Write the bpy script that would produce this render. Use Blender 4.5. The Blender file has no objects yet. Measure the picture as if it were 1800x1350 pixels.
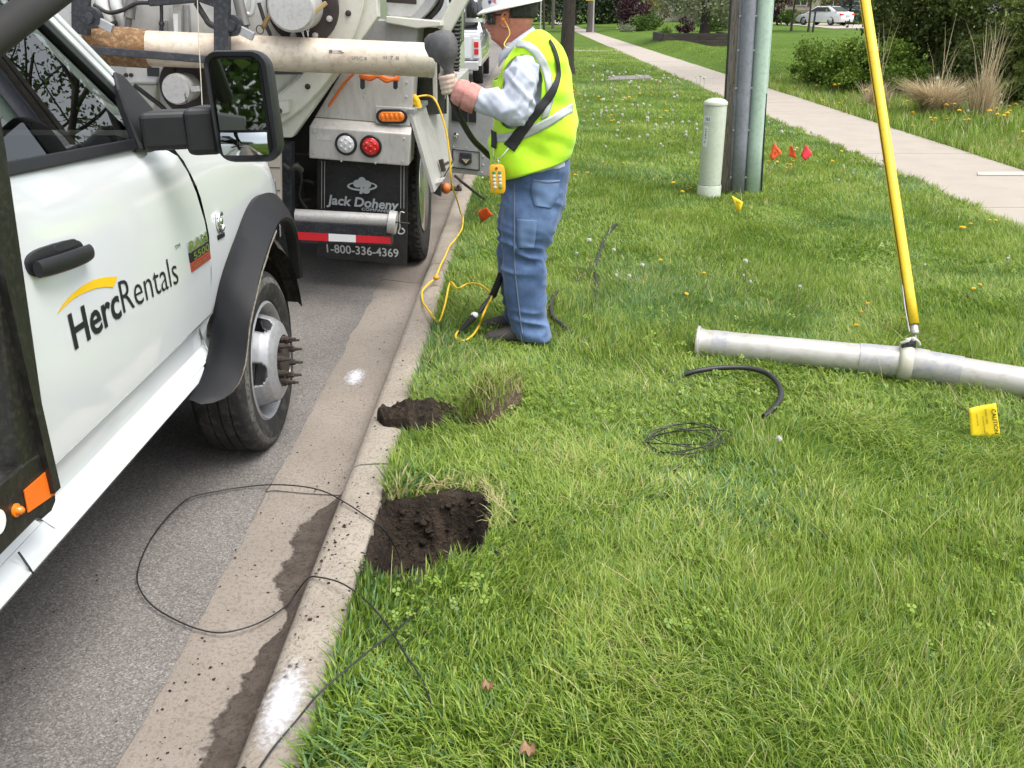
import bpy, bmesh, math, random
import numpy as np
from mathutils import Vector, Matrix
R_ = math.radians
random.seed(7); RNG = np.random.default_rng(11)
SC = bpy.context.scene
COL = SC.collection

# ------------------------------------------------------------------ camera
CAM_H, FPX, VPX, VPY = 1.67, 1560.0, 925.0, 18.0       # eye height (m), focal length in px of the 1800x1350 photo
TH = math.atan((675 - VPY) / FPX)
YAW = math.atan((VPX - 900) * math.cos(TH) / FPX)
cam_d = bpy.data.cameras.new('camera'); cam = bpy.data.objects.new('camera', cam_d); COL.objects.link(cam)
cam.location = (0, 0, CAM_H); cam.rotation_euler = (math.pi / 2 - TH, 0, YAW)
cam_d.sensor_width = 36.0; cam_d.lens = FPX / 1800 * 36; cam_d.clip_start = 0.05; cam_d.clip_end = 2000
SC.camera = cam

# ------------------------------------------------------------------ sky and sun (bright overcast noon)
SUN_EL, SUN_AZ = 66, 120          # azimuth measured from +Y (up the street) towards +X
W = bpy.data.worlds.new('World'); SC.world = W; W.use_nodes = True
nt = W.node_tree; nt.nodes.clear()
sky = nt.nodes.new('ShaderNodeTexSky'); sky.sky_type = 'NISHITA'; sky.sun_disc = False
sky.sun_elevation = R_(SUN_EL); sky.sun_rotation = R_(SUN_AZ)
sky.air_density = 1.0; sky.dust_density = 3.0; sky.ozone_density = 1.0
hs = nt.nodes.new('ShaderNodeHueSaturation'); hs.inputs['Saturation'].default_value = 0.30; hs.inputs['Value'].default_value = 1.0
bg = nt.nodes.new('ShaderNodeBackground'); bg.inputs['Strength'].default_value = 0.15
wo = nt.nodes.new('ShaderNodeOutputWorld')
nt.links.new(sky.outputs[0], hs.inputs['Color']); nt.links.new(hs.outputs[0], bg.inputs['Color']); nt.links.new(bg.outputs[0], wo.inputs[0])
sun_d = bpy.data.lights.new('sun', 'SUN'); sun_d.energy = 1.5; sun_d.angle = R_(40); sun_d.color = (1, 0.965, 0.91)
sun = bpy.data.objects.new('sun', sun_d); COL.objects.link(sun)
sdir = Vector((math.sin(R_(SUN_AZ)) * math.cos(R_(SUN_EL)), math.cos(R_(SUN_AZ)) * math.cos(R_(SUN_EL)), math.sin(R_(SUN_EL))))
sun.rotation_euler = sdir.to_track_quat('Z', 'Y').to_euler(); sun.location = (0, 0, 30)
SC.view_settings.view_transform = 'Standard'; SC.view_settings.look = 'None'; SC.view_settings.gamma = 1.0
SC.view_settings.use_curve_mapping = False
SC.view_settings.exposure = 1.08
SC.render.engine = 'CYCLES'
SC.cycles.max_bounces = 8; SC.cycles.transparent_max_bounces = 12; SC.cycles.use_denoising = True
SC.cycles.sample_clamp_indirect = 6

# ------------------------------------------------------------------ measuring: real position of a photo point at a known depth
_fw = np.array([-math.sin(YAW) * math.cos(TH), math.cos(YAW) * math.cos(TH), -math.sin(TH)])
_rt = np.array([math.cos(YAW), math.sin(YAW), 0.0]); _up = np.cross(_rt, _fw)
def _ray(x, y): return _fw + _rt * (x - 900) / FPX - _up * (y - 675) / FPX
def gz(x, y, z=0.0): d = _ray(x, y); p = d * (z - CAM_H) / d[2]; return Vector((p[0], p[1], z))
def gx(x, y, X): d = _ray(x, y); p = d * X / d[0]; return Vector((X, p[1], CAM_H + p[2]))
def gy(x, y, Y): d = _ray(x, y); p = d * Y / d[1]; return Vector((p[0], Y, CAM_H + p[2]))

# ------------------------------------------------------------------ helpers
def lin(c):
    if isinstance(c, str):
        c = c.lstrip('#'); c = [int(c[i:i + 2], 16) / 255 for i in (0, 2, 4)]
        return tuple((v / 12.92 if v <= .04045 else ((v + .055) / 1.055) ** 2.4) for v in c) + (1,)
    if isinstance(c, (int, float)): return (c, c, c, 1)
    return tuple(c[:3]) + (1,)
MATS = {}
def mat(name, color, rough=.55, metal=0, c2=None, ns=8, nmix=.5, c3=None, ns3=60, nmix3=.4, bump=0, bs=40, coat=0, spec=.5, emit=0, trans=0, stretch=None, detail=4, sheen=0):
    """one procedural surface: base colour, two noise layers of its own colour variation, fine relief"""
    if name in MATS: return MATS[name]
    m = bpy.data.materials.new(name); m.use_nodes = True; t = m.node_tree; b = t.nodes['Principled BSDF']
    L = t.links.new
    tc = t.nodes.new('ShaderNodeTexCoord'); vec = tc.outputs['Object']
    if stretch:
        mp = t.nodes.new('ShaderNodeMapping'); mp.inputs['Scale'].default_value = stretch; L(vec, mp.inputs[0]); vec = mp.outputs[0]
    def noise(s, d=detail, rgh=.6):
        n = t.nodes.new('ShaderNodeTexNoise'); n.inputs['Scale'].default_value = s; n.inputs['Detail'].default_value = d
        n.inputs['Roughness'].default_value = rgh; L(vec, n.inputs['Vector']); return n
    def ramp(src, lo, hi):
        r = t.nodes.new('ShaderNodeMapRange'); r.inputs[1].default_value = lo; r.inputs[2].default_value = hi; r.clamp = True
        L(src, r.inputs[0]); return r.outputs[0]
    def mix(f, a, c, bb):
        x = t.nodes.new('ShaderNodeMix'); x.data_type = 'RGBA'
        mm = t.nodes.new('ShaderNodeMath'); mm.operation = 'MULTIPLY'; mm.inputs[1].default_value = f; L(a, mm.inputs[0]); L(mm.outputs[0], x.inputs[0])
        if isinstance(c, tuple): x.inputs[6].default_value = c
        else: L(c, x.inputs[6])
        x.inputs[7].default_value = bb; return x.outputs[2]
    colr = lin(color)
    if c2 is not None: colr = mix(nmix, ramp(noise(ns).outputs[0], .38, .66), colr, lin(c2))
    if c3 is not None: colr = mix(nmix3, ramp(noise(ns3, 2).outputs[0], .5, .64), colr, lin(c3))
    if isinstance(colr, tuple): b.inputs['Base Color'].default_value = colr
    else: L(colr, b.inputs['Base Color'])
    b.inputs['Roughness'].default_value = rough; b.inputs['Metallic'].default_value = metal
    b.inputs['Specular IOR Level'].default_value = spec; b.inputs['Coat Weight'].default_value = coat
    b.inputs['Coat Roughness'].default_value = .06; b.inputs['Transmission Weight'].default_value = trans
    if sheen: b.inputs['Sheen Weight'].default_value = sheen
    if emit: b.inputs['Emission Color'].default_value = lin(color); b.inputs['Emission Strength'].default_value = emit
    if bump:
        bp = t.nodes.new('ShaderNodeBump'); bp.inputs['Strength'].default_value = 1; bp.inputs['Distance'].default_value = bump
        L(noise(bs, 5, .65).outputs[0], bp.inputs['Height']); L(bp.outputs[0], b.inputs['Normal'])
    MATS[name] = m; return m

def V(*a): return Vector(a[0]) if len(a) == 1 else Vector(a)
ORG = {}
class MB:
    def __init__(s): s.v = []; s.f = []; s.sm = None
    def add(s, vs, fs):
        o = len(s.v); s.v += [tuple(p) for p in vs]; s.f += [tuple(i + o for i in q) for q in fs]; return s
    def box(s, c, d, rot=None):
        c = V(c); vs = []
        for sx in (-.5, .5):
            for sy in (-.5, .5):
                for sz in (-.5, .5):
                    p = Vector((sx * d[0], sy * d[1], sz * d[2]))
                    if rot is not None: p = rot @ p
                    vs.append(c + p)
        return s.add(vs, [(0, 1, 3, 2), (4, 6, 7, 5), (0, 4, 5, 1), (2, 3, 7, 6), (0, 2, 6, 4), (1, 5, 7, 3)])
    def bar(s, a, b, w, h, upv=(0, 0, 1)):
        a, b = V(a), V(b); d = b - a; L = d.length; d.normalize(); u = V(upv); sd = d.cross(u).normalized(); u = sd.cross(d)
        return s.box((a + b) / 2, (w, L, h), Matrix((sd, d, u)).transposed())
    def prism(s, poly, ax, a, b):
        """poly: 2-D outline in the two other axes (x: (y,z); y: (x,z); z: (x,y)) extruded along ax from a to b"""
        def P(q, k): return {'x': (k, q[0], q[1]), 'y': (q[0], k, q[1]), 'z': (q[0], q[1], k)}[ax]
        n = len(poly)
        return s.add([P(q, a) for q in poly] + [P(q, b) for q in poly], [tuple(range(n)), tuple(range(2 * n - 1, n - 1, -1))] + [(i, i + n, (i + 1) % n + n, (i + 1) % n) for i in range(n)])
    def loft(s, rings, cap=True, close=True):
        n = len(rings[0]); fs = []
        for k in range(len(rings) - 1):
            for i in range(n if close else n - 1):
                j = (i + 1) % n; fs.append((k * n + i, k * n + j, (k + 1) * n + j, (k + 1) * n + i))
        if cap and close: fs += [tuple(range(n - 1, -1, -1)), tuple(range((len(rings) - 1) * n, len(rings) * n))]
        return s.add([p for r in rings for p in r], fs)
    def tube(s, pts, r, n=8, cap=True, closed=False):
        pts = [V(p) for p in pts]; m = len(pts)
        if isinstance(r, (int, float)): r = [r] * m
        T = [((pts[min(i + 1, m - 1)] - pts[max(i - 1, 0)]).normalized()) for i in range(m)]
        u = T[0].orthogonal().normalized(); rings = []
        for i in range(m):
            u = (u - T[i] * u.dot(T[i])).normalized(); w = T[i].cross(u)
            rings.append([pts[i] + (u * math.cos(2 * math.pi * k / n) + w * math.sin(2 * math.pi * k / n)) * r[i] for k in range(n)])
        return s.loft(rings, cap)
    def cyl(s, a, b, r, r2=None, n=20): return s.tube([a, b], [r, r if r2 is None else r2], n)
    def lathe(s, prof, o, ax, n=24, cap=True):
        """prof: (radius, height) along the axis ax from point o"""
        o = V(o); ax = V(ax).normalized(); u = ax.orthogonal().normalized(); w = ax.cross(u)
        return s.loft([[o + ax * h + (u * math.cos(2 * math.pi * k / n) + w * math.sin(2 * math.pi * k / n)) * r for k in range(n)] for r, h in prof], cap)
    def ball(s, c, r, nu=12, nv=8):
        c = V(c); r = (r, r, r) if isinstance(r, (int, float)) else r
        return s.loft([[c + Vector((r[0] * math.sin(t) * math.cos(2 * math.pi * k / nu), r[1] * math.sin(t) * math.sin(2 * math.pi * k / nu), r[2] * math.cos(t))) for k in range(nu)]
                       for t in [max(.02, min(math.pi - .02, math.pi * j / nv)) for j in range(nv + 1)]])
    def grid(s, rows): return s.loft(rows, cap=False, close=False)
    def build(s, name, m, parent=None, smooth=None, bevel=0, segs=2, world=False, solid=0):
        me = bpy.data.meshes.new(name); me.from_pydata(s.v, [], s.f); me.validate()
        return finish(name, me, m, parent, smooth, bevel, segs, solid)
def finish(name, me, m, parent=None, smooth=None, bevel=0, segs=2, solid=0, fixn=True):
    if fixn:
        bm = bmesh.new(); bm.from_mesh(me); bmesh.ops.recalc_face_normals(bm, faces=bm.faces); bm.to_mesh(me); bm.free()
    o = bpy.data.objects.new(name, me); COL.objects.link(o)
    if m is not None: me.materials.append(m)
    if parent is not None:
        o.parent = parent; org = ORG.get(parent.name, Vector((0, 0, 0))); ORG[o.name] = org
        me.transform(Matrix.Translation(-org))
    if smooth is not None:
        me.shade_smooth()
        if smooth < 179: me.set_sharp_from_angle(angle=R_(smooth))
    if solid:
        q = o.modifiers.new('thick', 'SOLIDIFY'); q.thickness = solid; q.offset = -1
    if bevel:
        q = o.modifiers.new('edge', 'BEVEL'); q.width = bevel; q.segments = segs; q.limit_method = 'ANGLE'; q.angle_limit = R_(40)
    return o
def tag(o, label=None, cat=None, group=None, kind=None):
    if label: o['label'] = label
    if cat: o['category'] = cat
    if group: o['group'] = group
    if kind: o['kind'] = kind
    return o
def thing(name, label, cat, org=(0, 0, 0), group=None):
    o = bpy.data.objects.new(name, None); COL.objects.link(o); o.location = org; o.empty_display_size = .1
    ORG[o.name] = V(org); return tag(o, label, cat, group)
def copy_tree(o, parent=None, label=None):
    c = o.copy(); COL.objects.link(c); c.parent = parent
    if label: c['label'] = label
    for ch in list(o.children): copy_tree(ch, c)
    return c
def text_mesh(s, size, offset=0, shear=0, align='LEFT', spacing=1.0):
    cu = bpy.data.curves.new('t', 'FONT'); cu.body = s; cu.size = size; cu.offset = offset; cu.shear = shear; cu.align_x = align; cu.space_character = spacing
    cu.resolution_u = 3
    o = bpy.data.objects.new('t', cu); COL.objects.link(o); dg = bpy.context.evaluated_depsgraph_get(); dg.update()
    me = bpy.data.meshes.new_from_object(o.evaluated_get(dg)); bpy.data.objects.remove(o); bpy.data.curves.remove(cu); return me
def lettering(name, s, size, o, xdir, ydir, m, parent, offset=0, shear=0, align='LEFT', sx=1.0, spacing=1.0, warp=None):
    """flat printed letters: baseline origin o, reading direction xdir, up direction ydir"""
    me = text_mesh(s, size, offset, shear, align, spacing); xd, yd, o = V(xdir).normalized(), V(ydir).normalized(), V(o)
    for v in me.vertices:
        p = o + xd * v.co.x * sx + yd * v.co.y
        v.co = warp(p) if warp else p
    me.materials.clear()
    return finish(name, me, m, parent, fixn=False)
def smoothpath(pts, n=6):
    pts = [V(p) for p in pts]; out = []
    for i in range(len(pts) - 1):
        p0, p1, p2, p3 = pts[max(i - 1, 0)], pts[i], pts[i + 1], pts[min(i + 2, len(pts) - 1)]
        for k in range(n):
            t = k / n
            out.append(.5 * ((2 * p1) + (p2 - p0) * t + (2 * p0 - 5 * p1 + 4 * p2 - p3) * t * t + (3 * p1 - p0 - 3 * p2 + p3) * t ** 3))
    return out + [pts[-1]]
def rot_to(d, up=(0, 0, 1)): return V(d).to_track_quat('Z', 'Y').to_matrix()
# value noise in the plane, -1..1
_T = np.random.default_rng(3).random((256, 256))
def vn(x, y, s=1.0, o=0):
    x = np.asarray(x, float) * s + 37.3 + o * 17.7; y = np.asarray(y, float) * s + 91.1 + o * 29.3
    xi, yi = np.floor(x).astype(int), np.floor(y).astype(int); fx, fy = x - xi, y - yi
    fx, fy = fx * fx * (3 - 2 * fx), fy * fy * (3 - 2 * fy)
    a, b, c, d = _T[xi & 255, yi & 255], _T[(xi + 1) & 255, yi & 255], _T[xi & 255, (yi + 1) & 255], _T[(xi + 1) & 255, (yi + 1) & 255]
    return ((a * (1 - fx) + b * fx) * (1 - fy) + (c * (1 - fx) + d * fx) * fy) * 2 - 1
def fbm(x, y, s=1.0, o=0, n=4): return sum(vn(x, y, s * 2 ** k, o + k) * .5 ** k for k in range(n)) / 1.6
def sstep(a, b, x): t = np.clip((np.asarray(x, float) - a) / (b - a), 0, 1); return t * t * (3 - 2 * t)
def np_mesh(name, verts, faces_flat, fsize, m, smooth=True):
    """fast mesh from numpy arrays; all faces have fsize corners"""
    me = bpy.data.meshes.new(name); nv = len(verts); nf = len(faces_flat) // fsize
    me.vertices.add(nv); me.vertices.foreach_set('co', np.ascontiguousarray(verts, dtype=np.float32).ravel())
    me.loops.add(nf * fsize); me.loops.foreach_set('vertex_index', np.ascontiguousarray(faces_flat, dtype=np.int32))
    me.polygons.add(nf); me.polygons.foreach_set('loop_start', np.arange(0, nf * fsize, fsize, dtype=np.int32))
    me.update(calc_edges=True); me.materials.append(m)
    if smooth: me.shade_smooth()
    return me
def pt_attr(me, name, arr):
    a = me.attributes.new(name, 'FLOAT', 'POINT'); a.data.foreach_set('value', np.ascontiguousarray(arr, dtype=np.float32))

# ================================================================== THE SETTING
X_CURB_F, X_CURB_B, X_GUT, Z_GUT, Z_ROAD = -.69, -.525, -1.04, -.145, -.125
X_SW0, X_SW1 = 4.10, 5.62
HOLE = [(-.535, 2.43), (-.42, 2.36), (-.33, 2.33), (-.26, 2.42), (-.15, 2.46), (-.12, 2.62), (-.13, 2.86), (-.25, 2.90), (-.40, 2.86), (-.535, 2.84)]
def poly_sd(x, y, poly):
    """signed distance to a polygon, negative inside"""
    x = np.asarray(x, float); y = np.asarray(y, float); d = np.full(x.shape, 1e9); ins = np.zeros(x.shape, bool); n = len(poly)
    for i in range(n):
        (ax, ay), (bx, by) = poly[i], poly[(i + 1) % n]
        t = np.clip(((x - ax) * (bx - ax) + (y - ay) * (by - ay)) / ((bx - ax) ** 2 + (by - ay) ** 2), 0, 1)
        d = np.minimum(d, np.hypot(x - ax - t * (bx - ax), y - ay - t * (by - ay)))
        c = ((ay > y) != (by > y)) & (x < (bx - ax) * (y - ay) / ((by - ay) + 1e-12) + ax); ins ^= c
    return np.where(ins, -d, d)
def hz(x, y):
    """height of the lawns"""
    x = np.asarray(x, float); y = np.asarray(y, float)
    z = .012 * fbm(x, y, .9, 1, 3) + .006 * vn(x, y, 3.1, 5)
    inner = sstep(X_CURB_B, X_CURB_B + .25, x) * (1 - sstep(X_SW0 - .3, X_SW0, x))
    z = z * np.where(x < X_SW0, inner, sstep(X_SW1, X_SW1 + .4, x))
    z = z + .02 * inner
    berm = sstep(20, 32, y) * (1 - .6 * sstep(46, 70, y)) * sstep(X_SW1 + .1, X_SW1 + 1.4, x) * (1 - sstep(7.2, 9.2, x)) * .30     # grass bank beside the walk
    rise = sstep(X_SW1, X_SW1 + 14, x) * sstep(18, 95, y) * .55
    return z + berm + rise
def hole_z(x, y):
    sd = poly_sd(x, y, HOLE) + .022 * vn(x, y, 14, 3) + .012 * vn(x, y, 40, 5)
    dep = sstep(.0, -.085, sd)
    lump = .055 * fbm(x, y, 8, 2, 3) + .030 * np.abs(vn(x, y, 21, 6)) + .016 * vn(x, y, 48, 8) + .010 * vn(x, y, 90, 12)
    back = .17 * sstep(2.56, 2.86, np.asarray(y))                  # the cut is shallower at the far side
    return np.where(sd < 0, -dep * (.35 - back) + dep * lump, 0)

M_soil = mat('soil', (.030, .022, .016), .95, c2=(.072, .053, .038), ns=11, nmix=.8, c3=(.018, .013, .010), ns3=38, nmix3=.6, bump=.03, bs=48, spec=.25)
def lawn_material():
    m = bpy.data.materials.new('lawn_ground'); m.use_nodes = True; t = m.node_tree; b = t.nodes['Principled BSDF']; L = t.links.new
    tc = t.nodes.new('ShaderNodeTexCoord')
    def nz(s, d): n = t.nodes.new('ShaderNodeTexNoise'); n.inputs['Scale'].default_value = s; n.inputs['Detail'].default_value = d; n.inputs['Roughness'].default_value = .65; L(tc.outputs['Object'], n.inputs[0]); return n.outputs[0]
    r1 = t.nodes.new('ShaderNodeValToRGB'); e = r1.color_ramp.elements; e[0].position = .32; e[0].color = (.050, .100, .012, 1); e[1].position = .68; e[1].color = (.115, .200, .030, 1)
    L(nz(.55, 6), r1.inputs[0])
    r2 = t.nodes.new('ShaderNodeValToRGB'); e = r2.color_ramp.elements; e[0].position = .35; e[0].color = (.045, .095, .012, 1); e[1].position = .7; e[1].color = (.14, .20, .035, 1)
    L(nz(38, 5), r2.inputs[0])
    mx = t.nodes.new('ShaderNodeMix'); mx.data_type = 'RGBA'; mx.inputs[0].default_value = .5; L(r1.outputs[0], mx.inputs[6]); L(r2.outputs[0], mx.inputs[7])
    L(mx.outputs[2], b.inputs['Base Color']); b.inputs['Roughness'].default_value = .9; b.inputs['Specular IOR Level'].default_value = .1
    bp = t.nodes.new('ShaderNodeBump'); bp.inputs['Distance'].default_value = .05; bp.inputs['Strength'].default_value = .9; L(nz(30, 6), bp.inputs['Height']); L(bp.outputs[0], b.inputs['Normal'])
    return m
M_lawn = lawn_material()
def terrain(name, xs, ys, m, hole=False, zf=hz, drop=0.0):
    X, Y = np.meshgrid(xs, ys); Z = zf(X, Y) - drop
    if hole: Z = Z + hole_z(X, Y)
    nx, ny = len(xs), len(ys); i = np.arange(nx - 1)[None, :] + np.arange(ny - 1)[:, None] * nx
    f = np.stack([i, i + 1, i + 1 + nx, i + nx], -1).ravel()
    me = np_mesh(name, np.stack([X, Y, Z], -1).reshape(-1, 3), f, 4, m); o = bpy.data.objects.new(name, me); COL.objects.link(o)
    return tag(o, kind='structure'), X, Y
def ax_(*seg): return np.unique(np.concatenate([np.arange(a, b, s) for a, b, s in seg] + [[seg[-1][1]]]).round(4))
# parkway lawn between kerb and walk; the dug part is bare soil
lawn, LX, LY = terrain('parkway_lawn', ax_((X_CURB_B, 0.02, .0115), (.02, 1.2, .06), (1.2, X_SW0, .15)), ax_((-14, 1, .6), (1, 2.25, .08), (2.25, 3.0, .0115), (3.0, 9, .1), (9, 40, .4), (40, 420, 6)), M_lawn, hole=True)
lawn.data.materials.append(M_soil)
cen = np.array([p.center[:2] for p in lawn.data.polygons]); sd = poly_sd(cen[:, 0], cen[:, 1], HOLE) + .02 * vn(cen[:, 0], cen[:, 1], 25, 4)
lawn.data.polygons.foreach_set('material_index', (sd < .012).astype(np.int32)); lawn.data.update()
terrain('front_yards', ax_((X_SW1, 12, .35), (12, 40, 2), (40, 520, 30)), ax_((-60, 10, 5), (10, 45, .6), (45, 120, 3), (120, 900, 60)), M_lawn)
terrain('far_side_verge', ax_((-400, -40, 60), (-40, -9.2, 2)), ax_((-80, 100, 10), (100, 900, 80)), M_lawn, zf=lambda x, y: np.zeros(np.shape(x)) - .02)
# soil under the walk and behind the camera, so nothing floats over a void
gb = MB().grid([[(-1.6, -60, -.45), (X_SW1 + .3, -60, -.45)], [(-1.6, 900, -.45), (X_SW1 + .3, 900, -.45)]]).build('subsoil', M_soil); tag(gb, kind='structure')

# road
def asphalt():
    m = bpy.data.materials.new('asphalt'); m.use_nodes = True; t = m.node_tree; b = t.nodes['Principled BSDF']; L = t.links.new
    tc = t.nodes.new('ShaderNodeTexCoord')
    vo = t.nodes.new('ShaderNodeTexVoronoi'); vo.inputs['Scale'].default_value = 210; L(tc.outputs['Object'], vo.inputs['Vector'])
    vo2 = t.nodes.new('ShaderNodeTexVoronoi'); vo2.inputs['Scale'].default_value = 74; L(tc.outputs['Object'], vo2.inputs['Vector'])
    sp = t.nodes.new('ShaderNodeSeparateColor'); L(vo.outputs['Color'], sp.inputs[0])
    r = t.nodes.new('ShaderNodeValToRGB'); e = r.color_ramp.elements; e[0].position = .0; e[0].color = (.105, .096, .088, 1); e[1].position = 1; e[1].color = (.31, .288, .268, 1)
    k = r.color_ramp.elements.new(.45); k.color = (.172, .158, .147, 1); k2 = r.color_ramp.elements.new(.8); k2.color = (.212, .195, .181, 1); L(sp.outputs[0], r.inputs[0])
    n = t.nodes.new('ShaderNodeTexNoise'); n.inputs['Scale'].default_value = 1.3; n.inputs['Detail'].default_value = 7; n.inputs['Roughness'].default_value = .7; L(tc.outputs['Object'], n.inputs[0])
    mr = t.nodes.new('ShaderNodeMapRange'); mr.inputs[1].default_value = .32; mr.inputs[2].default_value = .7; mr.inputs[3].default_value = .80; mr.inputs[4].default_value = 1.15; L(n.outputs[0], mr.inputs[0])
    mx = t.nodes.new('ShaderNodeMix'); mx.data_type = 'RGBA'; mx.blend_type = 'MULTIPLY'; mx.inputs[0].default_value = 1; L(r.outputs[0], mx.inputs[6]); L(mr.outputs[0], mx.inputs[7])
    L(mx.outputs[2], b.inputs['Base Color']); b.inputs['Roughness'].default_value = .85; b.inputs['Specular IOR Level'].default_value = .3
    ad = t.nodes.new('ShaderNodeMath'); ad.operation = 'ADD'; L(vo.outputs['Distance'], ad.inputs[0]); L(vo2.outputs['Distance'], ad.inputs[1])
    bp = t.nodes.new('ShaderNodeBump'); bp.inputs['Distance'].default_value = .0025; bp.inputs['Strength'].default_value = .5; bp.invert = True; L(ad.outputs[0], bp.inputs['Height']); L(bp.outputs[0], b.inputs['Normal'])
    return m
M_asph = asphalt()
def road_z(x): return Z_ROAD + .016 * np.minimum(np.abs(np.asarray(x) - X_GUT), 4.2)
xs = [X_GUT + .006, -1.12, -1.4, -2, -3, -4, -5.2, -6.4, -9.2]
ye = np.concatenate([np.arange(-20, .8, 1), np.arange(.8, 9, .045), np.arange(9, 60, 3), np.arange(60, 901, 120)])
rows = []
for y in ye:
    zz = [float(Z_ROAD + .016 * min(abs(x - X_GUT), 4.2)) for x in xs]
    e = .012 * float(vn(y, 0, 6.0, 2)) + .006 * float(vn(y, 0, 19, 3)) if .8 < y < 9 else 0
    rows.append([(x + (e if i == 0 else 0), y, z) for i, (x, z) in enumerate(zip(xs, zz))])
road = MB().grid(rows).build('road', M_asph); tag(road, kind='structure')

# kerb and gutter, cast in lengths with open joints
M_curb = mat('kerb_concrete', (.385, .340, .285), .9, c2=(.30, .26, .215), ns=4, nmix=.8, c3=(.20, .17, .14), ns3=70, nmix3=.6, bump=.006, bs=130, spec=.2)
M_gut = mat('gutter_concrete', (.300, .262, .225), .92, c2=(.235, .205, .175), ns=2.5, nmix=.8, c3=(.17, .145, .12), ns3=80, nmix3=.55, bump=.005, bs=150, spec=.2)
M_walk = mat('walk_concrete', (.37, .33, .285), .9, c2=(.325, .29, .25), ns=2.5, nmix=.7, c3=(.36, .31, .27), ns3=70, nmix3=.3, bump=.003, bs=160, spec=.2)
joints = [-9, -6, -2.9, .15, 3.14, 6.2, 9.25, 12.3, 15.4, 18.5, 24.6, 30.7, 36.8, 49, 61, 80, 110, 160, 300, 600]
curb = tag(thing('kerb', None, None), kind='structure'); gut = tag(thing('gutter', None, None), kind='structure')
cprof = [(X_CURB_B, -.40), (X_CURB_B, -.012), (X_CURB_B - .010, .001), (X_CURB_B - .05, .004), (X_CURB_F + .035, -.002), (X_CURB_F + .010, -.012), (X_CURB_F - .006, -.035), (X_CURB_F - .038, Z_GUT - .002), (X_CURB_F - .042, Z_GUT - .05), (X_CURB_F - .042, -.40)]
gprof = [(X_CURB_F - .043, -.40), (X_CURB_F - .043, Z_GUT), (-.80, Z_GUT + .002), (-.90, Z_GUT + .010), (X_GUT + .03, Z_ROAD + .002), (X_GUT - .02, Z_ROAD - .007), (X_GUT - .02, -.40)]
for a, b in zip(joints[:-1], joints[1:]):
    g = .006
    for prof, par, m, nm in ((cprof, curb, M_curb, 'kerb_stone'), (gprof, gut, M_gut, 'gutter_slab')):
        ys = [a + g] + list(np.arange(a + .3, b - .25, .3 if b < 20 else 50)) + [b - g]; rows = []
        for k, y in enumerate(ys):
            row = []
            for i, (x, z) in enumerate(prof):
                top = z > -.2
                w = .0045 * float(vn(y, i * .37, 2.3, 7)) if (top and 0 < i < len(prof) - 2) else 0
                ch = .006 if (k in (0, len(ys) - 1) and top) else 0
                row.append((x + (w if nm == 'kerb_stone' else 0), y, z + w * .8 - ch))
            rows.append(row)
        MB().loft(rows).build(nm, m, par, smooth=42)
# sidewalk slabs with tooled joints
walk = tag(thing('sidewalk', None, None), kind='structure')
jy = [9.83 + 1.66 * k for k in range(-8, 34)]
for k in range(len(jy) - 1):
    a, b = jy[k] + .005, jy[k + 1] - .005; dz = random.uniform(-.004, .005)
    MB().prism([(X_SW0, a), (X_SW1, a), (X_SW1, b), (X_SW0, b)], 'z', -.12, .012 + dz).build('walk_slab', M_walk, walk, bevel=.008)
MB().box(((X_SW0 + X_SW1) / 2, (jy[-1] + 500) / 2, -.05), (X_SW1 - X_SW0, 500 - jy[-1], .12)).build('walk_beyond', M_walk, walk)
# a lighter patched repair strip across the walk
MB().prism([(4.92, 9.855), (X_SW1 + .03, 9.86), (X_SW1 + .02, 10.06), (5.0, 10.03)], 'z', .010, .023).build('repair_patch', mat('patch_concrete', (.50, .45, .39), .9, c2=(.44, .39, .34), ns=9, bump=.003, bs=120), walk, bevel=.003)
# cross walk apron in the distance
tag(MB().box((1.8, 42, .0), (4.6, 1.3, .05)).build('carriage_walk', M_walk), kind='structure')

# mud washed along the kerb face, irregular edge
M_mud = mat('wet_mud', (.070, .054, .044), .6, c2=(.11, .088, .072), ns=16, nmix=.8, c3=(.035, .027, .021), ns3=70, nmix3=.6, bump=.006, bs=110, spec=.4)
t_ = M_mud.node_tree; a_ = t_.nodes.new('ShaderNodeAttribute'); a_.attribute_name = 'cover'; n_ = t_.nodes.new('ShaderNodeTexNoise'); n_.inputs['Scale'].default_value = 26; n_.inputs['Detail'].default_value = 8; n_.inputs['Roughness'].default_value = .75
tc_ = t_.nodes.new('ShaderNodeTexCoord'); t_.links.new(tc_.outputs['Object'], n_.inputs[0]); s_ = t_.nodes.new('ShaderNodeMath'); s_.operation = 'ADD'; t_.links.new(a_.outputs['Fac'], s_.inputs[0]); t_.links.new(n_.outputs[0], s_.inputs[1])
r_ = t_.nodes.new('ShaderNodeMapRange'); r_.inputs[1].default_value = .62; r_.inputs[2].default_value = .82; t_.links.new(s_.outputs[0], r_.inputs[0]); t_.links.new(r_.outputs[0], t_.nodes['Principled BSDF'].inputs['Alpha'])
rows = []
for y in np.arange(1.0, 3.16, .008):
    w = .118 + .035 * float(vn(y, 0, 1.7, 1)) + .030 * float(vn(y, 0, 9, 2)) + .014 * float(vn(y, 0, 24, 3)) + .006 * float(vn(y, 0, 60, 4))
    w *= float(sstep(3.17, 2.85, y)) * (1 - .75 * math.exp(-((y - 2.33) / .13) ** 2)); w = max(w, .004) * 1.25
    xa = X_CURB_F - .044
    rows.append([(xa - w * q, y, Z_GUT + .0035 + .006 * math.sin(math.pi * q) + (.010 * max(0, w * q - .07) / .1) + .0022 * float(vn(y, q, 40, 9)) + (.012 * (1 - q) ** 4)) for q in np.linspace(0, 1, 12)])
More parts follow.
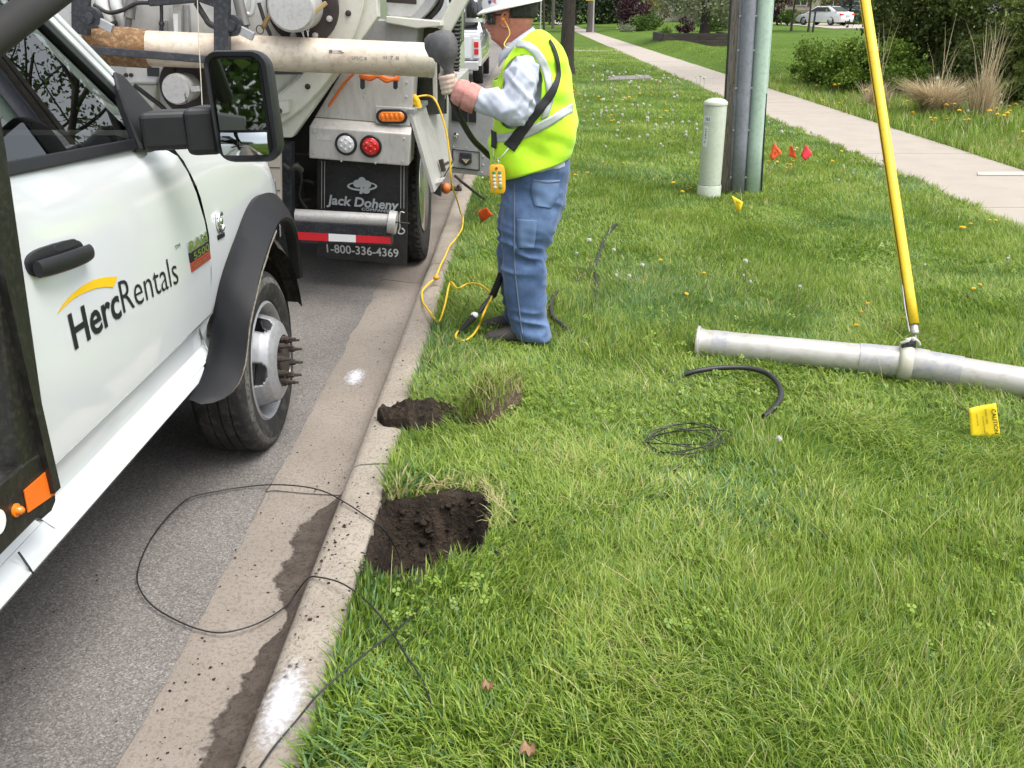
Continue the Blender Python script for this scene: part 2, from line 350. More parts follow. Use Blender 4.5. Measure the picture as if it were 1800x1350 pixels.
gm = tag(MB().grid(rows).build('gutter_mud', M_mud, smooth=60), kind='structure'); pt_attr(gm.data, 'cover', [1.15 * (1 - (k % 12) / 11) for k in range(len(gm.data.vertices))])
# locator paint on kerb and gutter
def paint_mat(name, c, thr):
    m = bpy.data.materials.new(name); m.use_nodes = True; t = m.node_tree; b = t.nodes['Principled BSDF']; L = t.links.new
    b.inputs['Base Color'].default_value = lin(c); b.inputs['Roughness'].default_value = .8
    at = t.nodes.new('ShaderNodeAttribute'); at.attribute_name = 'cover'; tc = t.nodes.new('ShaderNodeTexCoord')
    n = t.nodes.new('ShaderNodeTexNoise'); n.inputs['Scale'].default_value = 60; n.inputs['Detail'].default_value = 6; L(tc.outputs['Object'], n.inputs[0])
    s = t.nodes.new('ShaderNodeMath'); s.operation = 'ADD'; L(at.outputs['Fac'], s.inputs[0]); L(n.outputs[0], s.inputs[1])
    r = t.nodes.new('ShaderNodeMapRange'); r.inputs[1].default_value = thr; r.inputs[2].default_value = thr + .6; r.inputs[4].default_value = .74; L(s.outputs[0], r.inputs[0]); L(r.outputs[0], b.inputs['Alpha']); return m
M_wpaint = paint_mat('white_marking_paint', '#dcdce2', .70)
def paint(name, cx, cy, rx, ry, zf, m, parent):
    xs = np.linspace(cx - rx, cx + rx, 14); ys = np.linspace(cy - ry, cy + ry, 18); X, Y = np.meshgrid(xs, ys)
    Z = np.vectorize(zf)(X, Y); nx, ny = 14, 18; i = np.arange(nx - 1)[None, :] + np.arange(ny - 1)[:, None] * nx
    me = np_mesh(name, np.stack([X, Y, Z], -1).reshape(-1, 3), np.stack([i, i + 1, i + 1 + nx, i + nx], -1).ravel(), 4, m)
    c = 1 - np.sqrt(((X - cx) / rx) ** 2 + ((Y - cy) / ry) ** 2); pt_attr(me, 'cover', c.ravel())
    o = bpy.data.objects.new(name, me); COL.objects.link(o); o.parent = parent; return o
def curb_top(x, y): return .0065 if x > X_CURB_F + .04 else .0065 - .35 * (X_CURB_F + .04 - x)
def gut_top(x, y): return float(np.interp(x, [X_GUT, -.90, -.80], [Z_ROAD + .008, Z_GUT + .0125, Z_GUT + .005])) + .003
paint('white_paint_mark', -.625, 1.80, .075, .22, curb_top, M_wpaint, curb)
paint('white_paint_mark', -.90, 4.36, .07, .17, gut_top, M_wpaint, gut)
paint('white_paint_mark', -.89, 7.4, .07, .2, gut_top, M_wpaint, gut)
# crumbs of soil on gutter, kerb and road edge
def crumbs(name, n, sampler, m, rmin, rmax, label):
    mb = MB()
    for _ in range(n):
        x, y, z = sampler(); r = rmin + (rmax - rmin) * random.random() ** 3
        vs = []
        for k in range(5):
            a = k * 1.2566 + random.random(); q = r * random.uniform(.6, 1.2); vs.append((x + q * math.cos(a), y + q * math.sin(a), z))
        vs.append((x, y, z + r * random.uniform(.4, .8))); mb.add(vs, [(k, (k + 1) % 5, 5) for k in range(5)])
    return tag(mb.build(name, m, smooth=80), label, None, kind='stuff')
def samp_g():
    x = random.uniform(X_GUT - .12, X_CURB_F - .06) if random.random() < .8 else random.uniform(-1.7, -1.04); y = random.choice((random.uniform(1.1, 3.6), random.uniform(1.1, 6)))
    return x, y, (gut_top(x, y) - .004 if x > X_GUT else float(road_z(x)) - .001)
def samp_c():
    y = random.choice((random.gauss(2.55, .3), random.gauss(2.4, .25), random.uniform(1.2, 5))); x = random.uniform(X_CURB_F + .02, X_CURB_B + .005); return x, y, .0015
crumbs('soil_crumbs', 800, samp_g, M_soil, .001, .0065, 'dark soil crumbs scattered over the gutter')
crumbs('kerb_crumbs', 420, samp_c, M_soil, .001, .009, 'dark soil crumbs on the kerb beside the dug hole')
def samp_r():
    a = random.uniform(0, 6.283); x = -.33 + (.27 + abs(random.gauss(0, .10))) * math.cos(a); y = 2.63 + (.30 + abs(random.gauss(0, .10))) * math.sin(a); return max(x, X_CURB_B + .02), y, .045
crumbs('spilled_soil', 130, samp_r, M_soil, .003, .013, 'crumbs of soil spilled on the grass round the hole')
# loose clods in the hole
mb = MB()
for _ in range(330):
    x, y = random.uniform(-.52, -.15), random.uniform(2.36, 2.86)
    if float(poly_sd(np.array([x]), np.array([y]), HOLE)[0]) > -.03: continue
    z = float(hz(x, y) + hole_z(np.array([x]), np.array([y]))[0]); r = .005 + .024 * random.random() ** 3
    rings = []
    for t in (.15, .8, 1.5, 2.2, 2.95): rings.append([(x + r * math.sin(t) * math.cos(k) * random.uniform(.5, 1.3), y + r * math.sin(t) * math.sin(k) * random.uniform(.5, 1.3), z + r * .7 * math.cos(t) * random.uniform(.6, 1.2)) for k in np.arange(6) * 1.047])
    mb.loft(rings)
tag(mb.build('soil_clods', M_soil, smooth=70), 'lumpy dark soil clods in the bottom of the dug hole', None, kind='stuff')

# ================================================================== GRASS
def blade_material(name, stops, trans=.35, rough=.5):
    m = bpy.data.materials.new(name); m.use_nodes = True; t = m.node_tree; b = t.nodes['Principled BSDF']; L = t.links.new; out = t.nodes['Material Output']
    at = t.nodes.new('ShaderNodeAttribute'); at.attribute_name = 'tint'
    r = t.nodes.new('ShaderNodeValToRGB'); el = r.color_ramp.elements
    while len(el) > 1: el.remove(el[-1])
    el[0].position = stops[0][0]; el[0].color = lin(stops[0][1])
    for p, c in stops[1:]: q = el.new(p); q.color = lin(c)
    L(at.outputs['Fac'], r.inputs[0]); L(r.outputs[0], b.inputs['Base Color']); b.inputs['Roughness'].default_value = rough; b.inputs['Specular IOR Level'].default_value = .35
    tr = t.nodes.new('ShaderNodeBsdfTranslucent'); L(r.outputs[0], tr.inputs[0]); mx = t.nodes.new('ShaderNodeMixShader'); mx.inputs[0].default_value = trans
    L(b.outputs[0], mx.inputs[1]); L(tr.outputs[0], mx.inputs[2]); L(mx.outputs[0], out.inputs[0]); return m
M_grass = blade_material('grass_blades', [(0, (.13, .245, .085)), (.12, (.20, .33, .125)), (.16, (.088, .160, .024)), (.32, (.172, .282, .036)), (.52, (.285, .405, .062)), (.75, (.410, .495, .118)), (.88, (.47, .47, .19)), (1, (.60, .50, .30))], .42, .38)
def blades(x, y, z, h, w, az, lean, tint, segs, curl=1.7):
    n = len(x); ts = {3: (0, .38, .72, 1), 2: (0, .55, 1), 1: (0, 1)}[segs]
    dx, dy = np.cos(az), np.sin(az); face = az + np.random.default_rng(5).normal(0, .6, n); sx, sy = -np.sin(face), np.cos(face); V_ = []
    for k, t in enumerate(ts):
        off = h * lean * t ** curl; up = h * t * np.sqrt(np.clip(1 - (lean * t ** (curl - 1)) ** 2 * .55, .08, 1))
        cx, cy, cz = x + dx * off, y + dy * off, z + up
        if k == len(ts) - 1: V_.append(np.stack([cx, cy, cz], -1))
        else:
            ww = w * (1 - .5 * t) * .5
            V_ += [np.stack([cx - sx * ww, cy - sy * ww, cz], -1), np.stack([cx + sx * ww, cy + sy * ww, cz], -1)]
    A = np.stack(V_, 1); m = A.shape[1]; tris = []
    for k in range(len(ts) - 2): a = 2 * k; tris += [(a, a + 1, a + 3), (a, a + 3, a + 2)]
    a = m - 3; tris.append((a, a + 1, a + 2))
    F = (np.arange(n)[:, None, None] * m + np.array(tris)[None]).ravel()
    return A.reshape(-1, 3), F, np.repeat(tint, m)
def merge(parts):
    vs, fs, ts, o = [], [], [], 0
    for v, f, t in parts: vs.append(v); fs.append(f + o); ts.append(t); o += len(v)
    return np.concatenate(vs), np.concatenate(fs), np.concatenate(ts)
def stuff_mesh(name, parts, m, label):
    v, f, t = merge(parts); me = np_mesh(name, v, f, 3, m); pt_attr(me, 'tint', t); o = bpy.data.objects.new(name, me); COL.objects.link(o)
    return tag(o, label, None, kind='stuff')
FLAT = [(1.86, 3.38, .20, .30), (1.0, 3.85, .30, .45), (.62, 3.28, .2, .5), (-.30, 2.0, .22, .55), (-.40, 1.75, .12, .6), (-.02, 4.55, .16, .5), (.15, 4.3, .12, .6), (.25, 4.9, .12, .5), (.35, 5.6, .15, .5)]       # trodden or pressed patches: x, y, radius, height factor
SODS = [((-.49, 3.50), .17, .13), ((-.17, 3.62), .2, .14)]
def lawn_band(y0, y1, dens, hmean, wid, segs, xr=None):
    area_x1 = X_SW0 + .06
    n = int(dens * (area_x1 - X_CURB_B) * (y1 - y0)); x = RNG.uniform(X_CURB_B + .004, area_x1, n); y = RNG.uniform(y0, y1, n)
    keep = (x < .66 * y + 1.3)
    keep &= poly_sd(x, y, HOLE) + .012 * vn(x, y, 30, 2) > .006
    for (cx, cy), rx, ry in SODS: keep &= ((x - cx) / rx) ** 2 + ((y - cy) / ry) ** 2 > .75
    bare = (fbm(x, y, 2.1, 14, 3) > .50) & (RNG.random(n) < .55); keep &= ~bare
    edge_jag = .05 * vn(y, 0 * y, 3, 7) + .04 * vn(y, 0 * y, 11, 8)
    keep &= x < X_SW0 + .02 + edge_jag
    x, y = x[keep], y[keep]; n = len(x)
    clump = fbm(x, y, 2.6, 3, 3); patch = fbm(x, y, .8, 9, 3); fine = vn(x, y, 9, 4)
    kerbside = np.exp(-((x - X_CURB_B) / .22) ** 2) * (.55 + .45 * vn(y, 0 * y, 2.3, 6)); walkside = np.exp(-((x - X_SW0) / .25) ** 2)
    h = hmean * (1 + .42 * clump + .22 * fine) * RNG.uniform(.55, 1.25, n) * (1 + .34 * np.clip(kerbside, 0, 1) + .35 * walkside)
    for fx, fy, fr, ff in FLAT: h = h * (1 - (1 - ff) * np.exp(-((x - fx) ** 2 + (y - fy) ** 2) / fr ** 2))
    w = wid * RNG.uniform(.6, 1.25, n) * (1 + .45 * np.clip(kerbside, 0, 1) + .5 * (vn(x, y, 1.6, 15) > .45))
    swirl = math.pi * 2.2 * fbm(x, y, 1.15, 20, 2)
    az = swirl + RNG.normal(0, 1.25, n); lean = np.clip(.68 + .40 * vn(x, y, 2.0, 24) + RNG.normal(0, .28, n), .05, 1.25)
    over = x < X_CURB_B + .07
    az = np.where(over & (RNG.random(n) < .22), math.pi + RNG.normal(0, .8, n), az); lean = np.where(over, lean * .62, lean)
    tint = np.clip(.48 + .16 * patch + .16 * clump + RNG.normal(0, .16, n) - .10 * np.clip(kerbside, 0, 1), .17, .86)
    blue = RNG.random(n) < np.clip(.06 + .55 * np.clip(vn(x, y, 1.3, 61), 0, 1) ** 2 + .35 * np.clip(kerbside, 0, 1), 0, .8); tint = np.where(blue, RNG.uniform(0, .12, n), tint); w = np.where(blue, w * 1.35, w)
    straw = RNG.random(n) < (.014 + .16 * np.clip(fbm(x, y, 1.9, 31, 3) - .15, 0, 1) + .06 * walkside); tint = np.where(straw, RNG.uniform(.88, 1, n), tint)
    rim = np.exp(-(poly_sd(x, y, HOLE) / .05) ** 2) * (y > 2.6); tint = np.where(RNG.random(n) < rim * .7, RNG.uniform(.9, 1, n), tint)
    return blades(x, y, hz(x, y) - .006, h, w, az, lean, tint, segs)
parts = [lawn_band(.9, 2.6, 17000, .066, .0037, 3), lawn_band(2.6, 4.0, 13500, .064, .0042, 3), lawn_band(4.0, 6.0, 9800, .068, .0050, 2), lawn_band(6.0, 9.0, 6500, .058, .0062, 2),
         lawn_band(9.0, 14, 3400, .060, .0090, 2), lawn_band(14, 24, 1300, .056, .015, 1), lawn_band(24, 46, 420, .05, .028, 1)]
stuff_mesh('lawn_grass', parts, M_grass, 'bright green mown grass of the strip between kerb and sidewalk')
# rougher grass beyond the walk
def yard_band(y0, y1, x0, x1, dens, hmean, wid, segs):
    n = int(dens * (x1 - x0) * (y1 - y0)); x = RNG.uniform(x0, x1, n); y = RNG.uniform(y0, y1, n)
    rough = 1 - sstep(22, 27, y - .2 * (x - 6))
    h = hmean * (.55 + .9 * rough) * RNG.uniform(.5, 1.3, n) * (1 + .4 * fbm(x, y, 1.3, 41, 3)); w = wid * RNG.uniform(.6, 1.2, n)
    az = RNG.uniform(0, 6.283, n); lean = np.clip(RNG.normal(.45, .25, n), .05, 1.1)
    tint = np.clip(.42 + .14 * fbm(x, y, .7, 43, 3) + RNG.normal(0, .14, n), .17, .86); tint = np.where(RNG.random(n) < .16 * rough * (1 + fbm(x, y, .9, 47, 2)), RNG.uniform(.88, 1, n), tint)
    return blades(x, y, hz(x, y) - .006, h, w, az, lean, tint, segs)
parts = [yard_band(8.2, 13, X_SW1 - .03, 9.5, 1300, .10, .011, 2), yard_band(13, 24, X_SW1 - .03, 13, 430, .12, .016, 2), yard_band(24, 48, X_SW1 - .02, 18, 160, .07, .026, 1)]
stuff_mesh('yard_grass', parts, M_grass, 'rough weedy grass on the far side of the sidewalk')
# clover and broad leaves low in the turf
def leaflets(n, x0, x1, y0, y1, r, thr, o):
    x = RNG.uniform(x0, x1, n); y = RNG.uniform(y0, y1, n); k = (fbm(x, y, 1.5, o, 3) > thr) & (x < .64 * y + .8) & (poly_sd(x, y, HOLE) > .05); x, y = x[k], y[k]; n = len(x)
    z = hz(x, y) + RNG.uniform(.02, .05, n); a0 = RNG.uniform(0, 6.28, n); V_, F = [], []; rr = r * RNG.uniform(.6, 1.3, n); tx, ty = RNG.normal(0, .35, n), RNG.normal(0, .35, n)
    pts = []
    for l in range(3):
        a = a0 + l * 2.094
        for da, q in ((0, .12), (-.75, .75), (-.3, 1.08), (.3, 1.08), (.75, .75)):
            px, py = rr * q * np.cos(a + da), rr * q * np.sin(a + da); pts.append(np.stack([x + px, y + py, z + px * tx + py * ty], -1))
    A = np.stack(pts, 1); tr = []
    for l in range(3): b = l * 5; tr += [(b, b + 1, b + 2), (b, b + 2, b + 3), (b, b + 3, b + 4)]
    return A.reshape(-1, 3), (np.arange(n)[:, None, None] * 15 + np.array(tr)[None]).ravel(), np.repeat(np.clip(RNG.normal(.38, .12, n), .17, .7), 15)
stuff_mesh('clover_leaves', [leaflets(9000, -.4, 3.2, 1.4, 4.2, .011, .12, 55), leaflets(5000, -.4, 3.9, 4.2, 8, .014, .15, 56)], M_grass, 'low clover leaves mixed into the near lawn')
# dead straws lying in the lawn
n = 230; x = RNG.uniform(-.45, 3.6, n); y = 1.3 + 8 * RNG.random(n) ** 1.3; k = (x < .64 * y + .6) & (poly_sd(x, y, HOLE) > .03); x, y = x[k], y[k]; n = len(x)
st = [blades(x, y, hz(x, y) + .03, RNG.uniform(.07, .19, n), RNG.uniform(.0018, .0034, n), RNG.uniform(0, 6.28, n), RNG.uniform(.85, 1.25, n), RNG.uniform(.87, 1, n), 3, 1.15)]
n = 160; x = RNG.normal(-.36, .16, n).clip(-.5, 0); y = RNG.uniform(2.9, 3.05, n) * 0 + RNG.normal(4.05, .25, n)
st.append(blades(x, y, hz(x, y), RNG.uniform(.05, .16, n), RNG.uniform(.002, .004, n), RNG.uniform(0, 6.28, n), RNG.uniform(.3, 1.0, n), RNG.uniform(.9, 1, n), 3, 1.3))
stuff_mesh('dry_straw', st, M_grass, 'pale dead grass straws lying over the lawn')

# ================================================================== WHITE CHASSIS-CAB TRUCK (left foreground)
def gp(x, y, p0, nrm):
    d = Vector(_ray(x, y)); o = Vector((0, 0, CAM_H)); nrm = V(nrm); return o + d * ((V(p0) - o).dot(nrm) / d.dot(nrm))
M_white = mat('white_truck_paint', (.67, .69, .70), .16, coat=1.0, c2=(.64, .66, .67), ns=3, nmix=.5, spec=.5)
M_trim = mat('black_textured_plastic', (.009, .0095, .012), .42, c2=(.014, .015, .018), ns=20, bump=.0006, bs=900, spec=.5)
M_flare = mat('faded_flare_plastic', (.0055, .006, .008), .5, c2=(.009, .0095, .012), ns=7, nmix=.7, bump=.0006, bs=700, spec=.35)
M_blk = mat('black_bed_paint', (.010, .010, .009), .38, c2=(.020, .018, .014), ns=9, nmix=.6, c3=(.05, .045, .038), ns3=55, nmix3=.35, bump=.0015, bs=60)
M_rub = mat('tyre_rubber', (.020, .0195, .019), .75, c2=(.034, .032, .030), ns=9, nmix=.8, c3=(.085, .08, .074), ns3=26, nmix3=.45, bump=.001, bs=200, spec=.3)
M_rubw = mat('scuffed_sidewall', (.085, .080, .074), .9, c2=(.16, .15, .138), ns=16, nmix=.9, c3=(.04, .038, .036), ns3=60, nmix3=.8, bump=.002, bs=120, spec=.2)
M_steel = mat('silver_wheel_paint', (.31, .315, .33), .42, metal=.35, c2=(.40, .40, .41), ns=6, nmix=.6, c3=(.2, .18, .16), ns3=45, nmix3=.3)
M_rust = mat('rusty_steel', (.055, .043, .037), .75, metal=.4, c2=(.055, .042, .036), ns=40, nmix=.8, c3=(.10, .072, .055), ns3=90, nmix3=.6, bump=.002, bs=160)
M_chrome = mat('chrome', (.8, .8, .8), .12, metal=1)
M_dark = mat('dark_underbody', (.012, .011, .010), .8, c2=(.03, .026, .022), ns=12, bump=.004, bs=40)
M_mudl = mat('mud_caked_liner', (.030, .028, .025), .8, c2=(.075, .066, .055), ns=26, nmix=.9, c3=(.10, .09, .075), ns3=60, nmix3=.6, bump=.02, bs=34)
M_int = mat('dark_cab_trim', (.020, .021, .022), .7, c2=(.035, .035, .035), ns=9)
M_seat = mat('grey_seat_cloth', (.055, .055, .058), .9, c2=(.08, .08, .082), ns=40, bump=.001, bs=500)
M_inkb = mat('black_vinyl_print', (.012, .012, .016), .35)
M_amber = mat('amber_lens', (.85, .20, .008), .25, coat=.6, c2=(.70, .14, .004), ns=30)
M_orefl = mat('orange_reflector', (.82, .17, .012), .4, c2=(.70, .12, .008), ns=5, bump=.0004, bs=900)
def glass_mat(name, tint, rough=0.0, reflect=.5):
    m = bpy.data.materials.new(name); m.use_nodes = True; t = m.node_tree; t.nodes.remove(t.nodes['Principled BSDF']); out = t.nodes['Material Output']; L = t.links.new
    tr = t.nodes.new('ShaderNodeBsdfTransparent'); tr.inputs[0].default_value = lin(tint); gl = t.nodes.new('ShaderNodeBsdfGlossy'); gl.inputs['Roughness'].default_value = rough
    fr = t.nodes.new('ShaderNodeFresnel'); fr.inputs[0].default_value = 1.52 + reflect; mx = t.nodes.new('ShaderNodeMixShader'); L(fr.outputs[0], mx.inputs[0]); L(tr.outputs[0], mx.inputs[1]); L(gl.outputs[0], mx.inputs[2]); L(mx.outputs[0], out.inputs[0]); return m
M_glass = glass_mat('tinted_window_glass', (.55, .63, .60), 0, 1.0)
M_mirror = mat('mirror_glass', (.42, .45, .46), .015, metal=1)

T = thing('utility_truck', 'white chassis cab truck with black flares and a company name on its door', 'truck', (-2.2, 3.0, -.12))
ZP = [(.385, -1.245), (.392, -1.205), (.415, -1.188), (.450, -1.196), (.485, -1.236), (.53, -1.243), (.575, -1.236), (.590, -1.206), (.602, -1.198), (.70, -1.190), (.82, -1.186), (.95, -1.188), (1.06, -1.194), (1.14, -1.203), (1.20, -1.214), (1.245, -1.228), (1.285, -1.248)]
def xd(z): return float(np.interp(z, [p[0] for p in ZP], [p[1] for p in ZP]))
def seamY(z): return float(np.interp(z, [.39, .48, .58, .77, 1.0, 1.15, 1.24, 1.30], [3.14, 3.19, 3.218, 3.272, 3.25, 3.19, 3.12, 3.02]))
def belt(y): return float(np.interp(y, [1.9, 2.08, 2.85, 3.1], [1.31, 1.303, 1.262, 1.245]))
# door skin
rows = []
for i, (z, x) in enumerate(ZP):
    if z < .45: continue
    y0 = 1.93; y1 = seamY(z) - .005; row = []
    for k in range(19):
        y = y0 + (y1 - y0) * k / 18; zz = z if z < 1.2 else z + (belt(y) - 1.285) * (z - 1.2) / .085
        row.append((x, y, zz))
    rows.append(row)
rows.append([(-1.32, p[1], p[2] - .01) for p in rows[-1]])
rows = [[(-1.30, p[1], .462) for p in rows[0]]] + rows
door = MB().grid(rows).build('door', M_white, T, smooth=24)
# rocker panel under the door
rk = [(-1.42, .37), (-1.245, .385), (-1.205, .392), (-1.188, .415), (-1.196, .445), (-1.222, .470), (-1.29, .474)]
MB().grid([[(x, y, z) for x, z in rk] for y in np.linspace(1.05, 3.06, 20)]).build('rocker_panel', M_white, T, smooth=35)
MB().tube([(-1.205, 1.78, .478), (-1.186, 1.775, .44), (-1.19, 1.79, .41), (-1.215, 1.83, .388)], .003, 5).build('rocker_seam', M_inkb, T)
# cab corner behind the door
MB().grid([[(xd(z) - .006, y, z) for z, x in ZP[3:]] for y in (1.55, 1.92)]).build('cab_corner', M_white, T, smooth=40)
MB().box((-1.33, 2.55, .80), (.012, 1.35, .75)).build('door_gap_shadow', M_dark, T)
# fender
def ftop(y): return float(np.interp(y, [3.0, 3.26, 3.6, 3.9, 4.1, 4.25, 4.40, 4.46], [1.31, 1.285, 1.235, 1.165, 1.10, 1.03, .93, .84]))
BODYARC = [(2.88, .395), (3.07, .44), (3.16, .50), (3.25, .604), (3.36, .718), (3.545, .81), (3.78, .902), (3.957, .912), (4.176, .863), (4.36, .737), (4.44, .614), (4.47, .45)]
def flow(y): return float(np.interp(y, [3.0, 3.13] + [p[0] for p in BODYARC[2:]], [.392, .40] + [p[1] - .03 for p in BODYARC[2:]]))
rows = []
for k in range(34):
    s = k / 33; row = []
    for j in range(15):
        t = j / 14; zt = .40 + (1.285 - .40) * t; ys = seamY(zt) + .003; y = ys + (4.46 - ys) * s
        zl, zh = flow(y), ftop(y); z = zl + (zh - zl) * t
        x = xd(min(1.20, z)) - .05 * float(sstep(4.1, 4.47, y)) ** 2 - .02 * float(sstep(ftop(y) - .12, ftop(y), z))
        row.append((x, y, z))
    y = row[-1][1]; z = row[-1][2]; x = row[-1][0]
    row += [(x - .018, y, z + .016), (x - .055, y, z + .028), (x - .12, y, z + .032)]
    rows.append(row)
MB().grid(rows).build('fender', M_white, T, smooth=30)
MB().prism([(3.06, .40), (3.30, .40), (3.30, .66), (3.22, .66), (3.19, .5), (3.06, .47)], 'x', -1.30, -1.238).build('fender_lower', M_white, T)
# hood
rows = []
for y in [3.02, 3.26, 3.6, 3.9, 4.1, 4.25, 4.40, 4.47]:
    z = ftop(y); rows.append([(-1.33, y, z + .020), (-1.36, y, z + .036), (-1.55, y, z + .055), (-1.80, y, z + .10), (-2.2, y, z + .115), (-2.6, y, z + .10), (-2.85, y, z + .055), (-3.04, y, z + .036), (-3.2, y, z)])
MB().grid(rows).build('hood', M_white, T, smooth=40)
MB().box((-2.2, 4.40, .62), (1.85, .16, .52)).build('grille', M_trim, T, bevel=.03)
MB().prism([(-1.27, 4.36), (-1.20, 4.20), (-1.24, 4.44), (-1.45, 4.50), (-1.45, 4.40)], 'z', .70, .90).build('headlight', mat('headlamp_lens', (.5, .52, .55), .08, coat=1), T, bevel=.01)
MB().prism([(-1.36, 4.42), (-1.36, 4.60), (-1.7, 4.72), (-2.7, 4.72), (-3.04, 4.60), (-3.04, 4.42)], 'z', .22, .46).build('front_bumper', M_white, T, bevel=.03)
# wheel flare
LIP = [(-1.155, 2.87, .375), (-1.10, 2.92, .370), (-1.065, 3.00, .395), (-1.05, 3.07, .455), (-1.045, 3.165, .578), (-1.045, 3.28, .655), (-1.045, 3.387, .722), (-1.05, 3.61, .806), (-1.055, 3.785, .84), (-1.06, 3.97, .80), (-1.07, 4.10, .69), (-1.08, 4.15, .48)]
def resamp(P, n):
    P = [V(p) for p in P]; q = smoothpath(P, 5); L = [0]
    for a, b in zip(q[:-1], q[1:]): L.append(L[-1] + (b - a).length)
    out = []
    for k in range(n):
        s = L[-1] * k / (n - 1); i = max(0, min(len(q) - 2, int(np.searchsorted(L, s)) - 1)); t = (s - L[i]) / max(1e-9, L[i + 1] - L[i]); out.append(q[i].lerp(q[i + 1], t))
    return out
BA = resamp([(xd(z) + .002 if z > .62 else -1.200, y, z) for y, z in BODYARC], 40); LI = resamp(LIP, 40); cen = Vector((0, 3.62, .26)); rows = []
for a, b in zip(BA, LI):
    r = Vector((0, b.y - cen.y, b.z - cen.z)).normalized()
    rows.append([a - r * 0, a.lerp(b, .10) + r * .016 + V(.010, 0, 0), a.lerp(b, .45) + r * .012 + V(.012, 0, 0), a.lerp(b, .82) + r * .005 + V(.010, 0, 0), b + V(.004, 0, 0), b - r * .014 + V(-.006, 0, 0), b - r * .020 + V(-.05, 0, 0)])
MB().grid(rows).build('wheel_flare', M_flare, T, smooth=42)
# dried mud along the lip
rows = []
for k, b in enumerate(LI[1:24]):
    r = Vector((0, b.y - cen.y, b.z - cen.z)).normalized(); w = .004 + .004 * abs(math.sin(k * 2.3)) + .003 * random.random()
    rows.append([b + V(.006, 0, 0) - r * .004, b + V(.008, 0, 0) - r * (.005 + w), b + V(-.004, 0, 0) - r * (.018 + w)])
MB().grid(rows).build('mud_edge', mat('dry_mud', (.30, .27, .22), .95, c2=(.14, .12, .10), ns=50, nmix=.9, bump=.004, bs=200), T)
# inner liner
rows = []
for k in range(22):
    a = R_(-25 + 176 * k / 21); rows.append([(x, 3.66 + rr * math.cos(a), .27 + rr * .98 * math.sin(a)) for x, rr in ((-1.14, .43), (-1.17, .465), (-1.3, .50), (-1.5, .52), (-1.75, .48), (-1.76, .2))])
MB().grid(rows).build('wheel_well_liner', M_mudl, T, smooth=60)
rows = []
for k in range(14):
    a = R_(8 + 62 * k / 13); rows.append([(x, 3.66 + rr * math.cos(a), .27 + rr * .98 * math.sin(a)) for x, rr in ((-1.085, .47), (-1.12, .525), (-1.3, .55), (-1.55, .55))])
MB().grid(rows).build('front_splash_liner', M_mudl, T, smooth=60)
# front wheel
WY, WZ, WR, WX = 3.60, .258, .392, -1.105
def wheel(parent, cx, cy, cz, r, out=1, rim_r=.262, tyre_w=.235, ribs=4, deep=.05, mrim=None, name='wheel'):
    """out: +1 face towards +X. tyre > rim, hub, studs"""
    ax = V(out, 0, 0); o = V(cx, cy, cz)
    root = MB()
    prof = [(rim_r - .004, -tyre_w + .02), (rim_r + .01, -tyre_w + .004), (r - .03, -tyre_w), (r - .006, -tyre_w + .02)]
    for k in range(ribs):
        a = -tyre_w + .03 + (tyre_w - .06) * k / ribs; b = -tyre_w + .03 + (tyre_w - .06) * (k + 1) / ribs
        prof += [(r, a + .004), (r, b - .004), (r - .010, b - .003), (r - .010, b + .003)]
    prof = prof[:-2]
    prof += [(r - .004, -.022), (r - .016, -.010), (r - .030, -.004), (r - .055, .004), (r - .085, .004), (rim_r + .025, -.004), (rim_r + .006, -.010), (rim_r - .002, -.020)]
    ty = root.lathe(prof, o, ax, 64, cap=False).build('tyre', M_rub, parent, smooth=32)
    return ty
wheelT = bpy.data.objects.new('front_wheel', None); COL.objects.link(wheelT); wheelT.parent = T; ORG[wheelT.name] = ORG[T.name]
ty = wheel(wheelT, WX, WY, WZ, WR)
MB().lathe([(WR - .0285, -.0042), (WR - .033, -.001), (WR - .044, .003), (WR - .054, .0052)], (WX, WY, WZ), (1, 0, 0), 72, cap=False).build('scuffed_band', M_rubw, wheelT, smooth=60)
# steel disc with hand holes: outer rim well then raised dish
def disc_rim(parent, o, ax, rim_r, m, holes=5, proud=.10, hole_r=.5):
    o, ax = V(o), V(ax); u = V(0, 0, 1); w = ax.cross(u)
    MB().lathe([(rim_r, -.016), (rim_r - .010, -.008), (rim_r - .022, -.020), (rim_r - .034, -.075), (rim_r - .038, -.155)], o, ax, 56, cap=False).build('rim_well', m, parent, smooth=40)
    mb = MB(); n = 120; K = [(rim_r - .036, -.135), (rim_r - .052, -.085), (rim_r - .060, -.04), (rim_r - .072, .005), (rim_r - .090, .034), (rim_r - .118, .048), (.115, .056), (.112, .050)]
    P = []
    for i in range(len(K) - 1):
        for q in range(6): t = q / 6; P.append((K[i][0] + (K[i + 1][0] - K[i][0]) * t, K[i][1] + (K[i + 1][1] - K[i][1]) * t))
    P.append(K[-1]); vs, fs = [], []
    for r, h in P:
        for k in range(n): a = 2 * math.pi * k / n; vs.append(o + ax * h + (u * math.cos(a) + w * math.sin(a)) * r)
    for i in range(len(P) - 1):
        for k in range(n):
            per = n / holes; dk = ((k + .5 + per * .3) % per) - per / 2
            if (dk / 5.2) ** 2 + ((i - 14.5) / 8.5) ** 2 < 1: continue
            fs.append((i * n + k, i * n + (k + 1) % n, (i + 1) * n + (k + 1) % n, (i + 1) * n + k))
    mb.add(vs, fs); mb.build('wheel_disc', m, parent, smooth=40, solid=.006)
    MB().lathe([(rim_r - .04, -.15), (.02, -.15)], o, ax, 30, cap=True).build('brake_drum', M_dark, parent)
    MB().lathe([(.112, .025), (.112, .048), (.104, .050), (.085, .044), (.078, .027), (.074, .032), (.070, .057), (.058, .064), (.01, .065)], o, ax, 32).build('hub', M_rust, parent, smooth=40)
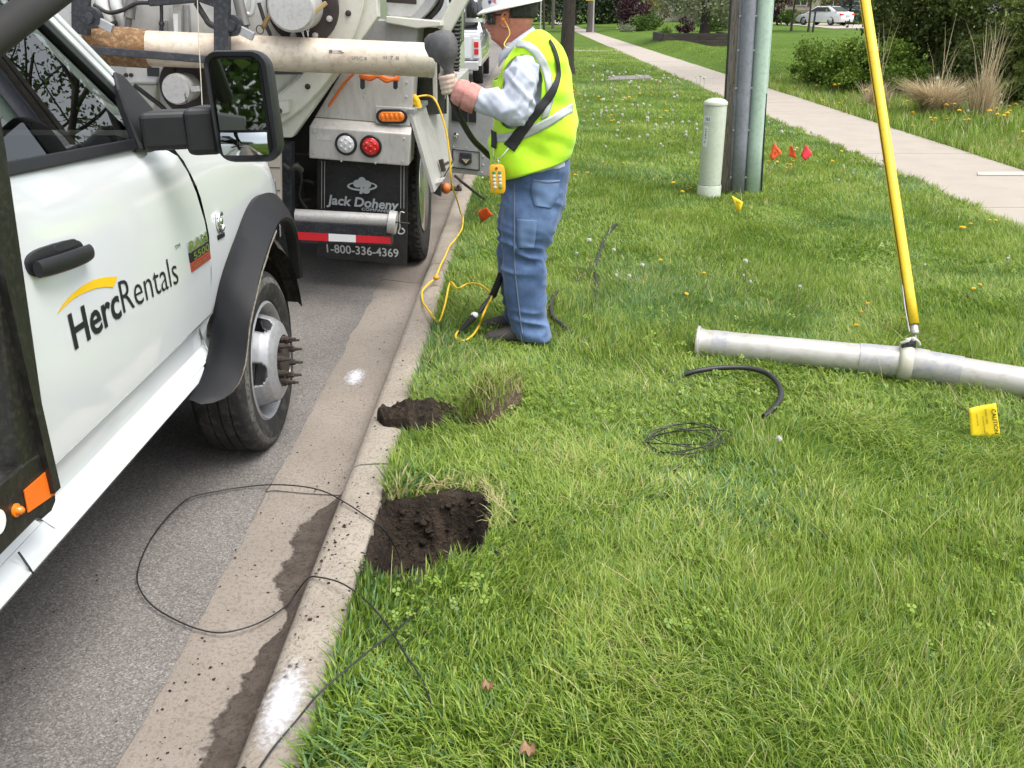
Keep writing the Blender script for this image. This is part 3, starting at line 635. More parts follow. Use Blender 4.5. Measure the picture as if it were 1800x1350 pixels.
disc_rim(wheelT, (WX, WY, WZ), (1, 0, 0), .262, M_steel)
for k in range(10):
    a = 2 * math.pi * (k + .3) / 10; c = V(WX - .030, WY + .098 * math.cos(a), WZ + .098 * math.sin(a))
    mb = MB(); mb.lathe([(.016, .080), (.016, .086), (.0135, .088), (.0135, .108), (.010, .110), (.0075, .112), (.0075, .128), (.0058, .130), (.0058, .142), (.003, .144)], c, (1, 0, 0), 8)
    mb.build('wheel_stud', M_rust, wheelT, smooth=35)
# chassis under the cab
MB().box((-1.75, 2.9, .20), (.09, 4.2, .2)).box((-2.65, 2.9, .20), (.09, 4.2, .2)).box((-2.2, 3.6, .25), (1.9, .14, .14)).box((-2.2, 2.6, .40), (1.75, 3.2, .06)).build('chassis', M_dark, T)

# glasshouse: plane of the side glass leans inward
GP0, GN = V(-1.238, 2.5, 1.28), V(1, 0, .30).normalized()
def gside(x, y, off=0): return gp(x, y, GP0, GN) + GN * off
def plate(name, pts, th, m, parent, off=0, bevel=0):
    """a flat piece of the cab side: outline on the glass plane, real thickness inwards"""
    P = [V(p) + GN * off for p in pts]; n = len(P); mb = MB()
    mb.add(P + [p - GN * th for p in P], [tuple(range(n)), tuple(range(2 * n - 1, n - 1, -1))] + [(i, i + n, (i + 1) % n + n, (i + 1) % n) for i in range(n)])
    return mb.build(name, m, parent, bevel=bevel)
def sidept(y, z): return GP0 + V(0, y - GP0.y, 0) + V(-.30, 0, 1) * (z - GP0.z)
A0, A1 = gside(258, 190), gside(78, 6)                      # line of the windscreen pillar
dA = (A1 - A0); A2 = A0 + dA * 1.55                         # on to the roof
nA = GN.cross(dA).normalized()
if nA.y > 0: nA = -nA
plate('windscreen_pillar', [A0 - dA * .12, A2, A2 + nA * .026, A0 - dA * .12 + nA * .026], .05, M_white, T, off=.012, bevel=.006)
plate('door_pillar_skin', [A0 - dA * .10 + nA * .030, A2 + nA * .030, A2 + nA * .058, A0 - dA * .05 + nA * .058], .05, M_white, T, off=.010, bevel=.005)
plate('pillar_seal', [A0 - dA * .05 + nA * .059, A2 + nA * .059, A2 + nA * .088, A0 + nA * .088], .03, M_trim, T, off=.006, bevel=.004)
topz = 1.80
plate('window_header_seal', [sidept(1.93, topz), sidept(2.25, topz), sidept(2.25, topz + .035), sidept(1.93, topz + .035)], .03, M_trim, T, off=.006)
plate('belt_seal', [sidept(1.93, belt(1.93) + .002), sidept(2.95, belt(2.95) + .004), sidept(2.95, belt(2.95) + .036), sidept(1.93, belt(1.93) + .036)], .03, M_trim, T, off=.008, bevel=.004)
gpoly = [p - GN * ((p - GP0).dot(GN)) for p in [sidept(1.95, belt(1.95) + .03), sidept(2.90, belt(2.9) + .03), A0 + nA * .08 + V(0, 0, -.02), A1 + nA * .08, A2 + nA * .08, sidept(1.95, topz)]]
MB().add([p - GN * .012 for p in gpoly], [tuple(range(len(gpoly)))]).build('side_window', M_glass, T)
S = [gside(*p) for p in [(192, 128), (206, 134), (262, 196), (266, 268), (240, 268), (212, 196), (199, 160)]]
plate('mirror_sail', S, .03, M_trim, T, off=.022, bevel=.008)
# roof, back wall, far side, windscreen
MB().box((-2.2, 1.75, 1.96), (1.72, .95, .06)).build('roof', M_white, T, bevel=.03)
MB().box((-2.2, 1.50, 1.18), (1.9, .05, 1.5)).build('back_wall', M_white, T, bevel=.02)
MB().box((-3.18, 2.3, .83), (.05, 2.0, .86)).build('far_door', M_white, T, bevel=.02)
MB().box((-3.12, 1.55, 1.6), (.06, .10, .75), Matrix.Rotation(R_(-14), 3, 'Y')).build('far_pillar', M_white, T, bevel=.01)
MB().bar((-3.17, 2.98, 1.28), (-3.02, 2.2, 1.94), .07, .06).build('far_pillar', M_white, T, bevel=.01)
ws = [(-1.33, 3.05, 1.30), (-3.07, 3.05, 1.30), (-2.98, 2.22, 1.93), (-1.42, 2.22, 1.93)]
MB().add(ws, [(0, 1, 2, 3)]).build('windscreen', M_glass, T)
# interior
MB().prism([(3.04, 1.02), (3.04, 1.285), (2.86, 1.30), (2.66, 1.265), (2.56, 1.15), (2.58, .95), (2.8, .8)], 'x', -3.1, -1.32).build('dashboard', M_int, T, bevel=.03, smooth=50)
MB().box((-1.62, 2.02, 1.17), (.50, .14, .70), Matrix.Rotation(R_(14), 3, 'X')).box((-1.62, 2.26, .84), (.50, .50, .16)).box((-1.62, 1.93, 1.60), (.27, .10, .19)).build('passenger_seat', M_seat, T, bevel=.05, segs=4)
MB().box((-2.75, 2.02, 1.17), (.50, .14, .70), Matrix.Rotation(R_(14), 3, 'X')).box((-2.75, 2.26, .84), (.50, .50, .16)).box((-2.75, 1.93, 1.60), (.27, .10, .19)).build('driver_seat', M_seat, T, bevel=.05, segs=4)
sw = [V(-2.75 + .19 * math.cos(a), 2.56 - .07 * math.sin(a), 1.22 + .18 * math.sin(a)) for a in np.linspace(0, 2 * math.pi, 25)]
MB().tube(sw, .014, 8, cap=False).tube([(-2.75, 2.62, 1.18), (-2.75, 2.8, 1.1)], .03, 8).tube([sw[0], (-2.75, 2.57, 1.2), sw[12]], .012, 6).build('steering_wheel', M_int, T, smooth=60)
MB().box((-2.2, 2.1, .66), (1.9, 1.25, .04)).build('cab_floor', M_int, T)
MB().box((-1.275, 2.45, .95), (.02, 1.0, .62)).build('door_card', M_int, T)
mb = MB(); rows = [[(-1.74 + .035 * j + .01 * math.sin(i), 2.10 + .045 * i, 1.02 + .02 * math.sin(i * 1.7 + j) + .012 * math.cos(2.1 * j)) for j in range(6)] for i in range(6)]
tag(mb.grid(rows).build('folded_vest', mat('lime_vest_cloth', (.45, .85, .03), .8, c2=(.4, .7, .05), ns=20), smooth=80), 'lime safety vest lying on the seat inside the white truck cab', 'vest')

# tow mirror
mb = MB(); mb.prism([(-1.215, 2.86), (-1.20, 2.985), (-.985, 3.045), (-.99, 2.955)], 'z', 1.255, 1.375)
arm = mb.build('mirror_arm', M_trim, T, bevel=.018, segs=3)
MB().prism([(-1.09, 2.90), (-1.075, 3.03), (-.985, 3.05), (-.99, 2.94)], 'z', 1.235, 1.385).build('arm_knuckle', M_trim, T, bevel=.02, segs=3)
def rrect(cx, cz, w, h, r, n=6, yaw=0, y=0, tilt=0):
    out = []
    for qx, qz, a0 in ((1, 1, 0), (-1, 1, 90), (-1, -1, 180), (1, -1, 270)):
        for k in range(n + 1):
            a = R_(a0 + 90 * k / n); dx = qx * (w / 2 - r) + r * math.cos(a); dz = qz * (h / 2 - r) + r * math.sin(a)
            out.append(V(cx + dx * math.cos(yaw) - dz * .045, y + dx * math.sin(yaw), cz + dz))
    return out
MC = V(-.905, 2.93, 1.385); yw = R_(6)
rings = [rrect(MC.x, MC.z, .156, .300, .035, yaw=yw, y=MC.y + .004), rrect(MC.x, MC.z, .166, .312, .04, yaw=yw, y=MC.y - .006), rrect(MC.x + .004, MC.z, .190, .334, .045, yaw=yw, y=MC.y - .010), rrect(MC.x + .006, MC.z, .198, .342, .05, yaw=yw, y=MC.y + .006),
         rrect(MC.x + .008, MC.z, .196, .338, .055, yaw=yw, y=MC.y + .05), rrect(MC.x + .004, MC.z, .180, .300, .06, yaw=yw, y=MC.y + .10), rrect(MC.x - .01, MC.z, .12, .22, .055, yaw=yw, y=MC.y + .125)]
mir = MB().loft(rings).build('mirror_housing', M_trim, T, smooth=38)
xd2 = V(math.cos(yw), math.sin(yw), 0)
def mpane(name, z0, z1, w, bulge):
    rows = []
    for j in range(9):
        t = j / 8; z = z0 + (z1 - z0) * t; row = []
        for i in range(9):
            s = i / 8 - .5; c = (1 - (2 * s) ** 2) * bulge + (1 - (2 * t - 1) ** 2) * bulge
            row.append(MC + xd2 * (s * w) + V(-(z - MC.z) * .045, -.010 - c + (z - MC.z) * .055, z - MC.z))
        rows.append(row)
    return MB().grid(rows).build(name, M_mirror, T, smooth=80)
mpane('flat_mirror', MC.z - .068, MC.z + .145, .146, 0); mpane('convex_mirror', MC.z - .145, MC.z - .075, .146, .010)
MB().box(MC + V(0.003, -.006, -.0715), (.152, .006, .006)).build('mirror_divider', M_trim, T)

# door handle: pull cup with a grip bar across it
y0, y1, zc = 2.055, 2.335, 1.088
def oval(hw, hh, out, n=28, dy=0, dz=0): return [(xd(zc) + out, (y0 + y1) / 2 + dy + hw * math.copysign(abs(math.cos(a)) ** .6, math.cos(a)), zc + dz + hh * math.copysign(abs(math.sin(a)) ** .75, math.sin(a)) - .09 * hw * math.copysign(abs(math.cos(a)) ** .6, math.cos(a))) for a in np.linspace(0, 2 * math.pi, n, endpoint=False)]
hd = MB().loft([oval(.142, .036, -.006), oval(.142, .036, .005), oval(.135, .030, .008)]).build('door_handle', M_trim, T, smooth=40)
rings = []
for k in range(15):
    t = k / 14; y = y0 + .004 + (y1 - y0 - .012) * t; z = zc - .006 - .09 * (y - (y0 + y1) / 2); e = math.sin(math.pi * (.06 + .88 * t)) ** .4; hh = .0235 * (.8 + .2 * e); out = .012 + .026 * e
    rings.append([(xd(zc) + out + .012 * math.cos(a), y, z + hh * math.sin(a)) for a in np.linspace(0, 2 * math.pi, 14, endpoint=False)])
MB().loft(rings).build('grip', M_trim, hd, smooth=50)
MB().loft([oval(.062, .012, .0075, dy=.045, dz=.021), oval(.058, .010, .009, dy=.045, dz=.021)]).build('finger_cup', M_int, hd)

# lettering on the door
def on_door(p): return V(xd(p.z) + .0022, p.y, p.z)
def fit_text(name, s, a, b, height, m, parent, offset=0, shear=0, warp=on_door, up=(0, 0, 1), spacing=1.0):
    me = text_mesh(s, 1.0, offset, shear, spacing=spacing); xs = [v.co.x for v in me.vertices]; ys = [v.co.y for v in me.vertices]; x0, x1 = min(xs), max(xs); h = max(ys)
    a, b = V(a), V(b); d = (b - a); L = d.length; d.normalize(); up = V(up)
    bm = bmesh.new(); bm.from_mesh(me); bmesh.ops.triangulate(bm, faces=bm.faces); bmesh.ops.subdivide_edges(bm, edges=[e for e in bm.edges if e.calc_length() > .2], cuts=1); bm.to_mesh(me); bm.free()
    for v in me.vertices:
        p = a + d * ((v.co.x - x0) / (x1 - x0) * L) + up * (v.co.y / h * height); v.co = warp(p) if warp else p
    me.materials.clear(); return finish(name, me, m, parent, fixn=False)
q = lambda x, y: gx(x, y, -1.186)
fit_text('door_lettering', 'Herc', q(131, 614), q(214, 554), .095, M_inkb, door, offset=.02)
fit_text('door_lettering', 'Rentals', q(217, 551), q(314, 497), .096, M_inkb, door, offset=-.006)
fit_text('door_lettering', 'TM', q(308, 440), q(317, 434), .014, M_inkb, door)
top = [(100, 553), (112, 534), (128, 517), (145, 503), (165, 492), (185, 487), (207, 486)]; bot = [(199, 505), (185, 504), (168, 507), (150, 514), (133, 523), (117, 536)]
pp = [on_door(q(*p)) for p in top + bot]; MB().add(pp, [(0, 1, 12), (1, 2, 11, 12), (2, 3, 10, 11), (3, 4, 9, 10), (4, 5, 8, 9), (5, 6, 7, 8)]).build('door_swoosh', mat('yellow_vinyl', (.82, .50, .01), .35), door)
# model badge and fender emblem
M_bred = mat('red_badge_enamel', (.42, .035, .02), .3, coat=.6); M_bolive = mat('badge_gold', (.36, .40, .12), .35, metal=.6)
def quadplate(name, ya, yb, zl, zh, th, m, parent, dz=0.0, off=0):
    pts = [(ya, zl), (yb, zl + dz), (yb, zh + dz), (ya, zh)]
    vs = [V(xd(z) + off, y, z) for y, z in pts] + [V(xd(z) + off + th, y, z) for y, z in pts]
    return MB().add(vs, [(3, 2, 1, 0), (4, 5, 6, 7), (0, 1, 5, 4), (1, 2, 6, 5), (2, 3, 7, 6), (3, 0, 4, 7)]).build(name, m, parent, bevel=.0015)
bd = quadplate('badge_strip', 3.045, 3.245, .845, .880, .006, M_inkb, door, dz=-.004)
quadplate('badge_strip_red', 3.045, 3.245, .812, .844, .006, M_bred, door, dz=-.004)
fit_text('badge_lettering', 'RAM', V(0, 3.045, .884), V(0, 3.235, .880), .036, M_chrome, bd, offset=.05, warp=lambda p: V(xd(p.z) + .008, p.y, p.z))
fit_text('badge_lettering', '5500', V(0, 3.07, .849), V(0, 3.235, .846), .026, M_bolive, bd, offset=.02, warp=lambda p: V(xd(p.z) + .0085, p.y, p.z))
fit_text('badge_lettering', 'HEAVY DUTY', V(0, 3.055, .821), V(0, 3.235, .818), .015, M_bolive, bd, warp=lambda p: V(xd(p.z) + .0085, p.y, p.z))
em = [V(xd(.915) + .008, 3.395 + .030 * math.cos(a), .915 + .034 * math.sin(a)) for a in np.linspace(R_(50), R_(320), 16)]
MB().tube(em, .009, 8).ball((xd(.915) + .008, 3.405, .915), (.006, .014, .016), 10, 6).build('fender_emblem', M_chrome, T, smooth=60)
quadplate('emblem_plate', 3.355, 3.435, .852, .870, .005, M_inkb, T, dz=-.004)

# black flatbed behind the cab
BX = -1.14
MB().prism([(1.10, .573), (1.60, .573), (1.78, .570), (1.80, .556), (1.845, .552), (1.872, .566), (1.893, .70), (1.80, .715), (1.10, .745)], 'x', BX - .05, BX).build('bed_side_rail', M_blk, T, bevel=.006)
MB().prism([(1.765, .70), (1.895, .70), (1.982, 1.342), (2.03, 1.80), (1.92, 1.80), (1.865, 1.342)], 'x', BX - .055, BX - .003).build('bed_corner_post', M_blk, T, bevel=.006)
MB().box((BX - .03, .45, 1.06), (.055, 2.74, .07)).build('bed_upper_rail', M_blk, T, bevel=.006)
MB().prism([(1.0, .80), (1.835, .725), (1.835, .700), (1.0, .70)], 'x', -1.62, BX - .06).build('bed_step', mat('worn_step_plate', (.045, .045, .05), .5, metal=.3, c2=(.075, .075, .08), ns=18, c3=(.02, .02, .02), ns3=60, bump=.001, bs=200), T, bevel=.004)
MB().box((-1.66, .6, 1.0), (.04, 2.6, .9)).box((-1.4, 1.86, 1.2), (.55, .03, 1.2)).build('bed_bulkhead', M_blk, T)
MB().box((-2.2, -.6, 1.12), (2.1, 4.6, .06)).build('bed_deck', M_blk, T)
MB().box((-1.66, -.3, 1.29), (.75, 2.6, .28)).build('mirror_dark_box', M_blk, T, bevel=.02)  # unseen black box added on the deck to darken the door mirror's reflection
P = [gx(40, 862, BX), gx(93, 816, BX), gx(95, 868, BX), gx(47, 901, BX)]
MB().add([p + V(.0015, 0, 0) for p in P] + [p + V(.004, 0, 0) for p in P], [(0, 1, 2, 3), (7, 6, 5, 4), (0, 4, 5, 1), (1, 5, 6, 2), (2, 6, 7, 3), (3, 7, 4, 0)]).build('orange_reflector', M_orefl, T)
c = gx(27, 897, BX); MB().lathe([(.016, 0), (.016, .004), (.011, .006), (.010, .014), (.005, .020), (.001, .021)], c, (1, 0, 0), 14).build('marker_light', M_amber, T, smooth=50)
c = gx(-4, 918, BX); MB().lathe([(.028, 0), (.028, .002)], c, (1, 0, 0), 24).build('round_sticker', mat('white_sticker', (.75, .76, .74), .5), T)
b0, b1 = gx(-30, 78, -1.10), gx(105, -20, -1.10); MB().cyl(b0 - (b1 - b0) * 1.2, b1 + (b1 - b0) * 1.5, .036, n=16).build('rack_brace', mat('dark_brown_rack', (.007, .0055, .004), .6, c2=(.011, .009, .006), ns=12), T, smooth=60)
# plumb bob on its string, hanging in front of the fender
P = [gy(345, -60, 3.5), gy(349, 60, 3.5), gy(356, 195, 3.5), gy(359, 265, 3.5)]
pb = thing('plumb_bob', 'dark pointed plumb bob hanging on a pale string before the white fender', 'plumb bob', tuple(P[3]))
MB().tube([P[0] + V(0, 0, .5)] + P, .0018, 6).build('string', mat('cotton_string', (.62, .55, .46), .9), pb)
d = (gy(374, 309, 3.5) - gy(361, 272, 3.5)).normalized(); o = gy(361, 271, 3.5)
MB().lathe([(.003, -.012), (.004, -.004), (.013, 0), (.015, .01), (.010, .04), (.0008, .088)], o, d, 12).build('weight', mat('blued_steel', (.05, .06, .10), .35, metal=.7), pb, smooth=40)

# ================================================================== VACUUM TRUCK
M_cream = mat('cream_truck_paint', (.56, .555, .49), .34, coat=.4, c2=(.60, .59, .50), ns=4, nmix=.6, c3=(.45, .41, .33), ns3=30, nmix3=.25)
M_vwhite = mat('vac_white_paint', (.59, .60, .59), .3, coat=.5, c2=(.64, .64, .62), ns=4, nmix=.6, c3=(.45, .42, .38), ns3=22, nmix3=.3)
M_alu = mat('weathered_aluminium', (.56, .545, .52), .42, metal=.35, c2=(.44, .42, .395), ns=5, nmix=.7, c3=(.36, .33, .30), ns3=38, nmix3=.35, stretch=(1, 1, .35))
M_alud = mat('grey_aluminium', (.40, .40, .41), .42, metal=.45, c2=(.32, .32, .33), ns=6, nmix=.6, c3=(.25, .25, .25), ns3=60, nmix3=.3)
M_pipe = mat('stained_pipe', (.56, .46, .36), .5, metal=.12, c2=(.64, .57, .47), ns=5, nmix=.9, c3=(.30, .22, .16), ns3=24, nmix3=.35, bump=.0012, bs=60)
M_pipec = mat('bare_pipe_end', (.66, .61, .51), .45, metal=.2, c2=(.52, .46, .36), ns=7, nmix=.7, c3=(.40, .34, .27), ns3=50, nmix3=.35)
M_rustm = mat('rust_caked_pipe', (.23, .125, .055), .95, c2=(.13, .075, .04), ns=14, nmix=.9, c3=(.36, .24, .13), ns3=40, nmix3=.7, bump=.008, bs=70)
M_flng = mat('brown_black_flange', (.030, .023, .022), .55, c2=(.055, .040, .036), ns=12, metal=.3, bump=.001, bs=60)
M_flngr = mat('oxide_red_flange', (.10, .035, .030), .6, c2=(.06, .03, .028), ns=14)
M_cap = mat('dull_cast_cap', (.50, .49, .48), .5, metal=.35, c2=(.42, .40, .38), ns=9, c3=(.33, .30, .28), ns3=50, nmix3=.4)
M_flap = mat('black_mud_flap', (.014, .014, .015), .55, c2=(.030, .029, .028), ns=7, nmix=.7, c3=(.05, .048, .044), ns3=60, nmix3=.3)
M_grey = mat('grey_flap_print', (.42, .44, .45), .6)
M_red = mat('red_lens', (.55, .008, .012), .18, coat=.8, c2=(.75, .03, .02), ns=70, nmix=.6)
M_clear = mat('clear_lens', (.55, .56, .57), .12, coat=.9, c2=(.75, .75, .75), ns=70, nmix=.7)
M_tred = mat('red_reflective_tape', (.60, .02, .03), .4, bump=.0003, bs=900); M_twht = mat('white_reflective_tape', (.78, .79, .80), .4, bump=.0003, bs=900)
M_blksteel = mat('black_frame_steel', (.016, .017, .021), .4, c2=(.035, .036, .042), ns=10, nmix=.7, c3=(.10, .11, .13), ns3=50, nmix3=.3)
M_orope = mat('orange_cord', (.75, .16, .025), .7, bump=.001, bs=300)
M_yel = mat('yellow_cord', (.80, .52, .03), .5)
M_hoseb = mat('black_hose_rubber', (.016, .016, .016), .6, c2=(.03, .03, .028), ns=20, c3=(.07, .065, .055), ns3=70, nmix3=.3)
VT = thing('vacuum_truck', 'cream vacuum truck seen from behind, round tank door and lettered black mud flap', 'truck', (-2.05, 6.8, -.12))
def face(name, pts, Y, th, m, parent=VT, bevel=.004, smooth=None):
    """a panel facing the rear: outline at depth Y, real thickness th"""
    return MB().prism([(gy(x, y, Y).x, gy(x, y, Y).z) for x, y in pts], 'y', Y, Y + th).build(name, m, parent, bevel=bevel, smooth=smooth)
TX, TY, TZ = -2.05, 5.60, 2.05
# tank, its dished door and clamping ring
MB().lathe([(1.04, .08), (1.05, .5), (1.05, 4.5)], (TX, TY, TZ), (0, 1, 0), 64).build('tank', M_vwhite, VT, smooth=40)
MB().lathe([(1.02, .02), (.98, -.035), (.85, -.10), (.6, -.165), (.3, -.20), (.01, -.21)], (TX, TY, TZ), (0, 1, 0), 64).build('tank_door', M_vwhite, VT, smooth=50)
MB().lathe([(1.015, .03), (1.015, -.03), (1.03, -.045), (1.155, -.045), (1.165, -.035), (1.165, .03)], (TX, TY, TZ), (0, 1, 0), 96, cap=False).build('door_ring', M_cream, VT, smooth=35)
for k in range(28):
    a = 2 * math.pi * (k + .35) / 28; c = V(TX + 1.095 * math.cos(a), TY - .045, TZ + 1.095 * math.sin(a))
    if c.z > 2.1: continue
    MB().lathe([(.017, 0), (.017, -.008), (.012, -.010), (.010, -.016), (.001, -.017)], c, (0, 1, 0), 10).build('ring_bolt', M_rust, VT, smooth=40)
# octagonal plate behind the ring
f1 = gy(667, 29, 5.66); f2 = gy(517, 240, 5.66); xr = f1.x; xl = 2 * TX - xr
MB().prism([(f2.x, f2.z), (f1.x, f1.z), (xr, 2.5), (f2.x, 3.15), (2 * TX - f2.x, 3.15), (xl, 2.5), (xl, f1.z), (2 * TX - f2.x, f2.z)], 'y', TY + .005, TY + .11).build('door_plate', M_cream, VT, bevel=.008)
face('hinge_lug', [(483, 180), (507, 176), (507, 198), (483, 204)], 5.50, .06, M_cream); c = gy(491, 195, 5.50); MB().lathe([(.018, 0), (.018, -.012), (.002, -.013)], c, (0, 1, 0), 8).build('lug_bolt', M_rust, VT)
# capped suction ports
def port(fx, fy, Y, rf, rc, L, m2, double=False, bolts=10):
    c = gy(fx, fy, Y); s = bpy.data.objects.new('suction_port', None); COL.objects.link(s); s.parent = VT; ORG[s.name] = ORG[VT.name]
    MB().lathe([(rf, 0), (rf, -.022), (rf - .006, -.026), (rc + .02, -.026)], c, (0, 1, 0), 40).build('flange', m2, s, smooth=35)
    if double: MB().lathe([(rf * 1.03, .12), (rf * 1.03, .09), (rc, .09)], c, (0, 1, 0), 40).build('back_flange', M_flngr, s, smooth=35); MB().cyl(c + V(0, .3, 0), c, rc * 1.1, n=28).build('port_neck', M_vwhite, s, smooth=40)
    for k in range(bolts):
        a = 2 * math.pi * (k + .5) / bolts; b = c + V(math.cos(a), 0, math.sin(a)) * (rf + rc) * .5 + V(0, -.026, 0)
        MB().lathe([(.017, 0), (.017, -.014), (.010, -.015), (.010, -.024), (.001, -.025)], b, (0, 1, 0), 8).build('flange_bolt', M_rust if double else M_cap, s, smooth=35)
    MB().lathe([(rc * .98, .05), (rc * .98, -L + .07), (rc * 1.07, -L + .065), (rc * 1.07, -L + .02), (rc * 1.0, -L + .012), (rc * .96, -L), (.01, -L - .004)], c, (0, 1, 0), 40).build('end_cap', M_cap, s, smooth=35)
    return c, s
c1, s1 = port(533, 12, 5.46, .205, .122, .30, M_flng, bolts=8)
c2, s2 = port(333, 152, 5.36, .165, .078, .22, M_flng, True)
for dx, sgn in ((-.115, -1), (.118, 1)):
    MB().bar(c1 + V(dx, -.27, -.03), c1 + V(dx * 1.55, -.24, -.11 if sgn < 0 else .02), .02, .022).build('cam_lever', mat('brass_lever', (.42, .30, .14), .4, metal=.7), s1, bevel=.003)
MB().bar(c2 + V(.08, -.20, 0), c2 + V(.13, -.20, .004), .025, .03).build('cam_lever', M_cap, s2, bevel=.003)
def chain(name, pts, m, parent, link=.022, r=.0028):
    P = smoothpath(pts, 8); mb = MB(); acc = 0; last = P[0]; k = 0
    for p in P[1:]:
        while (p - last).length > link:
            d = (p - last).normalized(); q = last + d * link; mid = (last + q) / 2; sd = V(0, 1, 0) if k % 2 else d.cross(V(0, 1, 0)).normalized()
            mb.tube([mid + d * link * .62 * math.cos(a) + sd * link * .30 * math.sin(a) for a in np.linspace(0, 2 * math.pi, 9)], r, 5, cap=False); last = q; k += 1
    o = mb.build(name, m, parent, smooth=60); o['kind'] = 'stuff'; return o
chain('chain', [gy(527, 35, 5.2), gy(530, 50, 5.2), gy(536, 72, 5.2)], M_cap, s1); chain('chain', [gy(537, 17, 5.2), gy(540, 45, 5.2), gy(542, 70, 5.2)], M_cap, s1)
MB().tube([gy(457, 52, 5.2) + V(.020 * math.cos(a), 0, .022 * math.sin(a)) for a in np.linspace(0, 6.283, 14)], .003, 5, cap=False).build('pin_ring', M_rust, s1)
chain('lanyard', [gy(323, 160, 5.14), gy(327, 172, 5.14), gy(329, 185, 5.14)], M_rust, s2, .018, .002)
# things fixed to the tank door above the pipe
MB().tube([gy(236, -30, 5.35), gy(230, 10, 5.33), gy(227, 32, 5.32)], .030, 14).tube([gy(227, 32, 5.32), gy(224.5, 52, 5.32)], .017, 12).build('hydraulic_ram', mat('grey_ram', (.17, .165, .16), .45, metal=.3, c2=(.24, .235, .23), ns=8), VT, smooth=40)
MB().tube([gy(413, -25, 5.35), gy(425, 25, 5.33), gy(431, 46, 5.32)], .030, 14).tube([gy(431, 46, 5.32), gy(437, 66, 5.32)], .016, 12).build('hydraulic_ram', MATS['grey_ram'], VT, smooth=40)
face('door_strut', [(303, -20), (318, -20), (318, 62), (305, 60)], 5.34, .03, M_cap); face('door_channel', [(317, 8), (330, 8), (332, 62), (318, 62)], 5.38, .05, M_alud)
MB().tube([gy(283, -20, 5.34), gy(284, 30, 5.34), gy(283.5, 58, 5.34)], [.010, .010, .013], 8).ball(gy(284, 42, 5.34), .016).build('valve_rod', M_blksteel, VT, smooth=40)
face('rod_pad', [(279, 36), (294, 36), (294, 58), (279, 58)], 5.40, .02, M_alud)
mb = MB(); P = [gy(430, 0, 5.36), gy(430, 22, 5.36), gy(436, 25, 5.36), gy(443, 22, 5.36), gy(445, -10, 5.36)]; mb.tube(smoothpath(P, 4), .014, 8).build('grab_handle', M_vwhite, VT, smooth=60)
for k, (x, dx) in enumerate(((178, 12), (202, 14))):
    mb = MB(); mb.tube(smoothpath([gy(x, -15, 5.38), gy(x + dx * .2, 12, 5.36), gy(x + dx, 35, 5.36), gy(x + dx * 1.6, 60, 5.37)], 5), .038 - .006 * k, 14).build('moulded_conduit', M_vwhite, VT, smooth=60)
face('label_plate', [(304, 24), (313, 24), (313, 57), (306, 56)], 5.335, .003, M_twht, bevel=0)
MB().bar(gy(262, 3, 5.3), gy(345, -4, 5.3), .05, .05).build('cross_shaft', M_blksteel, VT, bevel=.01); MB().prism([(gy(345, 2, 5.3).x, gy(345, 2, 5.3).z), (gy(380, 14, 5.3).x, gy(380, 14, 5.3).z), (gy(380, -12, 5.3).x, gy(380, -12, 5.3).z), (gy(345, -12, 5.3).x, gy(345, -12, 5.3).z)], 'y', 5.3, 5.33).build('shaft_bracket', M_blksteel, VT)
# white valve block and decal below the pipe
face('valve_block', [(219, 112), (262, 108), (290, 112), (282, 132), (274, 148), (222, 147)], 5.40, .16, M_vwhite, bevel=.012); face('valve_base', [(232, 147), (275, 148), (272, 190), (240, 190)], 5.45, .14, M_cream, bevel=.01)
face('arrow_decal', [(258, 118), (280, 119), (279, 135), (259, 134)], 5.395, .003, M_inkb, bevel=0)
for x in (222, 231): c = gy(x, 132, 5.40); MB().lathe([(.012, 0), (.012, -.01), (.001, -.011)], c, (0, 1, 0), 8).build('block_bolt', M_rust, VT)
face('lower_skirt', [(220, 185), (480, 225), (478, 245), (220, 235)], 5.64, .10, M_cream, bevel=.01)
face('data_plate', [(476, 123), (531, 123), (531, 131), (476, 131)], 5.53, .004, M_inkb, bevel=0)
# pipe rack: two uprights and a rail hold the long pipe
MB().bar(gy(143, -40, 5.03), gy(143, 60, 5.03), .085, .05, (0, 1, 0)).build('rack_upright', M_blksteel, VT, bevel=.004)
MB().bar(gy(391, -40, 5.13), gy(391, 120, 5.13), .080, .05, (0, 1, 0)).build('rack_upright', M_blksteel, VT, bevel=.004)
MB().bar(gy(140, 86, 5.00), gy(385, 106, 5.10), .045, .040).build('rack_rail', M_blksteel, VT, bevel=.004)
for x, y, Y in ((160, 31, 5.02), (408, 45, 5.16)):
    MB().lathe([(.055, .03), (.055, -.02), (.03, -.022), (.03, -.05), (.001, -.051)], gy(x, y, Y), (0, 1, 0), 18).build('rack_roller', M_blksteel, VT, smooth=40)
    MB().bar(gy(x, y, Y), gy(x + 38, y + 20, Y), .03, .045).build('roller_arm', M_alud, VT, bevel=.004)
# blue drum lid beyond the cab
MB().lathe([(.28, -.6), (.29, -.1), (.30, -.02), (.30, .02), (.25, .03)], gy(100, 8, 6.4) + V(.02, 0, 0), (0, 0, 1), 28).build('blue_drum', mat('blue_plastic', (.02, .07, .33), .45), VT, smooth=40)
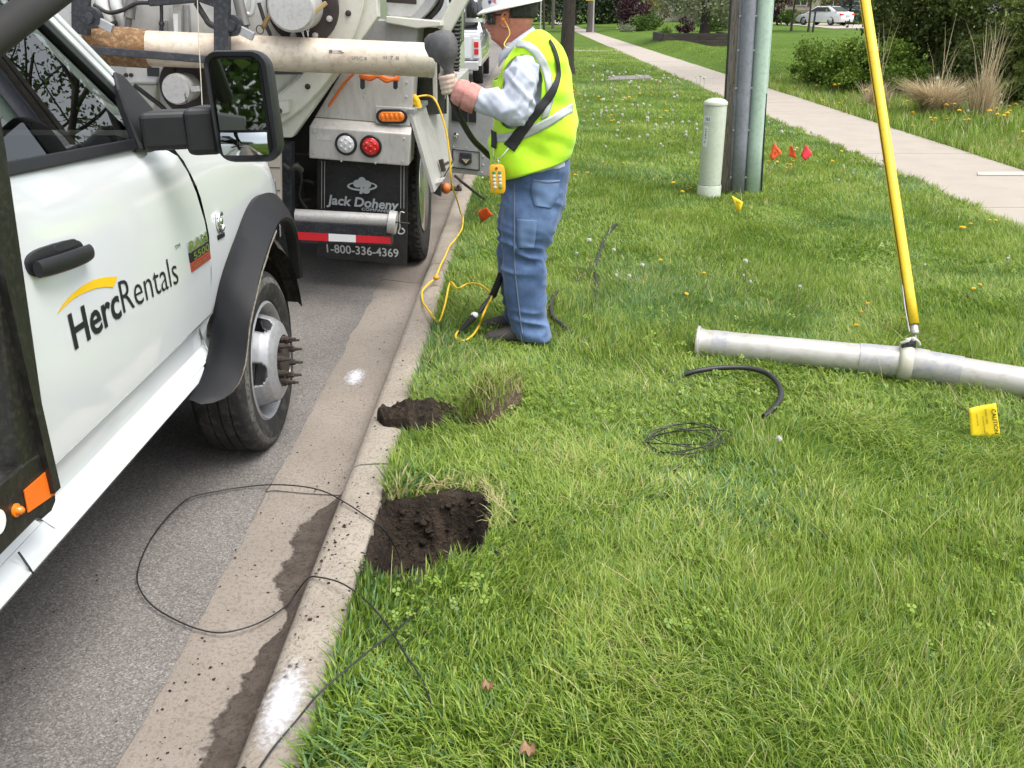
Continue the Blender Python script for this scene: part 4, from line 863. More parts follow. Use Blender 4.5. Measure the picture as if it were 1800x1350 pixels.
# rear light boxes and panels
def quad3(name, P, th, m, parent=VT, bevel=.004):
    n = (P[1] - P[0]).cross(P[2] - P[0]).normalized()
    return MB().add(list(P) + [p + n * th for p in P], [(0, 1, 2, 3), (7, 6, 5, 4), (0, 4, 5, 1), (1, 5, 6, 2), (2, 6, 7, 3), (3, 7, 4, 0)]).build(name, m, parent, bevel=bevel)
lb = [gy(543, 222, 5.78), gy(722, 236, 5.78), gy(718, 292, 5.78), gy(543, 278, 5.78)]; lbt = [gy(553, 207, 5.86), gy(724, 221, 5.86)]; dy = V(0, .30, 0)
mb = MB(); vs = lb + lbt + [p + dy for p in (lb[2], lb[3])] + [p + V(0, .22, 0) for p in lbt]
mb.add(vs, [(0, 1, 2, 3), (4, 5, 1, 0), (3, 2, 6, 7), (1, 5, 9, 6, 2), (0, 3, 7, 8, 4), (4, 8, 9, 5), (7, 6, 9, 8)]); box1 = mb.build('light_box', M_alu, VT, bevel=.008)
face('rear_panel', [(553, 206), (600, 128), (727, 133), (722, 220)], 5.87, .25, M_alu, bevel=.006)
def lamp(name, x, y, Y, r, ml):
    c = gy(x, y, Y); g = MB().lathe([(r, 0), (r, -.012), (r - .004, -.016), (r * .80, -.016), (r * .78, -.010)], c, (0, 1, 0), 36).build(name, M_trim, VT, smooth=40)
    MB().lathe([(r * .79, -.011), (r * .70, -.019), (r * .4, -.024), (.002, -.026)], c, (0, 1, 0), 32).build('lens', ml, g, smooth=60)
    for k in range(6):
        a = k * 1.047 + .4; MB().ball(c + V(math.cos(a) * r * .45, -.018, math.sin(a) * r * .45), (r * .17, .010, r * .17), 10, 6).build('diode', ml, g, smooth=70)
    MB().ball(c + V(0, -.020, 0), (r * .17, .010, r * .17), 10, 6).build('diode', ml, g, smooth=70)
lamp('reverse_light', 608.5, 253, 5.78, .070, M_clear); lamp('brake_light', 652, 257, 5.78, .070, M_red)
pl = face('marker_plate', [(660, 186), (722, 190), (721, 222), (660, 217)], 5.845, .02, M_alu, bevel=.003)
def stadium(cx, cz, hw, hh, n=8): return [(cx + (hw - hh) * s + hh * math.cos(a), cz + hh * math.sin(a)) for s, a0 in ((1, -90), (-1, 90)) for a in [R_(a0 + 180 * k / n) for k in range(n + 1)]]
c = gy(689, 204.5, 5.84)
mk = MB().prism(stadium(c.x, c.z, .100, .045), 'y', 5.822, 5.846).build('side_marker', M_trim, VT, bevel=.005, smooth=40); MB().prism(stadium(c.x, c.z, .082, .030), 'y', 5.812, 5.83).build('lens', M_amber, mk, bevel=.006, smooth=40)
for k in range(5): MB().ball((c.x - .06 + .03 * k, 5.813, c.z), (.012, .006, .020), 8, 6).build('diode', M_amber, mk, smooth=70)
for x in (637, 695): face('hook_strap', [(x - 4, 128), (x + 4, 128), (x + 4, 155), (x, 158), (x - 4, 155)], 5.80, .012, M_blksteel, bevel=.003)
for k in range(4):
    MB().tube(smoothpath([gy(632, 131 + k, 5.79), gy(650, 135 + k * 1.5, 5.78), gy(664, 131 + k, 5.78), gy(680, 138 + k * 1.6, 5.78), gy(701, 140 - 2 * k, 5.79)], 6), .011, 8).build('coiled_cord', M_orope, VT, smooth=70)
MB().tube(smoothpath([gy(622, 129, 5.84), gy(606, 145, 5.85), gy(592, 165, 5.85), gy(578, 187, 5.85)], 5), .008, 8).build('hanging_cord', M_orope, VT, smooth=70)
# stepped boxes on the kerb side, shelf, hood arm
face('upper_box', [(640, 33), (772, 42), (735, 48), (730, 84), (620, 78)], 5.95, .5, M_alud, bevel=.006); face('box_ledge', [(678, 28), (774, 37), (776, 46), (732, 50), (678, 40)], 5.86, .4, M_cream, bevel=.006)
face('white_cabinet', [(680, -25), (760, -25), (742, 32), (680, 29)], 6.05, .6, M_vwhite, bevel=.01); face('maker_plate', [(679, -10), (732, -6), (732, 8), (679, 4)], 6.02, .01, M_flng, bevel=.002)
mb = MB(); P = [gy(x, y, 6.0) for x, y in ((765, -25), (757, -2), (745, 15), (730, 31))]; mb.loft([[p + V(-.03, 0, 0), p + V(.03, 0, -.01), p + V(.03, .35, -.01), p + V(-.03, .35, 0)] for p in smoothpath(P, 5)]).build('curved_guard', M_alud, VT, smooth=40)
MB().tube(smoothpath([gy(778, -20, 6.2), gy(773, 8, 6.2), gy(757, 28, 6.2), gy(740, 36, 6.2)], 5), .02, 8).build('black_hose', M_hoseb, VT, smooth=60)
MB().bar(gy(779, 55, 6.1), gy(822, -22, 6.1), .09, .10, (0, 1, 0)).build('boom_support', M_cream, VT, bevel=.008)
P = smoothpath([gy(800, -30, 6.3), gy(800, 30, 6.3), gy(799, 80, 6.3), gy(797, 125, 6.3)], 14); MB().tube(P, [.035 if k % 2 else .044 for k in range(len(P))], 12).build('corrugated_duct', M_hoseb, VT, smooth=25)
MB().prism([(gy(733, 50, 6.0).x, gy(733, 50, 6.0).z), (gy(768, 50, 6.0).x, gy(768, 50, 6.0).z), (gy(768, 100, 6.0).x, gy(768, 100, 6.0).z), (gy(733, 100, 6.0).x, gy(733, 100, 6.0).z)], 'y', 6.35, 6.4).build('box_back', mat('olive_inside', (.10, .09, .05), .8, c2=(.06, .055, .035), ns=8), VT)
face('toolbox_back', [(728, 95), (785, 95), (785, 200), (728, 200)], 6.75, .03, M_dark); face('toolbox_post', [(760, 110), (767, 110), (768, 180), (761, 176)], 6.05, .05, M_alu); face('toolbox_post', [(772, 70), (782, 70), (782, 175), (774, 172)], 6.6, .06, M_alu)
MB().lathe([(.13, -.15), (.15, .08), (.155, .085), (.15, .09), (.14, .08), (.12, -.13)], gy(746, 158, 6.35), (0, 0, 1), 26).build('bucket', M_hoseb, VT, smooth=40)
MB().tube([gy(726, 168, 5.95), gy(733, 178, 5.95), gy(736, 190, 5.95)], .022, 8).tube([gy(727, 180, 5.95), gy(737, 184, 5.95)], .02, 8).build('yellow_glove_tool', mat('yellow_plastic', (.75, .45, .01), .5), VT, smooth=60)
# open toolbox door hanging down
A, B, C, D = gy(724, 199, 5.84), gy(771, 168, 6.62), gy(797, 291, 6.62), gy(764, 338, 5.84)
td = quad3('toolbox_door', [A, B, C, D], .025, M_alu, bevel=.003)
MB().bar(A + V(-.01, 0, .01), B + V(-.01, 0, .01), .05, .03).build('door_hinge', M_alud, td, bevel=.004)
def on_td(u, v): return A.lerp(B, u).lerp(D.lerp(C, u), v)
nd = (B - A).cross(D - A).normalized()
if nd.y > 0: nd = -nd
MB().bar(on_td(.40, .72) + nd * .025, on_td(.40, .88) + nd * .025, .03, .03, nd).bar(on_td(.40, .8) + nd * .035, on_td(.62, .84) + nd * .035, .018, .018, nd).build('door_latch', M_rust, td, bevel=.003)
MB().bar(on_td(.28, .955) + nd * .02, on_td(.98, .90) + nd * .02, .008, .008, nd).build('latch_rod', M_rust, td)
MB().bar(on_td(.12, .93) + nd * .014, on_td(.30, .93) + nd * .014, .004, .06, nd).build('corner_plate', M_cap, td)
# orange ball valve under the toolbox
MB().ball(gy(784, 331, 6.2), (.035, .035, .038), 14, 10).build('orange_knob', mat('orange_plastic', (.62, .16, .03), .5, c2=(.4, .1, .03), ns=20), VT, smooth=70); MB().cyl(gy(790, 331, 6.2), gy(810, 332, 6.25), .016, n=10).ball(gy(806, 327, 6.22), .012).build('valve_stem', M_rust, VT, smooth=50)
face('valve_bracket', [(758, 318), (775, 312), (775, 346), (757, 338)], 6.1, .08, M_blksteel)
# open cabinet door on the far side with pockets and paddle latch
cd_ = face('cabinet_door', [(789, 160), (868, 170), (866, 311), (787, 303)], 7.4, .05, M_alud, bevel=.006)
for k in range(3): face('door_pocket', [(794 + 15 * k, 183 + k), (807 + 15 * k, 184 + k), (807 + 15 * k, 214 + k), (794 + 15 * k, 212 + k)], 7.385, .02, M_inkb, cd_, bevel=0)
face('pocket_lip', [(804, 181), (825, 183), (825, 188), (804, 187)], 7.37, .02, M_rust, cd_, bevel=0)
face('latch_panel', [(796, 263), (843, 268), (842, 299), (796, 294)], 7.38, .025, M_alud, cd_, bevel=.004)
for P in ([(796, 262), (843, 267), (843, 268.5), (796, 263.5)], [(796, 294), (842, 299), (842, 300.5), (796, 295.5)], [(795, 262), (796.3, 262), (796.3, 295), (795, 295)], [(842, 267), (843.3, 267), (843.3, 300), (842, 300)]): face('panel_gap', P, 7.374, .004, M_inkb, cd_, bevel=0)
face('paddle_latch', [(808, 268), (829, 270), (829, 286), (819, 292), (807, 285)], 7.36, .02, M_blksteel, cd_, bevel=.003); face('latch_tongue', [(811, 279), (826, 280), (819, 288)], 7.352, .01, M_chrome, cd_, bevel=.002)
c = gy(802, 237, 7.38); MB().lathe([(.02, .01), (.02, -.02), (.002, -.024)], c, (0, 1, 0), 10).build('cabinet_lock', M_chrome, cd_)
for x, y in ((797, 258), (820, 260), (843, 263), (849, 275), (849, 290), (847, 303), (812, 302), (794, 300)): MB().lathe([(.008, .005), (.008, -.004), (.001, -.006)], gy(x, y, 7.398), (0, 1, 0), 8).build('rivet', M_cap, cd_)
# mud flap
FY = 5.96
fl = quad3('mud_flap', [gy(558, 280, FY), gy(717, 290, FY - .04), gy(715, 466, FY - .05), gy(557, 452, FY)], .012, M_flap, bevel=0)
def onf(x, y): return gy(x, y, FY - .06 - .0 * x) + V(0, -.004, 0)
for x in (566, 571, 705, 710.5):
    MB().bar(onf(x, 283), onf(x - .5, 366), .0035, .006, (0, 1, 0)).build('chrome_strip', M_cap, fl)
fit_text('flap_lettering', 'Jack Doheny', onf(574, 358), onf(702, 369), .062, M_grey, fl, offset=.028, shear=.22, warp=None)
fit_text('flap_lettering', 'COMPANIES', onf(636, 369.5), onf(690, 374), .019, M_grey, fl, offset=.02, shear=.15, warp=None, spacing=1.1)
fit_text('flap_lettering', '1-800-336-4369', onf(575, 443), onf(701, 452), .058, M_grey, fl, offset=.012, warp=None)
sh = onf(637, 327)                                      # shamrock in an orbit ring
def disc(cx, cz, rx, rz, n=18): return [(sh.x + cx + rx * math.cos(a), sh.y, sh.z + cz + rz * math.sin(a)) for a in np.linspace(0, 2 * math.pi, n, endpoint=False)]
for k, (cx, cz, rx, rz) in enumerate(((-.030, .016, .030, .026), (.030, .012, .030, .026), (0, .034, .026, .026), (.024, -.030, .026, .020))):
    q_ = [(x, y - .0005 * k, z) for x, y, z in disc(cx, cz, rx, rz)]; MB().add(q_, [tuple(range(18))]).build('shamrock_leaf', M_grey, fl)
MB().add([(sh.x - .022, sh.y - .003, sh.z - .05), (sh.x - .002, sh.y - .003, sh.z - .05), (sh.x + .010, sh.y - .003, sh.z + .01), (sh.x - .010, sh.y - .003, sh.z + .01)], [(0, 1, 2, 3)]).build('shamrock_stem', M_grey, fl)
inn, outr = disc(0, .002, .086, .020, 30), disc(0, .0, .100, .031, 30); MB().add([(x, y - .004, z) for x, y, z in inn + outr], [(k, (k + 1) % 30, 30 + (k + 1) % 30, 30 + k) for k in range(30)]).build('orbit_ring', M_grey, fl)
# under-run bar with tape and spare nozzle tube
MB().add([p + V(0, t, 0) for t in (0, .10) for p in (gy(505, 388, 5.62), gy(688, 398, 5.62), gy(688, 432, 5.62), gy(505, 426, 5.62))], [(0, 1, 2, 3), (7, 6, 5, 4), (0, 4, 5, 1), (1, 5, 6, 2), (2, 6, 7, 3), (3, 7, 4, 0)]).build('underrun_bar', M_blksteel, VT, bevel=.004)
for xs_, m in (((512, 522, 577), M_tred), ((577.5, 577.5, 625.5), M_twht), ((626, 626, 687), M_tred)):
    f_ = lambda x: (407 + (x - 513) * .055, 421 + (x - 513) * .045)
    MB().add([gy(xs_[1], f_(xs_[1])[0], 5.617), gy(xs_[2], f_(xs_[2])[0], 5.617), gy(xs_[2], f_(xs_[2])[1], 5.617), gy(xs_[0], f_(xs_[0])[1], 5.617)], [(0, 1, 2, 3)]).build('reflective_tape', m, VT)
MB().cyl(gy(520, 379, 5.66), gy(684, 388, 5.66), .043, n=28).build('spare_tube', M_cap, VT, smooth=40)
e0, e1 = gy(683, 390, 5.66), gy(697, 392, 5.66); MB().cyl(e0, e1, .075, n=30).build('tube_flange', M_cap, VT, smooth=40, bevel=.004)
MB().tube(smoothpath([gy(711, 374, 5.6), gy(704, 373, 5.6), gy(702, 385, 5.6), gy(703, 400, 5.6), gy(700, 409, 5.6), gy(707, 411, 5.6), gy(711, 406, 5.6), gy(706, 401, 5.6)], 5), .0045, 6).build('hitch_pin', M_cap, VT, smooth=60); MB().cyl(gy(690, 390, 5.6), gy(720, 393, 5.6), .006, n=8).build('lock_pin', M_rust, VT)
# rear axle, wheels, frame
for x, nm in ((-.775, 0), (-1.10, 1), (-3.0, 2), (-3.325, 3)):
    root = bpy.data.objects.new('rear_wheel', None); COL.objects.link(root); root.parent = VT; ORG[root.name] = ORG[VT.name]; r = .515; ax = V(1, 0, 0); o = V(x, 6.86, -.135 + r)
    prof = [(.30, -.26), (.33, -.275), (r - .04, -.275), (r, -.24), (r, -.18), (r - .012, -.178), (r - .012, -.168), (r, -.166), (r, -.105), (r - .012, -.103), (r - .012, -.093), (r, -.09), (r, -.03), (r - .03, 0), (r - .09, .008), (.32, -.008), (.295, -.02)]
    MB().lathe(prof, o, ax, 72, cap=False).build('tyre', M_rub, root, smooth=30)
    if nm == 0:
        mb = MB()
        for k in range(60):
            a = 2 * math.pi * k / 60; d = V(0, math.cos(a), math.sin(a)); mb.bar(o + d * (r - .008) + ax * -.004, o + d * (r - .008) + ax * -.045, .022, .014, d)
        t_ = mb.build('tread_lugs', M_rub, root); t_['kind'] = 'stuff'
    MB().lathe([(.292, .0), (.300, -.006), (.285, -.018), (.27, -.05), (.255, -.13), (.20, -.15), (.15, -.13), (.14, -.09), (.11, -.06), (.002, -.05)], o, ax, 48).build('wheel_disc', mat('polished_alloy', (.62, .63, .64), .2, metal=.9), root, smooth=40)
MB().box((-2.05, 8.6, .55), (1.0, 5.6, .22)).box((-2.05, 6.86, .38), (2.3, .2, .2)).box((-2.05, 9, .95), (2.4, 5, .5)).build('chassis', M_dark, VT)
MB().box((-.75, 9.6, .75), (.12, 3.4, .55)).build('side_boxes', M_alu, VT, bevel=.01)
MB().box((-2.05, 12.6, 1.3), (2.35, 1.9, 2.1)).build('cab', M_vwhite, VT, bevel=.08)
# dim parts between the rails behind the bumper
face('side_panel', [(467, 268), (492, 266), (493, 358), (470, 352)], 5.50, .05, mat('tan_grey_panel', (.42, .38, .32), .6, c2=(.35, .31, .26), ns=8), bevel=.004)
for y in (294, 334): face('panel_gap', [(468, y), (492.5, y + .5), (492.5, y + 1.5), (468, y + 1)], 5.495, .006, M_inkb, bevel=0)
face('frame_hanger', [(494, 250), (512, 252), (512, 420), (498, 418)], 5.70, .10, M_blksteel); face('frame_plate', [(516, 270), (560, 275), (558, 372), (520, 368)], 6.25, .05, M_dark)
MB().tube(smoothpath([gy(497, 290, 5.62), gy(510, 298, 5.62), gy(520, 292, 5.62), gy(530, 300, 5.66)], 5), .02, 8).build('brake_hose', M_hoseb, VT, smooth=60)
# long pipe lying in the rack (a thing of its own)
PA, PB = gy(160, 81, 5.16), gy(763, 106, 5.44)
PIPE = thing('suction_pipe', 'long tan stained steel suction pipe in the rack behind the vacuum truck', 'pipe', tuple((PA + PB) / 2))
d = (PB - PA).normalized(); L = (PB - PA).length; r = .093
def pipe_seg(name, a, b, m, extra=0, n=40, rough=0):
    rings = []; k = max(2, int((b - a) / .03)); u = d.orthogonal().normalized(); w = d.cross(u)
    for i in range(k + 1):
        h = a + (b - a) * i / k; row = []
        for j in range(n):
            an = 2 * math.pi * j / n; q_ = r + extra + rough * float(vn(h * 10, an * 2, 1.3, 3)); row.append(PA + d * h + (u * math.cos(an) + w * math.sin(an)) * q_)
        rings.append(row)
    return MB().loft(rings).build(name, m, PIPE, smooth=40)
pipe_seg('rust_sleeve', -.02, .30, M_rustm, .006, rough=.008); pipe_seg('pipe_body', .28, 1.72, M_pipe); pipe_seg('pipe_end', 1.72, L, M_pipec, .001); pipe_seg('pipe_lip', L - .03, L - .012, M_pipec, .003)
for (a, h0, tx) in ((1.30, .02, 'B'), (1.42, -.01, 'SPEC 8'), (1.60, .0, 'II 7.8')):
    c = PA + d * a + V(0, -r - .002, .0 + h0); fit_text('stencil', tx, c, c + d * .085, .018, mat('faded_ink', (.16, .15, .15), .8), PIPE, warp=None)
# ================================================================== WHITE PICKUP further up the street
PK = thing('pickup', 'white pickup truck parked ahead, its right tail lamp showing beside the worker', 'pickup', (-2.1, 24.9, -.06))
gz0 = -.06; X0, X1 = -3.10, -1.07
def pk_ring(y, zt, inset=0, zb=.42): return [(X0 + .02 + inset, y, zb), (X0 + inset, y, zb + .15), (X0 + .02 + inset, y, zt - .12), (X0 + .08 + inset, y, zt), (X1 - .08 - inset, y, zt), (X1 - .02 - inset, y, zt - .12), (X1 - inset, y, zb + .15), (X1 - .02 - inset, y, zb)]
MB().loft([pk_ring(22.9, 1.12), pk_ring(22.96, 1.15), pk_ring(27.1, 1.15), pk_ring(28.2, 1.08), pk_ring(28.65, .95)]).build('body', M_white, PK, smooth=40)
cab_ = lambda y, z, i: [(X0 + i, y, z), (X1 - i, y, z)]
MB().add([(X0 + .06, 24.9, 1.14), (X1 - .06, 24.9, 1.14), (X1 - .24, 25.15, 1.72), (X0 + .24, 25.15, 1.72), (X0 + .06, 27.1, 1.14), (X1 - .06, 27.1, 1.14), (X1 - .26, 26.4, 1.74), (X0 + .26, 26.4, 1.74)], [(0, 1, 2, 3), (4, 7, 6, 5), (0, 3, 7, 4), (1, 5, 6, 2), (3, 2, 6, 7)]).build('cab', M_white, PK, bevel=.05, segs=3)
MB().add([(X0 + .20, 24.92, 1.20), (X1 - .20, 24.92, 1.20), (X1 - .26, 25.085, 1.63), (X0 + .26, 25.085, 1.63)], [(0, 1, 2, 3)]).build('rear_window', M_int, PK)
MB().add([(X1 - .065, 25.15, 1.20), (X1 - .065, 26.8, 1.20), (X1 - .208, 26.35, 1.64), (X1 - .203, 25.3, 1.64)], [(0, 1, 2, 3)]).build('side_windows', M_int, PK)
MB().box((-2.12, 22.885, .84), (1.55, .03, .50)).build('tailgate', M_white, PK, bevel=.012)
for s, x in ((1, X1 - .13), (-1, X0 + .13)):
    tl = MB().box((x, 22.885, .82), (.15, .03, .46)).build('tail_light', M_white, PK, bevel=.01); MB().box((x, 22.865, .905), (.11, .03, .13)).build('red_lens', M_red, tl, bevel=.01); MB().box((x, 22.865, .745), (.11, .03, .13)).build('red_lens', M_red, tl, bevel=.01)
MB().box((-2.12, 22.8, .43), (1.94, .16, .22)).build('rear_bumper', mat('pickup_bumper', (.6, .6, .6), .3, metal=.5), PK, bevel=.03)
MB().box((-2.12, 22.84, .545), (1.9, .12, .03)).build('bumper_step', M_trim, PK)
for y in (23.85, 27.65):
    for x, o_ in ((X1 - .02, 1), (X0 + .02, -1)):
        w_ = MB().lathe([(.22, -.24), (.36, -.24), (.38, -.21), (.38, -.03), (.36, 0), (.22, .002)], (x, y, gz0 + .38), (o_, 0, 0), 32, cap=False).build('wheel', M_rub, PK, smooth=35); MB().lathe([(.23, -.01), (.21, -.05), (.05, -.04), (.01, -.03)], (x, y, gz0 + .38), (o_, 0, 0), 24).build('rim', M_steel, w_, smooth=35)
MB().box((-2.12, 25.8, .36), (1.5, 5, .16)).build('underbody', M_dark, PK)
MB().box((X1 + .12, 26.5, 1.22), (.22, .10, .2)).build('side_mirror', M_trim, PK, bevel=.03)
MB().box((-2.1, 22.78, .18), (.5, .06, .12)).build('tow_hitch', M_dark, PK)

# spot mirror of the vacuum truck cab, out on its arm
hm = MB().lathe([(.10, -.10), (.105, .0), (.09, .07), (.05, .11), (.005, .12)], gy(833, 14, 11.0), (0, 0, 1), 20).build('spot_mirror', mat('black_gloss', (.008, .01, .01), .08, coat=1), VT, smooth=50)
MB().lathe([(.10, -.14), (.104, -.10), (.02, -.10)], gy(833, 14, 11.0) + V(0, 0, -.01), (0, 0, 1), 20).build('mirror_rim', M_vwhite, VT, smooth=50)
MB().tube(smoothpath([gy(838, 36, 11), gy(837, 44, 11), gy(830, 47, 11), gy(808, 48, 11)], 5), .018, 8).build('mirror_rod', M_blksteel, VT, smooth=60)
MB().tube(smoothpath([gy(812, -20, 9.5), gy(812, 62, 9.5), gy(810, 72, 9.5), gy(803, 84, 9.5)], 5), .022, 8).build('grab_rail', M_chrome, VT, smooth=60)

# hoses, wires and fasteners on the back of the vacuum truck
for k, P in enumerate((((165, 8), (190, 22), (215, 18), (240, 6), (262, 5)), ((128, 20), (150, 45), (178, 48), (205, 40)), ((345, 5), (360, 30), (372, 44), (405, 52)), ((455, 5), (466, 40), (476, 66), (470, 82)), ((236, 150), (262, 170), (285, 188), (300, 205)), ((350, 190), (385, 215), (430, 228), (470, 232)))):
    MB().tube(smoothpath([gy(x, y, 5.30 + .012 * k) for x, y in P], 6), .011 + .003 * (k % 3), 8).build('hydraulic_hose', M_hoseb, VT, smooth=60)
for k, P in enumerate((((495, 300), (505, 340), (520, 352), (545, 350)), ((500, 320), (518, 330), (535, 318), (552, 322)), ((522, 285), (530, 310), (526, 345), (540, 368)))):
    MB().tube(smoothpath([gy(x, y, 6.05 - .05 * k) for x, y in P], 6), .012, 8).build('air_line', M_hoseb, VT, smooth=60)
for x, y, Y in ((560, 212, 5.865), (600, 214, 5.865), (640, 216, 5.865), (610, 145, 5.868), (640, 170, 5.868), (715, 145, 5.868), (715, 170, 5.868), (552, 232, 5.778), (552, 270, 5.778), (710, 244, 5.778), (708, 284, 5.778), (600, 283, 5.778), (660, 287, 5.778)):
    MB().lathe([(.007, .004), (.007, -.003), (.001, -.005)], gy(x, y, Y), (0, 1, 0), 8).build('rivet', M_cap, VT)
MB().tube(smoothpath([gy(630, 292, 5.8), gy(645, 300, 5.85), (gy(660, 297, 5.85)), gy(672, 292, 5.82)], 5), .006, 6).build('lamp_wire', M_hoseb, VT)
face('warning_decal', [(556, 236), (580, 238), (580, 247), (556, 245)], 5.777, .0015, mat('white_decal', (.6, .6, .58), .5, c2=(.3, .3, .3), ns=120, nmix=.6), bevel=0)

# ================================================================== WORKER
from mathutils.bvhtree import BVHTree
def remeshed(mb, voxel=.008, smooth=6, fold=None):
    """fuse overlapping closed lofts into one continuous surface"""
    me = bpy.data.meshes.new('tmp'); me.from_pydata(mb.v, [], mb.f); me.validate()
    bm = bmesh.new(); bm.from_mesh(me); bmesh.ops.recalc_face_normals(bm, faces=bm.faces); bm.to_mesh(me); bm.free()
    o = bpy.data.objects.new('tmp', me); COL.objects.link(o)
    r = o.modifiers.new('r', 'REMESH'); r.mode = 'VOXEL'; r.voxel_size = voxel
    s = o.modifiers.new('s', 'SMOOTH'); s.iterations = smooth; s.factor = .5
    dg = bpy.context.evaluated_depsgraph_get(); dg.update(); out = bpy.data.meshes.new_from_object(o.evaluated_get(dg))
    bpy.data.objects.remove(o); bpy.data.meshes.remove(me)
    if fold:
        n = len(out.vertices); co = np.zeros(n * 3); out.vertices.foreach_get('co', co); nn = np.zeros(n * 3); out.vertices.foreach_get('normal', nn)
        co = co.reshape(-1, 3); nn = nn.reshape(-1, 3); co += nn * fold(co, nn)[:, None]; out.vertices.foreach_set('co', co.ravel()); out.update()
    out.materials.clear(); return out
def ell(cx, cy, z, rx, ry, n=28, p=2.3, tilt=0, back=1.0):
    out = []
    for k in range(n):
        a = 2 * math.pi * k / n; c, s = math.cos(a), math.sin(a); x = rx * math.copysign(abs(c) ** (2 / p), c); y = ry * math.copysign(abs(s) ** (2 / p), s)
        out.append(V(cx + x, cy + y, z + tilt * x))
    return out
WYC = 4.62
def row(y, f, b, ry, Yc=WYC, p=2.3, tilt=0, n=28): A, B = gy(f, y, Yc), gy(b, y, Yc); return ell((A.x + B.x) / 2, Yc, (A.z + B.z) / 2, (B.x - A.x) / 2, ry, n=n, p=p, tilt=tilt)
P0 = V(gy(925, 600, 4.6).x, WYC, .02)
W_ = thing('person', 'worker in lime safety vest, white hard hat and jeans beside the vacuum truck', 'person', tuple(P0))
M_skin = mat('skin', (.54, .225, .155), .5, c2=(.46, .15, .105), ns=14, nmix=.6, c3=(.36, .13, .10), ns3=50, nmix3=.3, bump=.0006, bs=180, spec=.4)
M_denim = mat('blue_denim', (.052, .100, .225), .85, c2=(.125, .205, .37), ns=5, nmix=.85, c3=(.05, .085, .18), ns3=30, nmix3=.4, bump=.0006, bs=700, sheen=.2)
M_vest = mat('lime_vest', (.52, .93, .015), .75, c2=(.60, .95, .03), ns=5, nmix=.5, c3=(.40, .70, .03), ns3=40, nmix3=.18, bump=.0005, bs=600, sheen=.2)
M_shirt = mat('pale_blue_shirt', (.44, .475, .56), .85, c2=(.52, .55, .62), ns=5, nmix=.5, c3=(.50, .52, .58), ns3=40, nmix3=.2, bump=.0004, bs=600)
M_silv = mat('silver_reflective_tape', (.50, .53, .52), .4, metal=.3, c2=(.42, .45, .44), ns=18, bump=.0004, bs=500)
M_strap = mat('black_webbing', (.022, .022, .024), .75, c2=(.035, .035, .036), ns=40, bump=.0006, bs=600)
M_boot = mat('dusty_boot', (.045, .040, .037), .8, c2=(.09, .082, .074), ns=9, nmix=.7, bump=.002, bs=60)
M_hat = mat('white_hard_hat', (.80, .80, .78), .3, coat=.3, c2=(.74, .74, .71), ns=9)
M_hair = mat('dark_hair', (.012, .011, .010), .7, c2=(.05, .048, .045), ns=60, nmix=.7, bump=.004, bs=260)
# --- head and neck, the rest of the body under the clothes
HROWS = [(-17, 884, 918, .040, 0), (-13, 872, 928, .058, 0), (-5, 862, 936, .074, 0), (5, 857.5, 940, .079, 0), (14, 856, 941, .080, .001), (22, 856.5, 941, .080, .002), (28, 858, 940, .080, .006), (34, 859, 938, .079, .020), (40, 860, 936, .077, .024), (44, 861, 934, .075, .036), (48, 862, 932, .073, .042), (50.5, 862, 931, .072, .022),
         (53.5, 861.5, 930, .071, .010), (56, 864.5, 929, .070, .0), (59, 862, 928, .069, .009), (62, 865, 927, .067, 0), (67, 863.5, 927, .064, .008), (72, 868, 927, .060, .002), (77, 873, 928, .058, 0), (83, 880, 930, .058, 0), (92, 886, 938, .062, 0), (104, 890, 950, .075, 0)]
rings = []
for y, f, b, ry, nose in HROWS:
    A, B = gy(f, y, WYC), gy(b, y, WYC); cx, rx = (A.x + B.x) / 2, (B.x - A.x) / 2; z = (A.z + B.z) / 2; r = []
    for k in range(40):
        a = 2 * math.pi * k / 40; c, s = math.cos(a), math.sin(a); x = rx * math.copysign(abs(c) ** .9, c); yy = ry * math.copysign(abs(s) ** .9, s)
        if c < 0: x -= nose * math.exp(-(yy / .014) ** 2); x += .012 * math.exp(-((abs(yy) - .034) / .015) ** 2) * (1 if 24 < y < 40 else 0)
        r.append(V(cx + x, WYC + yy, z))
    rings.append(r)
mb = MB(); mb.loft(rings[::-1])
earc = gy(886.5, 33, WYC)
for s in (-1, 1):
    er = [(earc + V(.026 * math.cos(a) * (1 - .25 * math.sin(a)) + .004, s * .092, -.002 + .038 * math.sin(a))) for a in np.linspace(0, 6.283, 18, endpoint=False)]
    mb.loft([[p + V(.006, -s * .022, 0) for p in er], er, [earc + (p - earc) * .96 + V(.010, s * .014, 0) for p in er], [earc + (p - earc) * .70 + V(.008, s * .010, 0) for p in er], [earc + (p - earc) * .55 + V(.006, -s * .004, 0) for p in er]])
SH = [(V(gy(921, 128, 4.42).x, 4.44, gy(921, 128, 4.42).z), gy(906, 192, 4.37), gy(838, 172, 4.40), gy(800, 152, 4.42)), (V(gy(925, 122, 4.42).x, 4.82, gy(925, 122, 4.42).z), V(.10, 4.90, 1.06), V(.02, 4.90, .84), V(-.03, 4.89, .76))]
mb.loft([row(90, 893, 950, .07), row(110, 900, 965, .14), row(150, 897, 972, .15), row(220, 890, 980, .14), row(285, 890, 985, .15), row(340, 895, 980, .155), row(390, 893, 968, .15)])
for sh, el_, wr, hn in SH: mb.tube(smoothpath([sh, el_, wr], 5), .042, 10); mb.tube([sh + (V(0, WYC, 0) - V(0, sh.y, 0)) * .5 + V(-.01, 0, 0), sh], .04, 10)
